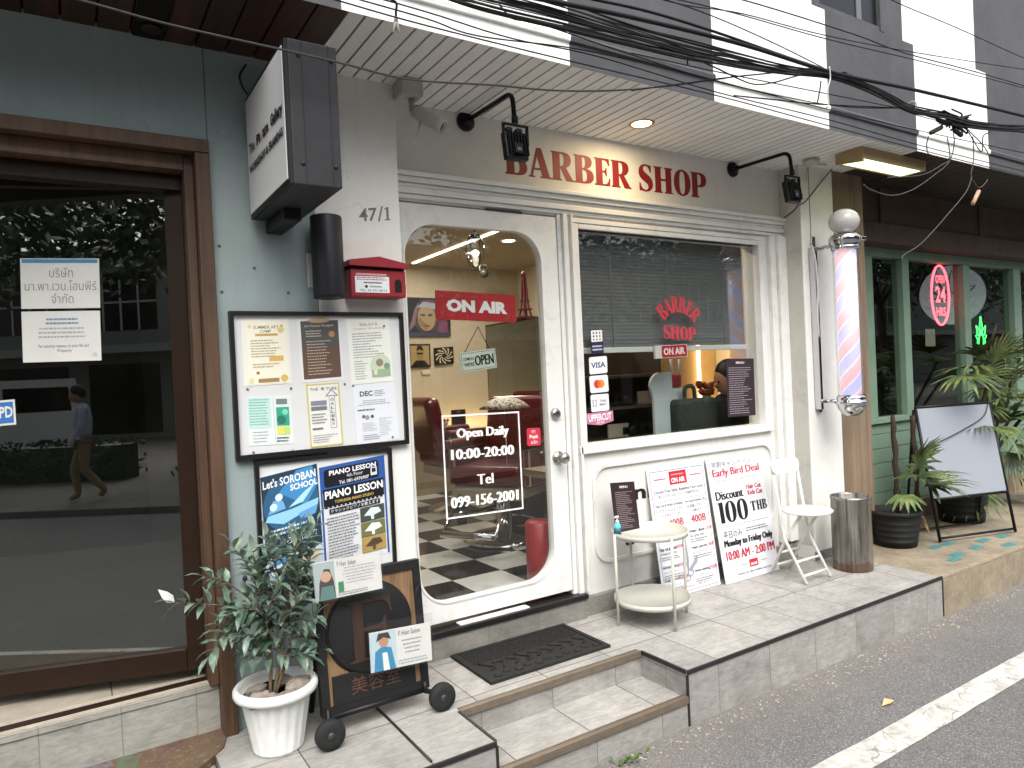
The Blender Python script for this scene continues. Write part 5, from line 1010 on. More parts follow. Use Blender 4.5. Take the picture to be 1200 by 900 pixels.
b = MB(mat('dark_room', '#2a2724', .9, var=.3, scale=1)); b.box(4.9, 12, 3, 3.1, .2, 2.9); b.box(4.88, 4.95, .2, 3, .2, 2.9); b.box(12, 12.1, .2, 3, .2, 2.9); b.box(4.9, 12, .2, 3, .2, .25); b.box(4.9, 12, .2, 3, 2.85, 2.9); b.build('interior_wall', gs)
b = MB(mat('shelf_dark', '#3a2d24', .7)); 
for z in (.9, 1.3, 1.7): b.box(5.6, 8.4, 2.2, 2.6, z, z + .03)
b.box(5.55, 5.6, 2.2, 2.6, .25, 2.1); b.box(8.4, 8.45, 2.2, 2.6, .25, 2.1); tag(b.build('shelf_unit'), 'dark timber shelf unit inside the green shop', 'shelf')
# round hanging sign with leaf outlines, neon ovals
c_ = oy(1115, 346, .5); rS = .29; RZd = Matrix.Rotation(rad(-50), 4, 'Z')
t = thing('round_sign', 'large pale grey round sign with leaf outline behind the shop glass', 'sign', c_)
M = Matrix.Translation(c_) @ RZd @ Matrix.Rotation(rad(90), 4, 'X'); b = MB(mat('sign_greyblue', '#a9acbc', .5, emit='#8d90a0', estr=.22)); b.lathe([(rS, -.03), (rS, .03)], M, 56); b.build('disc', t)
b = MB(mat('sign_rim', '#2b2d33', .4)); b.lathe([(rS, -.035), (rS + .01, -.035), (rS + .01, .035), (rS, .035), (rS, -.035)], M, 56); b.build('rim', t)
i_ = Ink(frame_of(c_ + RZd.to_3x3() @ Vector((-rS, -.031, -rS)), RZd.to_3x3() @ Vector((2 * rS, 0, 0)), (0, 0, 2 * rS)))
def leafpts(a, L, w, cx=.5, cy=.45): d = (math.cos(a), math.sin(a)); n = (-d[1], d[0]); return [(cx + d[0] * L * f + n[0] * w * s, cy + d[1] * L * f + n[1] * w * s) for f, s in ((.12, 0), (.35, .7), (.6, 1), (.85, .5), (1, 0), (.85, -.5), (.6, -1), (.35, -.7))]
for a, L in ((90, .48), (60, .45), (120, .45), (28, .4), (152, .4), (0, .28), (180, .28)):
    o_ = leafpts(rad(a), L, .06); i_.poly(o_, '#2d2f36', [((x - .5) * .9 + .5 + .006 * math.cos(rad(a)), (y - .45) * .9 + .45 + .02 * math.sin(rad(a))) for x, y in leafpts(rad(a), L, .042)])
i_.build('leaf_outline', t)
NR = glow('neon_red', (1, .08, .12), 3.2); NG = glow('neon_green', (.05, 1, .12), 3.0)
def neon_tube(b, pts, r=.006): b.tube(pts, r, 6)
c_ = oy(1102, 346, .19); M = frame_of(c_, (1, 0, 0), (0, 0, 1)) @ Matrix.Diagonal((1.15, 1.42, 1, 1))
t = thing('neon_sign', 'lit red neon oval reading open 24 hrs in the green shop window', 'neon sign', c_)
b = MB(NR); b.tube([M @ Vector((.13 * math.cos(rad(a)), .185 * math.sin(rad(a)), 0)) for a in range(0, 361, 10)], .009, 8, False)
for tx, y, w, h in (('OPEN', .075, .13, .05), ('24', -.045, .15, .1), ('HRS', -.13, .14, .055)):
    me = text_mesh(tx, .015); xs = [v.co.x for v in me.vertices]; ys = [v.co.y for v in me.vertices]
    b.add(me, M @ Matrix.Translation((-w / 2, y, .002)) @ Matrix.Diagonal((w / (max(xs) - min(xs)), h / (max(ys) - min(ys)), 1, 1)) @ Matrix.Translation((-min(xs), -min(ys), 0)))
b.build('neon_tubes', t)
b = MB(BLKM); 
for s in (-1, 1): b.tube([c_ + Vector((s * .05, 0, .18)), c_ + Vector((s * .05, 0, .5))], .0025, 4)
b.build('hanger', t)
c_ = oy(1150, 398, .19); M = frame_of(c_, (1, 0, 0), (0, 0, 1)) @ Matrix.Diagonal((1.4, 1.45, 1, 1)); t = thing('neon_sign', 'lit green neon leaf sign in the green shop window', 'neon sign', c_)
b = MB(NG)
for a, L in ((90, .15), (55, .11), (125, .11), (20, .08), (160, .08), (-20, .06), (200, .06)):
    d = Vector((math.cos(rad(a)), math.sin(rad(a)), 0)); n = Vector((-d.y, d.x, 0)); P = [M @ (d * .03), M @ (d * (L * .5) + n * .02), M @ (d * L), M @ (d * (L * .5) - n * .02), M @ (d * .03)]; b.tube(P, .005, 6, False)
for z in (-.085, -.115): b.tube([M @ Vector((x * .02, z + .012 * (x % 2), 0)) for x in range(-4, 5)], .005, 6)
b.build('neon_tubes', t)
b = MB(mat('poster_cream', '#9a978d', .6)); q = oy(1090, 395, .16); b.box(q.x - .08, q.x + .08, .158, .16, q.z - .08, q.z + .07); tag(b.build('paper_notice'), 'small pale square notice inside the green shop window', 'notice')
# potted lady palms and the board between them
LPM = bpy.data.materials.new('palm_leaf'); LPM.use_nodes = True; k = N(LPM); p = k.pos(); k.b.inputs['Roughness'].default_value = .45
k.col(k.ramp(k.noise(p, 9, 3), (.28, '#2f3f27'), (.5, '#4d5f35'), (.66, '#6d7745'), (.82, '#978d63')))
PBK = mat('pot_black', '#242526', .55, var=.12, scale=8); TRK = mat('palm_stem', '#3a2b22', .95, var=.4, scale=40, bump=.9, bscale=70); DRY = mat('dry_frond', '#a38a62', .8, var=.2, scale=20)
def fan(b, o, d, R_, n, rg, spread=2.2, w=.022):
    d = d.normalized(); up = Vector((0, 0, 1)); s = d.cross(up).normalized() if abs(d.z) < .98 else Vector((1, 0, 0)); nn = s.cross(d)
    for j in range(n):
        a = (j / (n - 1) - .5) * spread; v = (d * math.cos(a) + s * math.sin(a)).normalized(); L = R_ * (1 - .25 * abs(a) / spread * 2) * rg.uniform(.9, 1.08)
        sd = v.cross(nn).normalized() * w; droop = rg.uniform(.15, .4)
        P = [o, o + v * L * .35 + nn * .01, o + v * L * .72 - up * L * droop * .25, o + v * L - up * L * droop * .75]; ww = [.25, 1, .8, .15]
        A = [b.bm.verts.new(P[i] - sd * ww[i] * .5) for i in range(4)]; C_ = [b.bm.verts.new(P[i] - Vector(nn) * w * .16 * ww[i]) for i in range(4)]; B = [b.bm.verts.new(P[i] + sd * ww[i] * .5) for i in range(4)]
        b._tag([b.bm.faces.new((X[i], Y[i], Y[i + 1], X[i + 1])) for i in range(3) for X, Y in ((A, C_), (C_, B))], True)
def palm_pot(t, c_, r, h):
    b = MB(PBK); pr_ = [(0, .003), (r * .76, .003), (r * .78, .0)]
    for j in range(1, 6): zz = h * j / 6; rr_ = r * (.78 + .2 * j / 6); pr_ += [(rr_, zz - .004), (rr_ + .004, zz), (rr_, zz + .004)]
    pr_ += [(r * .98, h - .03), (r * 1.04, h - .028), (r * 1.05, h), (r * .98, h), (r * .95, h - .03), (0, h - .03)]
    b.lathe(pr_, Matrix.Translation(c_), 48); b.build('pot', t)
c_ = oz(1066, 641, PZ); c_ = Vector((c_.x + .01, c_.y + .1, PZ)); t = thing('potted_palm', 'short lady palm with two bare stems in a black ribbed pot', 'plant', c_)
palm_pot(t, c_, .17, .25); rg = random.Random(31)
b = MB(TRK)
for (x0, y0, x1, y1) in ((1053, 600, 1046, 486), (1076, 598, 1069, 487)):
    p0 = oy(x0, y0, c_.y); p1 = oy(x1, y1, c_.y); cm = [p0.lerp(p1, i / 14) + Vector((rg.uniform(-.006, .006), rg.uniform(-.006, .006), 0)) for i in range(15)]; b.tube(cm, [.018 + rg.uniform(-.004, .006) for _ in cm], 7)
p0 = oy(1074, 600, c_.y - .05); cen = oy(1076, 545, c_.y - .15); b.tube([p0, cen], .01, 6); b.build('trunk', t)
b = MB(LPM)
for (px, py, dx, dz, R_, yy) in ((1076, 543, 0, 1, .3, 0), (1080, 560, .8, .25, .33, -.05), (1072, 558, -.9, .2, .26, .05), (1078, 540, .4, .9, .28, -.05), (1085, 570, .6, .5, .3, .0), (1090, 568, .9, -.1, .28, -.08), (1060, 580, -.7, -.2, .2, 0)):
    fan(b, oy(px, py, c_.y + yy - .2), Vector((dx, -.5, dz)), R_ * .95, 9, rg, 2.1, .028)
fan(b, oy(1077, 548, c_.y - .2), Vector((0, -.4, .9)), .31, 12, rg, 4.0, .03); fan(b, oy(1092, 572, c_.y - .22), Vector((.5, -.6, .3)), .3, 11, rg, 3.2, .028)
b.build('fronds', t)
b = MB(DRY); fan(b, oy(1078, 603, c_.y - .12), Vector((.2, -.5, -1)), .14, 5, rg, .9, .02); b.build('dead_frond', t)
c_ = Vector((6.0, -.2, PZ)); t = thing('potted_palm', 'tall lady palm with spreading fans behind the white board', 'plant', c_); palm_pot(t, c_, .2, .3); rg = random.Random(33)
b = MB(TRK); crowns = []
for (px, py, yy) in ((1160, 440, -.1), (1178, 470, -.05), (1195, 420, .0), (1172, 510, -.2), (1205, 480, -.15), (1215, 440, -.05)):
    top = oy(px, py, c_.y + yy); p0 = c_ + Vector((rg.uniform(-.1, .1), rg.uniform(-.1, .1), .25)); cm = catmull([p0, p0.lerp(top, .5) + Vector((rg.uniform(-.03, .03), 0, 0)), top], 5); b.tube(cm, .014, 6); crowns.append(top)
b.build('trunk', t)
b = MB(LPM); fans_ = [(1140, 432, -1, .15, .42), (1150, 418, -.5, .5, .40), (1165, 425, .3, .8, .36), (1190, 430, .7, .4, .38), (1160, 455, -.8, -.1, .38), (1175, 470, -.3, .3, .36), (1185, 490, .2, .1, .36), (1170, 500, -.6, -.3, .34), (1195, 470, .7, .2, .36), (1190, 520, .1, -.5, .36), (1150, 475, -.8, -.2, .28), (1205, 440, .8, .5, .4), (1180, 450, 0, .9, .34), (1200, 510, .5, -.3, .36), (1182, 530, -.3, -.7, .32), (1195, 560, .2, -.2, .3), (1130, 440, -.9, -.2, .34), (1160, 410, .1, 1, .3)]
stm = MB(mat('frond_stem', '#55602f', .6))
for _ in range(16): fans_.append((rg.uniform(1135, 1225), rg.uniform(415, 575), rg.uniform(-.9, .9), rg.uniform(-.4, .8), rg.uniform(.3, .4)))
for px, py, dx, dz, R_ in fans_:
    yy = rg.uniform(-.25, .1); o = oy(px, py, c_.y + yy); cr0 = min(crowns, key=lambda q: (q - o).length); stm.tube([cr0 - Vector((0, 0, .1)), o], .004, 5)
    fan(b, o, Vector((dx, rg.uniform(-.9, -.1), dz)), R_, 11, rg, 2.3, .03)
stm.build('frond_stalk', t); b.build('fronds', t)
# white A-board
fl = oz(1102, 636, PZ); fr2 = Vector((fl.x + .66, fl.y - .20, PZ)); u = (fr2 - fl); back = Vector((-u.y, u.x, 0)).normalized()   # towards the shop
V_ = Vector((0, 0, .95)) + back * .17
t = thing('sandwich_board', 'blank white sandwich board in black metal frame between the palms', 'sign board', fl)
F0 = frame_of(fl, u, V_); FM = F0.copy(); 
def fp(a, c, d=0): return F0 @ Vector((a, c, d))
b = MB(BLKM)
for a in (0, 1): b.tube([fp(a, 0.005), fp(a, 1)], .011, 8)
for c in (1, .31): b.tube([fp(0, c), fp(1, c)], .011, 8)
b.tube([fp(0, .03), fp(1, .03)], .009, 8); b.build('frame', t)
b = MB(mat('board_blank', '#8f949c', .1, spec=.5)); b.box(.015, .985, .32, .99, -.006, .004, 0, F0); b.build('board', t)
b = MB(BLKM)
for a in (0, 1): q1 = fp(a, .98) + back * .02; b.tube([q1, Vector((fp(a, 0).x, fp(a, 0).y, PZ + .012)) + back * .3], .010, 8)
q0 = Vector((fl.x, fl.y, PZ + .02)) + back * .3; b.tube([q0, q0 + u], .008, 8); b.build('rear_legs', t)
b = MB(BLK); b.tube(catmull([fp(.05, .70, .02), fp(.3, .75, .02), fp(.6, .82, .02), fp(.86, .9, .02), fp(.97, 1.02, .02)], 5), .0035, 6); tag(b.build('cable'), 'thin dark cable trailing across the blank white board', 'cable')

# ------------------------------------------------------------------ overhead cables
CB = mat('cable_black', '#161618', .6); CG = mat('cable_grey', '#3b3a3b', .6)
def cable(px, y, r, m=CB, grp='overhead cables along the parapet', label='black overhead cable strung with others along the striped parapet', name='overhead_cable', jit=0.0, seed=0):
    rg = random.Random(seed); pts = []
    for q in px:
        yy = q[2] if len(q) > 2 else y; w = oy(q[0], q[1], yy)
        pts.append(w + Vector((0, rg.uniform(-jit, jit), rg.uniform(-jit, jit))))
    cm = catmull(pts, 6)
    if px[0][1] < 0 and name == 'overhead_cable' and px[0][0] < 900: cm = [Vector((-16, cm[0].y, cm[0].z + .15))] + cm      # the wires run on down the street
    if px[-1][0] > 1250: cm = cm + [Vector((26, cm[-1].y, cm[-1].z + .1))]
    b = MB(m); b.tube(cm, r, 7); o = b.build(name, None, pts[len(pts) // 2]); return tag(o, label, 'cable', grp)
Yc = -1.0
# long main bundle: many wires that share a path with wander
main = [(380, -62), (470, -32), (560, -2), (660, 22), (740, 45), (810, 62), (870, 74), (925, 83), (972, 88)]
main2 = [(972, 88), (1010, 100), (1045, 117), (1070, 128), (1110, 138), (1150, 147), (1230, 154), (1330, 170)]
rg = random.Random(77)
for j in range(22):
    o1 = rg.uniform(-30, 24); o2 = rg.uniform(-14, 13); pts = []
    for i, (x, y) in enumerate(main):
        f = i / (len(main) - 1); taper = (1 - f ** 2 * .75); pts.append((x, y + (o1 * (1 - f) + o2 * f) * taper + rg.uniform(-3, 3) * taper))
    for i, (x, y) in enumerate(main2[1:]):
        f = i / 6; pts.append((x, y + o2 * .22 + rg.uniform(-2.5, 2.5) * (1 + f)))
    cable(pts, Yc + rg.uniform(-.04, .04), rg.choice((.0022, .0026, .003, .004)), rg.choice((CB, CB, CG)))
cable([(380, -80), (560, -18), (740, 20), (870, 52), (980, 86), (1075, 106), (1200, 136), (1330, 168)], -1.05, .009, label='thickest black overhead cable running the length of the striped parapet')
cable([(560, -28), (700, 0), (766, 15), (840, 38), (920, 66), (972, 84), (1000, 98)], -1.0, .006)
singles = [[(700, -40), (864, -2), (1000, 40), (1060, 62), (1157, 88), (1300, 130)], [(680, -30), (794, 4), (870, 16), (970, 42), (1100, 66), (1300, 96)], [(700, -20), (840, 10), (970, 46), (1080, 72), (1200, 103), (1300, 130)], [(740, -12), (800, 6), (850, 25), (910, 52), (960, 77), (975, 86)],
           [(380, -20), (500, 14), (600, 45), (700, 66), (840, 108), (970, 140), (1100, 176), (1300, 225)], [(380, -12), (500, 22), (560, 42), (680, 58), (800, 85), (970, 128), (1100, 158), (1300, 200)], [(380, -4), (500, 30), (670, 72), (840, 112), (970, 147), (1100, 181), (1300, 232)],
           [(1020, -20), (1045, 0), (1120, 32), (1200, 68), (1300, 110)], [(740, 62), (840, 84), (970, 110), (1060, 128)], [(640, 30), (740, 64), (850, 98), (980, 124), (1062, 127)]]
for i, s_ in enumerate(singles): cable(s_, -.9 - .03 * (i % 4), .0026 if i else .0032)
cable([(-60, -38), (90, -1), (200, 29), (330, 58), (400, 74), (480, 93), (580, 100), (650, 106), (720, 106), (790, 100), (860, 90)], -.85, .0035, CG, None, 'single grey cable strung low across both soffits', 'overhead_cable')
for i, s_ in enumerate([[(800, 62), (840, 80), (880, 98), (905, 97), (930, 90), (955, 84)], [(740, 106), (800, 98), (860, 90), (900, 86), (950, 80)], [(860, 112), (900, 116), (960, 122), (1040, 126), (1068, 127)], [(962, 95), (961, 104), (958, 120)], [(805, 66), (806, 76)], [(660, 30), (720, 38), (745, 40)], [(585, 5), (598, 20), (610, 24)]]): cable(s_, -.98, .0032, CB, 'loose cable ends hanging from the bundle', 'short loose cable hanging off the black overhead bundle')
cable([(972, 78), (973, 92), (970, 105), (971, 122), (969, 126)], -1.06, .0032, mat('cable_pale', '#b9b6ae', .6), None, 'pale cord tied round the black cable bundle')
# knots, ties and splice boxes
def lump(px, y, r, label, name='cable_tie', m=CB, sx=1):
    t = oy(px[0], px[1], y); b = MB(m); rg = random.Random(int(px[0])); b.ico(t, r, 2, sx, 1, 1, .12, rg); tag(b.build(name, None, t), label, 'cable tie')
b = MB(CB); q = oy(991, 91, -1.0)
for j in range(5): M = Matrix.Translation(q + Vector((-.02 + j * .01, 0, 0))) @ Matrix.Rotation(rad(90), 4, 'Y'); b.lathe([(.02, -.004), (.025, -.004), (.025, .004), (.02, .004), (.02, -.004)], M, 16)
tag(b.build('cable_tie'), 'wound black tie around the cables before the charcoal stripe', 'cable tie')
b = MB(mat('cable_pale', 0)); q = oy(1069, 124, -1.0); M = Matrix.Translation(q) @ Matrix.Rotation(rad(70), 4, 'Y'); b.lathe([(.022, -.003), (.026, -.003), (.026, .003), (.022, .003), (.022, -.003)], M, 16); tag(b.build('cable_tie'), 'pale ring tie where the cable bundle narrows', 'cable tie')
t = thing('cable_splice', 'knotted clump of black splices on the second white stripe', 'cable splice', oy(1115, 143, -1.0))
for j, (x0, y0, x1, y1, r) in enumerate(((1090, 156, 1104, 149, .013), (1118, 152, 1127, 159, .013), (1098, 140, 1112, 146, .012))):
    b = MB(CB); a, c_ = oy(x0, y0, -1.02), oy(x1, y1, -1.0); b.tube([a, a.lerp(c_, .1), c_.lerp(a, .1), c_], [r * .6, r, r, r * .6], 10); b.build('splice_sleeve', t)
rg = random.Random(9); b = MB(CB); c_ = oy(1118, 142, -1.0)
for j in range(16): b.tube(catmull([c_ + Vector((rg.uniform(-.16, .16), rg.uniform(-.03, .03), rg.uniform(-.05, .05))) for _ in range(4)], 5), .005, 6)
b.build('tangle', t)
for i, (s_, lab) in enumerate((([(1117, 150), (1118, 170), (1112, 190), (1095, 205), (1070, 222), (1045, 229), (1020, 222), (1012, 216)], 'dark looping wire drooping from the splices towards the brown lintel'), ([(1110, 160), (1113, 185), (1104, 193), (1080, 205), (1040, 208)], 'short wire curling under the second white stripe'), ([(1140, 160), (1141, 185), (1138, 205), (1141, 213), (1148, 220), (1156, 213), (1157, 210)], 'wire hanging down to the pale connector'),
                                ([(1139, 207), (1132, 225), (1110, 252), (1080, 285), (1058, 300), (1060, 310)], 'long wire slanting down to the green window frame'), ([(1088, 160), (1086, 170), (1088, 180), (1096, 183)], 'small wire loop hanging left of the splice clump'), ([(1135, 155), (1150, 178), (1152, 160), (1160, 155)], 'small wire loop hanging right of the splice clump'), ([(1130, 148), (1150, 168), (1158, 180), (1160, 192)], 'wire end pointing down over the white stripe edge'))):
    cable(s_, -.95, .003, CG if i != 5 else CB, None, lab.replace('left of', 'before').replace('right of', 'past'), 'hanging_wire')
b = MB(mat('connector_tan', '#a98a72', .6)); a, c_ = oy(1147, 224, -.95), oy(1140, 239, -.95); b.tube([a, c_], .012, 8); tag(b.build('cable_connector', None, a), 'pale tan connector dangling on a wire before the lintel', 'connector')
cable([(440, -8), (463, 2), (464, 14), (464, 22)], -.95, .004, CB, None, 'short wire hanging over the first white stripe', 'hanging_wire')
b = MB(mat('cable_pale', 0))
for dx in (-.012, .008): q = oy(464, 20, -.95); b.tube([q, q + Vector((dx, 0, -.05))], .005, 6)
tag(b.build('frayed_cord', None, oy(464, 20, -.95)), 'frayed pale cord end hanging before the white planks', 'cord')
b = MB(CG); q = oy(958, 215, -.03); b.tube(catmull([oy(940, 228, -.43), oy(932, 245, -.2), oy(915, 258, -.02)], 6), .005, 6); tag(b.build('lamp_wire', None, q), 'thin wire looping from the floodlight to the wall corner', 'wire')
b = MB(CG); b.tube(catmull([oy(975, 198, -.2), oy(965, 210, -.18), oy(945, 235, -.175), oy(937, 240, -.17)], 6), .004, 6); tag(b.build('lamp_wire', None, q), 'thin wire crossing the white pier near the batten light', 'wire')
b = MB(GW); q = oz(950, 190, ZS - .02); b.ball(q, .05, 1, 1, .5); b.tube(catmull([q, q + Vector((.05, -.02, .0)), q + Vector((.1, .03, .01)), q + Vector((.16, -.01, .0))]), .006, 6); b.tube(catmull([q, q + Vector((.03, .05, -.02)), q + Vector((.06, .08, -.1))]), .006, 6); tag(b.build('junction_box'), 'stained white junction blob with wires at the soffit corner', 'junction box')

# ------------------------------------------------------------------ signs and stickers on door and window
t = thing('air_sign', 'red ON AIR sign plate hung behind the door glass', 'sign', oy(557, 357, .04)); F = pane(((511, 338), (604, 346), (605, 376), (512, 374)), oy, .045)
b = MB(mat('sign_red', '#b5282f', .45)); b.box(0, 1, 0, 1, -.012, 0, 0, F); b.build('plate', t); i_ = Ink(F); i_.text('ON AIR', .12, .28, .88, .72, '#f4f2f0', .05, .004); i_.build('lettering', t)
t = thing('open_sign', 'tilted white hanging OPEN sign on the barber shop door', 'sign', oy(560, 423, .05)); F = pane(((538, 414), (580, 408), (582, 431), (541, 437)), oy, .05)
b = MB(mat('sign_offwhite', '#c9cfc4', .5)); b.box(0, 1, 0, 1, -.006, 0, 0, F); b.build('plate', t)
i_ = Ink(F); i_.ring(.03, .06, .97, .94, .02, '#4a4d48'); i_.text('COME IN', .08, .56, .36, .72, '#33352f', .01); i_.text("WE'RE", .09, .26, .37, .46, '#33352f', .02); i_.text('OPEN', .40, .24, .92, .76, '#2b2d28', 0, .02); i_.build('lettering', t)
b = MB(BLK); a = oy(560, 383, .05); b.tube([F @ Vector((.15, 1, -.003)), a], .0022, 5); b.tube([F @ Vector((.85, 1, -.003)), a], .0022, 5); b.build('string', t)
def sticker(px, name, label, base, y=.0335, grp='payment stickers on the window', cat='sticker', r=.12):
    F = pane(px, oy, y); F.translation.y = y; t = thing(name, label, cat, F.translation.copy(), grp); i = Ink(F, .0003)
    if base: i.rr(0, 0, 1, 1, r, base)
    return t, i
t, i_ = sticker(((617, 502), (633, 501), (634, 522), (618, 523)), 'door_sticker', 'small red push sticker on the door glass beside the handle', '#c02f45', .019, None); i_.text('押す', .35, .7, .65, .88, '#f0e6e6'); i_.text('Push', .2, .42, .8, .62, '#f0e6e6', .03); i_.text('ผลัก', .28, .1, .74, .34, '#f0e6e6'); i_.build('print', t)
t, i_ = sticker(((692, 387), (706, 386), (708, 414), (693, 415)), 'window_sticker', 'topmost payment sticker with dotted square over a navy panel', '#1f2145', r=.05); i_.rr(.05, .5, .95, .98, .05, '#e4e4e2')
for a, row in enumerate(('#26489b', '#b3283a', '#2e8a4a')):
    for c__, y0 in enumerate((.82, .68, .54)): i_.disc(.25 + a * .25, y0 + .05, .045, (row, '#3c3c46', '#8a7a30')[c__ % 3] if c__ != 1 else row)
i_.lines(.1, .1, .9, .38, 2, '#c9c9d4', .5, 3, .1); i_.build('print', t)
t, i_ = sticker(((690, 419), (711, 417), (712, 437), (691, 439)), 'window_sticker', 'white VISA payment sticker on the window', '#e3e4e6'); i_.text('VISA', .1, .34, .9, .68, '#2b3270', .03); i_.build('print', t)
t, i_ = sticker(((690, 441), (712, 439), (713, 459), (692, 461)), 'window_sticker', 'white sticker with overlapping red and orange discs', '#e3e4e6'); i_.disc(.39, .5, .25, '#c8352c'); i_.disc(.61, .5, .25, '#dd8a35'); i_.poly([(.5 + .1 * math.cos(rad(a)) * .9, .5 + .22 * math.sin(rad(a))) for a in range(0, 360, 20)], '#d4622f'); i_.build('print', t)
t, i_ = sticker(((692, 463), (713, 461), (714, 481), (693, 483)), 'window_sticker', 'white sticker with small bracket mark and TOUCH text', '#e3e4e6'); i_.text('[ ]', .1, .3, .3, .7, '#2d3a5c', .02); i_.text('THAI', .48, .52, .85, .68, '#2d3a5c', .02); i_.text('SMART', .46, .32, .88, .46, '#2d3a5c', .02); i_.build('print', t)
F = pane(((686, 485), (718, 481), (718, 493), (688, 497)), oy, .0335); t = thing('window_sticker', 'pink pennant sticker lowest of the window stickers', 'sticker', F.translation.copy(), 'payment stickers on the window'); i_ = Ink(F, .0003); i_.poly([(0, 0), (.5, -.28), (1, 0), (1, 1), (0, 1)], '#c987a0'); i_.poly([(.03, .04), (.5, -.2), (.97, .04), (.97, .93), (.03, .93)], '#b06a86'); i_.text('UPPERCUT', .07, .15, .93, .85, '#f0e4ea', .03); i_.text('DELUXE', .36, -.1, .64, .07, '#f0e4ea', .02); i_.build('print', t)
# arched red lettering on the window
F = pane(((762, 346), (826, 351), (828, 398), (764, 391)), oy, .0335); t = thing('window_lettering', 'arched red barber shop lettering on the window glass', 'window lettering', F.translation.copy()); i_ = Ink(F, .0003)
wr = '#b8343c'; asp = F.col[0].length / F.col[1].length
for j, ch in enumerate('BARBER'):
    th = (j - 2.5) * .3; R_ = .86; cx_ = .5 + R_ * math.sin(th) / asp; cy_ = .8 + R_ * (math.cos(th) - 1)
    i_.b.m(ink(wr)); w_ = GL[ch][1]; M = i_._M() @ Matrix.Translation((cx_, cy_, 0)) @ Matrix.Diagonal((1 / asp, 1, 1, 1)) @ Matrix.Rotation(-th, 4, 'Z') @ Matrix.Diagonal((.36, .40, 1, 1)) @ Matrix.Translation((-w_ / 2, -.5, 0))
    i_.b.add(outline_mesh(svg(GL[ch][0]), 0), M)
i_.caps('SHOP', .2, -.1, .8, .24, wr); i_.build('letters', t)
t = thing('air_sign', 'small white bordered red ON AIR lightbox in the window', 'sign', oy(788, 412, .06)); F = pane(((774, 405), (805, 403), (806, 418), (775, 420)), oy, .055)
b = MB(mat('lightbox_white', '#d8d4cf', .4)); b.box(-.2, 1, 0, 1, -.016, 0, 0, F); b.build('case', t); i_ = Ink(F); i_.rr(.03, .05, .97, .95, .1, '#b8242f'); i_.text('ON AIR', .1, .22, .9, .78, '#f0ece8', .03); i_.build('face', t)
t, i_ = sticker(((850, 421), (883, 420), (885, 487), (853, 489)), 'window_menu', 'dark menu sheet with pale small print on the window', '#2f262c', .034, None, 'menu', .01); i_.text('MENU', .35, .91, .65, .95, '#d8d0d4', .03); i_.lines(.08, .04, .9, .86, 22, '#a99ca4', .3, 121, .4); i_.build('print', t)
# ------------------------------------------------------------------ inside the barber shop
t = thing('counter', 'long beige barber counter along the back wall', 'counter', (3.2, 3.7, FL))
ct = .99; b = MB(mat('counter_beige', '#9a8a72', .5, var=.05)); b.box(1.2, RX + .3, 3.55, 3.85, FL, ct, .006); b.build('body', t)
b = MB(mat('counter_top', '#b3a58e', .4)); b.box(1.2, RX + .3, 3.53, 3.87, ct + .001, ct + .03, .004); b.build('top', t)
b = MB(LED); b.box(1.3, RX + .2, 3.95, 3.97, ct - .02, ct, 0); tag(b.build('strip_light'), 'warm LED strip glowing behind the back counter', 'light')
area('counter_lamp', (2.9, 3.95, ct + .02), 2.6, 4, (1, .68, .32), (rad(180), 0, 0), .05)
def flat_frame(px, y, name, label, cat, fr_c, base, fn, th=.02, fw=.0):
    F = pane(px, oy, y); t = thing(name, label, cat, F.translation.copy(), 'pictures on the back wall'); b = MB(mat('pic_' + fr_c, fr_c, .5)); b.box(-fw, 1 + fw, -fw, 1 + fw, -th, -.001, 0, F); b.build('frame', t); i = Ink(F, .001); i.rect(0, 0, 1, 1, base); fn(i); i.build('picture', t)
def A1(i):                                                              # plain pop style portrait of its own
    i.poly(ell(.5, .5, .34, .46), '#3d2b3a'); i.poly(ell(.56, .62, .3, .34), '#5e3048'); i.poly([(.05,.1),(.2,.7),(.3,.9),(.2,.3)], '#6d5a62'); i.poly(ell(.46, .48, .2, .34), '#8d7c5c'); i.poly([(.46, .14), (.3, .3), (.27, .5), (.36, .42), (.46, .3)], '#75664a'); i.poly([(.24, .74), (.4, .9), (.66, .86), (.66, .7), (.46, .76)], '#8a93a0')
    for x in (.38, .54): i.poly(ell(x, .55, .055, .035), '#2c3a48')
    i.poly(ell(.46, .27, .07, .03), '#7a2f36'); i.poly([(.46, .5), (.49, .38), (.43, .38)], '#8f7a52'); i.rect(0, 0, 1, .1, '#2d3244'); i.poly([(.7, .1), (.95, .1), (.92, .45), (.75, .4)], '#6b3a5a')
flat_frame(((474, 346), (527, 350), (528, 392), (476, 394)), 4.02, 'poster', 'colourful painted portrait poster on the back wall', 'picture', '#2a2c38', '#23252f', A1)
def A2(i): i.rect(.06, .08, .94, .93, '#9a8258'); i.poly(ell(.5, .58, .18, .26), '#8a744e'); i.poly([(.32, .7), (.4, .92), (.6, .92), (.68, .7), (.5, .76)], '#1d1915'); i.rect(.36, .56, .64, .63, '#1a1714'); i.poly([(.1, .08), (.3, .3), (.7, .3), (.9, .08)], '#1d1915')
flat_frame(((479, 403), (504, 403), (505, 430), (480, 431)), 4.02, 'framed_picture', 'black framed portrait of a man with dark glasses', 'picture', '#14120f', '#1d1813', A2)
def A3(i):
    for j in range(10):
        a = j * 36; i.poly([(.5 + r_ * math.cos(rad(a + tw_)), .5 + r_ * math.sin(rad(a + tw_))) for r_, tw_ in ((.12, 0), (.28, 25), (.47, 55), (.47, 68), (.28, 42), (.12, 18))], '#b8ac94')
flat_frame(((509, 408), (531, 406), (532, 426), (510, 428)), 4.02, 'wall_picture', 'small square black and white swirl picture', 'picture', '#191713', '#191713', A3)
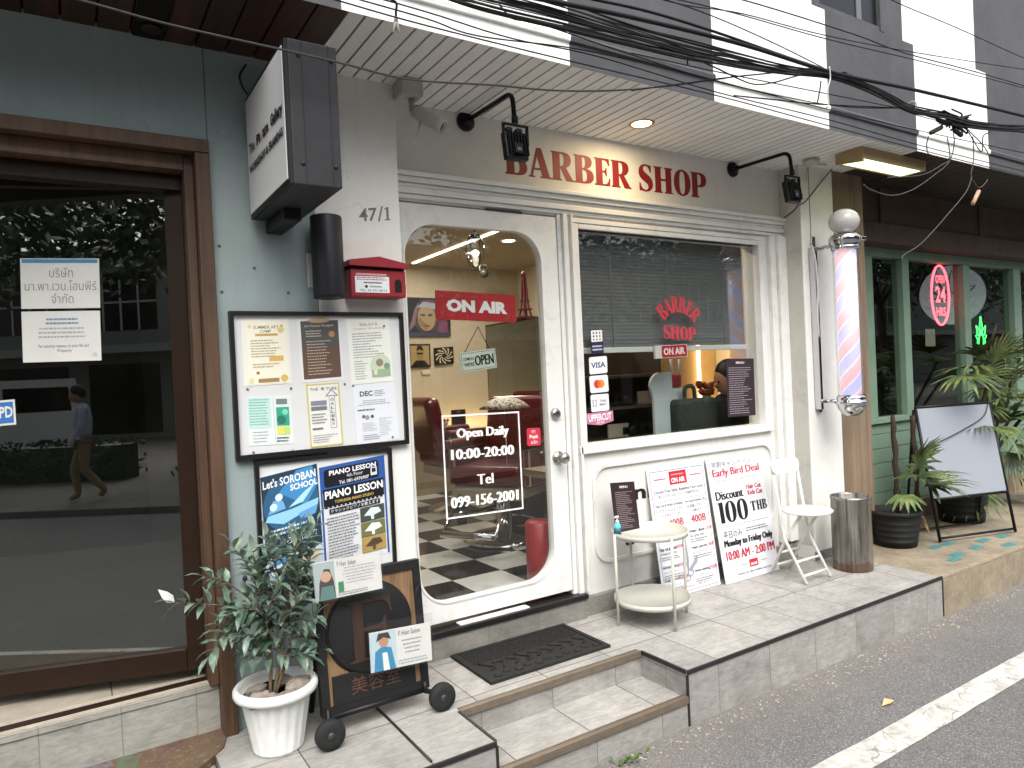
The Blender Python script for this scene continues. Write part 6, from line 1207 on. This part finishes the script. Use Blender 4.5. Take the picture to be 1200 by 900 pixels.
F = pane(((494, 433), (504, 433), (505, 438), (495, 439)), oy, 4.03); b = MB(mat('card_white', '#c9bfa8', .6)); b.box(0, 1, 0, 1, -.004, 0, 0, F); tag(b.build('caption_card'), 'small pale card under the framed portrait', 'card')
F = pane(((528, 452), (544, 451), (545, 476), (529, 477)), oy, 3.72); F.translation.z = ct + .031; t = thing('menu_board', 'small dark menu board standing on the back counter', 'menu', F.translation.copy()); b = MB(mat('menu_brown', 0)); b.box(0, 1, 0, 1.0, -.02, 0, 0, F); b.build('board', t); Ink(F).text('MENU', .34, .88, .66, .93, '#b5a898').build('print', t)
b = MB(mat('figurine', '#b09a7a', .5)); q = oy(521, 476, 3.72); q.z = ct + .03; b.ball(q + Vector((0, 0, .035)), .035); b.ball(q + Vector((.0, 0, .1)), .03); b.m(mat('figurine_dark', '#2a211b', .5)).ball(q + Vector((-.02, -.02, .13)), .014); b.ball(q + Vector((.02, -.02, .13)), .014); tag(b.build('figurine'), 'small pale bear figurine on the back counter', 'figurine')
# barber chairs
LEA = mat('red_leather', '#5f1013', .3, var=.08, scale=8, spec=.6); CHM2 = mat('chrome', 0); CRL = mat('cream_panel', '#a99a80', .45)
def barber_chair(x, y, rz, label):
    t = thing('barber_chair', label, 'barber chair', (0, 0, 0), 'red leather barber chairs')
    def part(name, fn, m_): b = MB(m_); fn(b); return b.build(name, t)
    part('base', lambda b: b.lathe([(.30, 0), (.30, .02), (.26, .04), (.06, .06), (.05, .3), (.07, .32), (0, .32)], None, 40), CHM2)
    part('seat', lambda b: b.box(-.28, .28, -.28, .28, .42, .56, .05, None, 4), LEA)
    part('seat_pan', lambda b: b.box(-.27, .27, -.27, .25, .33, .415, .02), CRL)
    part('backrest', lambda b: b.box(-.27, .27, -.07, .07, -.26, .26, .06, Matrix.Translation((0, .30, .77)) @ Matrix.Rotation(rad(-12), 4, 'X'), 4), LEA)
    0 and part('headrest', lambda b: b.box(-.16, .16, -.05, .05, -.08, .08, .045, Matrix.Translation((0, .39, 1.2)) @ Matrix.Rotation(rad(-12), 4, 'X'), 4), LEA)
    for s in (-1, 1): part('armrest', lambda b: (b.box(s * .30 - .045, s * .30 + .045, -.26, .25, .68, .74, .025, None, 3), b.m(CRL).box(s * .30 - .025, s * .30 + .025, -.2, .24, .42, .679, .01)), LEA)
    part('footrest', lambda b: (b.tube([(-.2, -.24, .38), (-.2, -.5, .15), (.2, -.5, .15), (.2, -.24, .38)], .015, 8), b.box(-.2, .2, -.55, -.45, .12, .145, .008)), CHM2)
    t.location = (x, y, FL + .001); t.rotation_euler = (0, 0, rz); return t
barber_chair(2.98, 2.6, rad(88), 'red barber chair facing the mirror, by the door edge')
barber_chair(2.64, 1.3, rad(-60), 'red barber chair under the patterned parasol lamp')
# mirror station with tower statuette
t = thing('mirror_station', 'mirrored styling station standing across the shop', 'mirror', (3.3, 1.6, FL))
b = MB(mat('station_frame', '#3b342c', .5)); b.box(3.23, 3.3, 1.3, 2.45, FL, 2.06, .004); b.build('frame', t)
b = MB(mat('mirror', '#a9adaa', .02, 1.0)); b.box(3.221, 3.229, 1.33, 2.42, 1.0, 2.04); b.build('mirror_glass', t)
b = MB(mat('station_shelf', '#6b5c48', .5)); b.box(3.05, 3.22, 1.4, 2.4, .92, .95, .004); b.build('shelf', t)
c_ = Vector((3.265, 1.84, 2.061)); t = thing('tower_statuette', 'dark red lattice tower statuette on top of the mirror station', 'statuette', c_)
RT = mat('tower_red', '#6b1a2c', .5); b = MB(RT)
for s in ((-1, -1), (1, -1), (1, 1), (-1, 1)): b.tube(catmull([c_ + Vector((s[0] * .04, s[1] * .04, 0)), c_ + Vector((s[0] * .02, s[1] * .02, .12)), c_ + Vector((s[0] * .01, s[1] * .01, .34))]), .009, 5)
for z, w in ((.07, .045), (.14, .03), (.34, .016)): b.box(c_.x - w, c_.x + w, c_.y - w, c_.y + w, c_.z + z, c_.z + z + .012)
b.box(c_.x - .075, c_.x + .075, c_.y - .075, c_.y + .075, c_.z, c_.z + .015); b.ico(c_ + Vector((0, 0, .37)), .022, 1); b.tube([c_ + Vector((0, 0, .34)), c_ + Vector((0, 0, .42))], .004, 5); b.build('tower', t)
# patterned parasol lamp
c_ = oy(591, 470, 1.15); t = thing('parasol_lamp', 'small white parasol with dark pattern on a thin stand', 'parasol', (c_.x, c_.y, FL))
m = bpy.data.materials.new('parasol_cloth'); m.use_nodes = True; k = N(m); p = k.pos(); vo = k.n('TexVoronoi'); vo.inputs['Scale'].default_value = 45; k.l(p, vo.inputs['Vector']); k.col(k.ramp(vo.outputs['Distance'], (.32, '#3a3430'), (.4, '#c9c0b4')))
b = MB(m); b.lathe([(.185, -.05), (.15, -.018), (.1, .012), (.04, .03), (0, .034)], Matrix.Translation(c_), 16); b.build('canopy', t)
b = MB(CHM2); b.tube([(c_.x, c_.y, FL), (c_.x, c_.y, c_.z)], .006, 6); b.lathe([(.1, 0), (.1, .01), (0, .015)], Matrix.Translation((c_.x, c_.y, FL)), 20); b.build('stand', t)
# hanging lantern, inside camera, red bin
c_ = oy(557, 297, .9); t = thing('hanging_lantern', 'clear glass lantern hanging from the barber shop ceiling', 'lantern', (c_.x, c_.y, RZ))
b = MB(glass('lantern_glass', (.9, .92, .92), 2.5)); b.lathe([(.02, -.11), (.05, -.06), (.062, .02), (.055, .07), (.04, .1)], Matrix.Translation(c_), 24); b.build('glass', t)
b = MB(BLKM); b.lathe([(.03, -.115), (.012, -.105), (0, -.105)][::-1], Matrix.Translation(c_), 16); b.lathe([(.042, .1), (.03, .12), (0, .125)], Matrix.Translation(c_), 16); b.tube([c_ + Vector((0, 0, .12)), (c_.x, c_.y, RZ)], .004, 5)
for a in range(0, 360, 90): b.tube(catmull([c_ + Vector((math.cos(rad(a)) * r_, math.sin(rad(a)) * r_, z)) for r_, z in ((.03, -.11), (.056, -.05), (.066, .02), (.058, .07), (.04, .1))], 4), .003, 5)
b.build('cage', t)
b = MB(GLB) if False else MB(glow('bulb', (1, .85, .6), 6)); b.ball(c_, .022); b.build('bulb', t)
q = oy(567, 320, 3.3); b = MB(mat('camera_dark', '#2b2825', .4)); b.ball(q, .05); b.m(CRL).box(q.x - .05, q.x + .05, q.y, q.y + .06, q.z + .02, q.z + .09, .01); tag(b.build('security_camera'), 'small dome camera in the barber shop back corner', 'security camera')
b = MB(mat('bin_red', '#8f1f22', .4)); b.lathe([(.075, 0), (.08, .01), (.08, .36), (.07, .37), (0, .375)], Matrix.Translation((2.19, .19, FL)), 28); tag(b.build('red_canister', None, (2.19, .19, FL)), 'tall red canister on the checker floor just inside the door', 'canister')
# ---- behind the window
t = thing('window_blind', 'dark grey slatted blind half lowered with pale bottom rail', 'blind', (3.2, .09, 1.7))
BL = mat('blind_grey', '#6a6a6a', .6, var=.05, scale=3); bz = 1.74; b = MB(BL); z = bz
while z < WZ1 + .05: b.box(WX0 - .03, WX1 - .045, -.012, .012, -.002, .002, 0, Matrix.Translation((0, .095, z)) @ Matrix.Rotation(rad(83), 4, 'X')); z += .021
b.build('slats', t)
b = MB(mat('rail_white', '#d0cfcb', .5)); b.box(WX0 - .03, WX1 - .03, .08, .105, bz - .045, bz - .014, .004); b.build('bottom_rail', t)
b = MB(mat('ladder_cord', '#8b8a86', .7))
for x in (WX0 + .3, (WX0 + WX1) / 2, WX1 - .25): b.tube([(x, .082, bz - .02), (x, .082, WZ1)], .0015, 4)
b.build('cord', t)
# wall with a glowing slot and a lit niche behind the window
b = MB(mat('niche_tan', '#9c8058', .8, var=.1)); b.box(3.55, 4.64, 1.05, 1.1, FL, RZ); b.build('partition_wall', shop)
q = oy(822, 430, 1.0); b = MB(glow('led_slot', (1, .72, .38), 4)); b.box(q.x - .012, q.x + .012, 1.02, 1.035, .9, 2.2); tag(b.build('strip_light'), 'vertical warm LED strip on the tan wall behind the window', 'light')
area('slot_lamp', (q.x + .1, .9, 1.5), .3, 1.6, (1, .7, .36), (rad(90), 0, 0), 1.2)
t = thing('display_shelf', 'dark wood shelf unit with small goods behind the window', 'shelf', (2.75, .6, FL))
SHF = mat('shelf_wood', '#4b3d30', .5, var=.15); b = MB(SHF)
for z in (1.12, 1.33, 1.54): b.box(2.8, 3.5, .55, .85, z, z + .02, .002)
b.box(2.78, 2.80, .55, .85, FL, 1.75); b.box(3.5, 3.52, .55, .85, FL, 1.75); b.box(2.8, 3.5, .84, .86, FL, 1.75); b.build('shelf', t)
rg = random.Random(41)
for j, (px, py, dz) in enumerate(((728, 452, 1.35), (756, 455, 1.35), (700, 455, 1.35), (735, 487, 1.14), (722, 487, 1.14), (758, 488, 1.14))):
    q = oy(px, py, .62); b = MB(mat('black_goods', '#1a1918', .35)) if j % 3 != 1 else MB(mat('card_cream', '#a89d8c', .6)); s_ = .075 if j % 3 != 1 else .09
    z0 = 1.351 if dz > 1.3 else 1.141
    if j % 3 == 1: b.box(q.x - s_, q.x + s_, .6, .612, z0, z0 + .09); b.build('card_stand', t) if False else tag(b.build('price_card'), ['', 'cream card standing on the upper goods shelf', '', '', 'cream card standing on the lower goods shelf', ''][j], 'card')
    else:
        b.box(q.x - s_, q.x + s_, .6, .68, z0, z0 + .075, .012); b.lathe([(.03, 0), (.03, .04), (0, .04)], Matrix.Translation((q.x, .6, z0 + .04)) @ Matrix.Rotation(rad(90), 4, 'X'), 16)
        tag(b.build('clipper'), ['black hair clipper set beside the cream upper card', '', 'black device at the near end of the upper shelf', 'black device beside the lower cream card', '', 'black clipper set at the far end of the lower shelf'][j], 'appliance')
F = pane(((763, 437), (789, 437), (795, 512), (766, 514)), oy, .3); o_ = F.translation
t = thing('divider_panel', 'pale grey round-cornered divider panel behind the window', 'panel', o_.copy()); w = F.col[0].to_3d().length; h = F.col[1].to_3d().length
b = MB(mat('panel_pale', '#aab1b3', .5)); pts = [(0, -.3), (w * 1.05, -.3), (w * 1.05, h * .45)] + [(w * (1.05 - .25 * (1 - math.cos(rad(a)))), h * .45 + .12 * math.sin(rad(a))) for a in range(15, 91, 15)] + [(w * .78, h * 1.0)] + [(w * .3 + w * .48 * math.cos(rad(a)) * .9, h * .78 + h * .22 * math.sin(rad(a))) for a in (100, 120, 140, 160, 175)] + [(0, h * .6)]
b.shape([pts], Matrix.Translation((o_.x, .3, o_.z)) @ Matrix(((1, 0, 0, 0), (0, 0, -1, 0), (0, 1, 0, 0), (0, 0, 0, 1))), .02); b.build('panel', t)
q = oy(795, 447, .33); t = thing('dispenser', 'red and white countertop dispenser behind the window', 'dispenser', q)
b = MB(mat('disp_red', '#93242c', .35)); b.box(q.x - .06, q.x + .04, .33, .42, q.z - .04, q.z + .05, .02, None, 3); b.build('red_top', t); b = MB(mat('disp_white', '#bfc0c0', .4)); b.box(q.x - .06, q.x + .06, .33, .43, q.z - .16, q.z - .042, .02, None, 3); b.build('white_base', t)
for dx in (0, 1): 
    a = oy(786 + dx * 10, 421, .3); c2 = oy(788 + dx * 9, 438, .3); b = MB(mat('disp_white', 0)); b.tube([a, c2], [.012, .006], 6); tag(b.build('hook', None, a), ['white tapered hook nearer the window stickers under the lightbox', 'white tapered hook nearer the glowing LED slot under the lightbox'][dx], 'hook')
F = pane(((796, 470), (840, 466), (848, 502), (797, 506)), oy, .2); o_ = F.translation; w = F.col[0].to_3d().length; h = F.col[1].to_3d().length
t = thing('backpack', 'dark green grey boxy bag with top handle on the window ledge', 'bag', o_.copy()); BGM = mat('bag_fabric', '#2f3430', .85, var=.25, scale=30, bump=.4)
b = MB(BGM); b.box(o_.x, o_.x + w, .2, .32, o_.z - .15, o_.z + h, .035, None, 4); b.build('body', t); b = MB(BGM); b.tube(catmull([(o_.x + w * .3, .26, o_.z + h - .01), (o_.x + w * .33, .26, o_.z + h + .07), (o_.x + w * .52, .26, o_.z + h + .075), (o_.x + w * .56, .26, o_.z + h - .01)]), .014, 8); b.build('handle', t)
b = MB(mat('ledge_tan', '#8b7c66', .6)); b.box(WX0 - .1, XC, .125, .5, WZ0 - .2, WZ0 - .16); tag(b.build('window_ledge'), 'tan ledge inside under the barber shop window', 'ledge')
q = oy(828, 455, .6); b = MB(mat('deco_rose', '#8a4a3a', .6)); 
for j in range(9): b.ico(q + Vector((rg.uniform(-.06, .06), rg.uniform(-.03, .03), rg.uniform(-.04, .05))), .028, 1, 1, 1, 1, .2, rg)
b.m(mat('deco_gold', '#a8823c', .5)); 
for j in range(5): b.ico(q + Vector((rg.uniform(0, .12), rg.uniform(-.03, .03), rg.uniform(-.06, .06))), .022, 1, 1, 1, 1, .2, rg)
b.tube([q - Vector((0, 0, .5)), q - Vector((0, 0, .04))], .03, 8); tag(b.build('flower_ornament', None, q), 'red and gold flower ornament by the glowing LED slot', 'ornament')
# ------------------------------------------------------------------ people
def skin_body(name, joints, edges, m_, parent, sub=2):
    me = bpy.data.meshes.new(name); me.from_pydata([j[0] for j in joints], edges, []); o = bpy.data.objects.new('tmp', me); COL.objects.link(o)
    s = o.modifiers.new('s', 'SKIN'); s.use_smooth_shade = True; sl_ = me.skin_vertices[0].data if me.skin_vertices else None
    if sl_ is None:
        bm = bmesh.new(); bm.from_mesh(me); bm.verts.layers.skin.verify(); bm.to_mesh(me); bm.free(); sl_ = me.skin_vertices[0].data
    for v, j in zip(sl_, joints): v.radius = (j[1], j[2] if len(j) > 2 else j[1])
    sl_[0].use_root = True; d = o.modifiers.new('d', 'SUBSURF'); d.levels = sub; d.render_levels = sub
    bpy.context.view_layer.update(); dg = bpy.context.evaluated_depsgraph_get(); new = bpy.data.meshes.new_from_object(o.evaluated_get(dg))
    bpy.data.objects.remove(o); b = MB(m_); b.add(new, None, True); return b.build(name, parent)
SKN = mat('skin', '#a5765a', .55); HAIR = mat('hair_black', '#141110', .5, var=.2, scale=60)
def head(t, c_, fwd, r=.105):
    fwd = Vector(fwd).normalized(); M = fwd.to_track_quat('-Y', 'Z').to_matrix().to_4x4()
    b = MB(SKN); b.ball(c_, r, .8, .95, 1.15, 24, 16, M); b.ball(c_ + M.to_3x3() @ Vector((0, -r * .95, -.01)), .016, .8, 1.2, 1.4, 10, 8)
    for s in (-1, 1): b.ball(c_ + M.to_3x3() @ Vector((s * r * .8, .005, -.01)), .022, .4, .8, 1.3, 10, 8)
    b.m(mat('eye_dark', '#17110e', .3))
    for s in (-1, 1): b.ball(c_ + M.to_3x3() @ Vector((s * .034, -r * .86, .012)), .011, 1.2, .6, .7, 10, 8)
    b.m(mat('lip', '#7d4a40', .5)).ball(c_ + M.to_3x3() @ Vector((0, -r * .83, -.058)), .02, 1.2, .5, .35, 10, 8); b.build('head', t)
    b = MB(HAIR); b.ball(c_ + M.to_3x3() @ Vector((0, .022, .03)), r * 1.06, .84, .95, 1.08, 24, 16, M); b.build('hair', t)
# customer sitting behind the window menu
hc = oy(853, 445, .42); t = thing('person', 'dark haired person in black sitting behind the menu sheet in the window', 'person', (hc.x, hc.y, FL))
head(t, hc, (-.9, .35, -.25)); X, Y, Z = hc; B0 = Z - .18
skin_body('body', [((X + .02, Y + .05, B0 - .48), .13, .1), ((X + .02, Y + .04, B0 - .2), .135, .1), ((X + .02, Y + .03, B0 - .02), .12, .085), ((X, Y + .01, B0 + .09), .05), ((X + .02, Y - .17, B0 - .05), .055), ((X - .02, Y - .24, B0 - .30), .045), ((X - .22, Y - .2, B0 - .38), .036), ((X + .04, Y + .22, B0 - .05), .055), ((X + .02, Y + .28, B0 - .3), .045), ((X - .2, Y + .22, B0 - .38), .036), ((X - .3, Y - .07, B0 - .5), .085), ((X - .3, Y + .17, B0 - .5), .085)],
          [(0, 1), (1, 2), (2, 3), (2, 4), (4, 5), (5, 6), (2, 7), (7, 8), (8, 9), (0, 10), (0, 11)], mat('black_shirt', '#17171a', .8, var=.2, scale=20), t)
b = MB(SKN); b.tube([(X - .02, Y - .245, B0 - .31), (X - .12, Y - .225, B0 - .355), (X - .22, Y - .2, B0 - .385)], [.048, .043, .04], 10); b.build('forearm', t)
# ------------------------------------------------------------------ across the street: what the panes mirror
OPV = mat('far_pavement_grey', '#6d6a64', .85, var=.2, scale=2); b = MB(OPV); b.box(-150, 200, -60, -6.2, -.05, .12, .01); struct(b.build('far_pavement'))
HG = bpy.data.materials.new('hedge_leaf'); HG.use_nodes = True; k = N(HG); k.b.inputs['Roughness'].default_value = .5; k.col(k.ramp(k.noise(k.pos(), 3, 5), (.3, '#1d2a18'), (.6, '#33462a'), (.8, '#4a5c35')))
def leafmass(b, n, samp, s, rg):
    for _ in range(n):
        c_ = Vector(samp()); a = Vector((rg.gauss(0, 1), rg.gauss(0, 1), rg.gauss(0, 1))).normalized() * s * rg.uniform(.6, 1.2); d = a.cross(Vector((rg.gauss(0, 1), rg.gauss(0, 1), rg.gauss(0, 1)))).normalized() * s * .4; b.face([c_ - a, c_ + d, c_ + a, c_ - d])
rg = random.Random(51)
for i, (x0, x1) in enumerate(((-16, -5.4), (-4.6, 6), (7, 22))):
    t = thing('hedge', ['clipped dark hedge across the street mirrored in the gallery door', 'clipped hedge across the street facing the barber shop', 'clipped hedge across the street past the barber shop'][i], 'hedge', ((x0 + x1) / 2, -9.3, .12)); b = MB(HG); b.box(x0 + .1, x1 - .1, -9.6, -9.1, .12, .72); leafmass(b, int((x1 - x0) * 260), lambda: (rg.uniform(x0, x1), rg.choice((-8.98, -9.7, rg.uniform(-9.7, -9))) + rg.gauss(0, .05), rg.uniform(.15, .82)), .07, rg); b.build('foliage', t)
def street_tree(x, y, h, r, label):
    t = thing('street_tree', label, 'tree', (x, y, .12), 'trees across the street'); b = MB(mat('tree_bark', '#4d4336', .9, var=.3, scale=9)); top = Vector((x, y, h * .55))
    b.tube([(x, y, .1), (x + .1, y, h * .25), top], [.2, .15, .11], 10); lim = []
    for j in range(7):
        a = j * .9 + rg.uniform(-.3, .3); e = top + Vector((math.cos(a) * r * .7, math.sin(a) * r * .7, rg.uniform(.3, h * .4))); b.tube(catmull([top - Vector((0, 0, .3)), top.lerp(e, .5) + Vector((0, 0, .2)), e], 4), [.08 - .006 * q_ for q_ in range(9)], 6); lim.append(e)
    b.build('trunk', t); b = MB(HG)
    for e in lim + [top + Vector((0, 0, h * .35))]:
        for _ in range(3):
            cc = e + Vector((rg.gauss(0, .6), rg.gauss(0, .6), rg.gauss(0, .4))); leafmass(b, 330, lambda: (cc.x + rg.gauss(0, r * .2), cc.y + rg.gauss(0, r * .2), cc.z + rg.gauss(0, r * .15)), .14, rg)
    b.build('crown', t)
for i, (x, y, h, r) in enumerate(((-10.2, -10.6, 7.5, 3.6), (-16, -13, 8, 3.4), (-2.5, -10.6, 6.5, 2.6), (9.5, -10.4, 6, 2.4), (17, -10.6, 7, 2.8), (25, -11, 7, 3), (33, -10, 8, 3.5), (42, -11, 9, 4))): street_tree(x, y, h, r, ['leafy street tree mirrored in the gallery door glass', 'taller tree behind the mirrored street tree', 'street tree across from the gallery', 'slim street tree across from the barber shop', 'street tree across from the green shop', 'street tree further down the road past the green shop', 'broad street tree far down the road', 'tallest street tree at the far end of the road'][i])
t = thing('facing_building', 'pale grey building across the street with grid windows and canopies', 'building', (0, -20, 0)); b = MB(mat('far_wall', '#83847f', .8, var=.1)); b.box(-40, 130, -26, -20, 0, 6.4); b.build('wall', t)
b = MB(mat('far_canopy', '#9fa09b', .7)); b.box(-40, 130, -20, -18.8, 2.9, 3.15); b.box(-40, 130, -20, -19.6, 6.0, 6.4); b.build('canopy', t)
b = MB(mat('far_glass', '#15181a', .08))
for i in range(26): x = -38 + i * 3.1; b.box(x, x + 2.4, -20.0, -19.98, .3, 2.6); b.box(x, x + 2.4, -20.0, -19.98, 3.7, 5.6)
b.build('window_glazing', t)
b = MB(mat('far_mullion', '#b3b3ad', .6))
for i in range(26):
    x = -38 + i * 3.1
    for q_ in (.6, 1.2, 1.8): b.box(x + q_ - .03, x + q_ + .03, -19.979, -19.95, 3.7, 5.6)
    b.box(x, x + 2.4, -19.979, -19.955, 4.6, 4.66)
b.build('window_muntin', t)
t = thing('parked_van', 'white van parked behind the hedge mirrored in the gallery door', 'van', (-11.9, -13.4, .12))
VW = mat('van_white', '#e6e7e6', .3, coat=.5); side = [(-2.3, .35), (2.2, .35), (2.25, 1.0), (1.9, 1.2), (1.35, 1.95), (-2.2, 1.98), (-2.35, 1.2)]
VMx = Matrix.Translation((-11.9, -13.4, .06)) @ Matrix.Rotation(rad(143), 4, 'Z')
b = MB(VW); b.shape([side], VMx @ Matrix(((1, 0, 0, 0), (0, 0, -1, .85), (0, 1, 0, 0), (0, 0, 0, 1))), 1.7); b.build('body', t)
b = MB(mat('van_glass', '#0f1214', .05))
for s_y in (.853, -.853 - .004):
    for pts in ([(-2.1, 1.2), (-.75, 1.2), (-.75, 1.78), (-2.05, 1.78)], [(-.65, 1.2), (.5, 1.2), (.5, 1.78), (-.65, 1.78)], [(.6, 1.2), (1.65, 1.2), (1.2, 1.78), (.6, 1.78)]): b.shape([pts], VMx @ Matrix(((1, 0, 0, 0), (0, 0, -1, s_y + .004), (0, 1, 0, 0), (0, 0, 0, 1))), .004)
b.build('window', t)
for x in (-1.5, 1.45):
    for y in (-.75, .75): b = MB(RUB); b.lathe([(.2, -.1), (.33, -.09), (.34, 0), (.33, .09), (.2, .1)], VMx @ Matrix.Translation((x, y, .34)) @ Matrix.Rotation(rad(90), 4, 'X'), 28); b.m(CHM2).lathe([(0, -.08), (.2, -.095), (.2, .095), (0, .08)], VMx @ Matrix.Translation((x, y, .34)) @ Matrix.Rotation(rad(90), 4, 'X'), 24); b.build('wheel', t)
# passer-by in a white shirt, mirrored in the gallery door
gp = Vector((-4.7, -6.95, .121)); t = thing('person', 'passer-by in white shirt and khaki trousers walking across the street', 'person', gp); hd = Vector((-.80, .6, 0)).normalized(); sd = Vector((-hd.y, hd.x, 0))
def bp(f, s, z): return gp + (hd * f + sd * s + Vector((0, 0, z))) * .93
head(t, bp(.06, 0, 1.60), hd + Vector((0, 0, -.25)), .1)
skin_body('body', [(bp(0, 0, .92), .13, .1), (bp(.0, 0, 1.15), .13, .095), (bp(.01, 0, 1.36), .14, .09), (bp(.03, 0, 1.48), .05), (bp(.0, .19, 1.40), .055), (bp(-.08, .23, 1.14), .045), (bp(.02, .22, .9), .035), (bp(.07, .21, .80), .032), (bp(.0, -.19, 1.40), .055), (bp(.04, -.23, 1.14), .045), (bp(.16, -.22, .93), .035), (bp(.2, -.21, .84), .032)],
          [(0, 1), (1, 2), (2, 3), (2, 4), (4, 5), (5, 6), (6, 7), (2, 8), (8, 9), (9, 10), (10, 11)], mat('shirt_white', '#aab1bb', .8), t)
skin_body('trousers', [(bp(0, 0, .95), .135, .105), (bp(.0, .09, .86), .09), (bp(.14, .09, .48), .065), (bp(.1, .09, .08), .05), (bp(.22, .09, .04), .04), (bp(.0, -.09, .86), .09), (bp(.02, -.09, .48), .065), (bp(-.24, -.09, .14), .05), (bp(-.16, -.09, .05), .04)], [(0, 1), (1, 2), (2, 3), (3, 4), (0, 5), (5, 6), (6, 7), (7, 8)], mat('khaki', '#8a7a5e', .85), t)
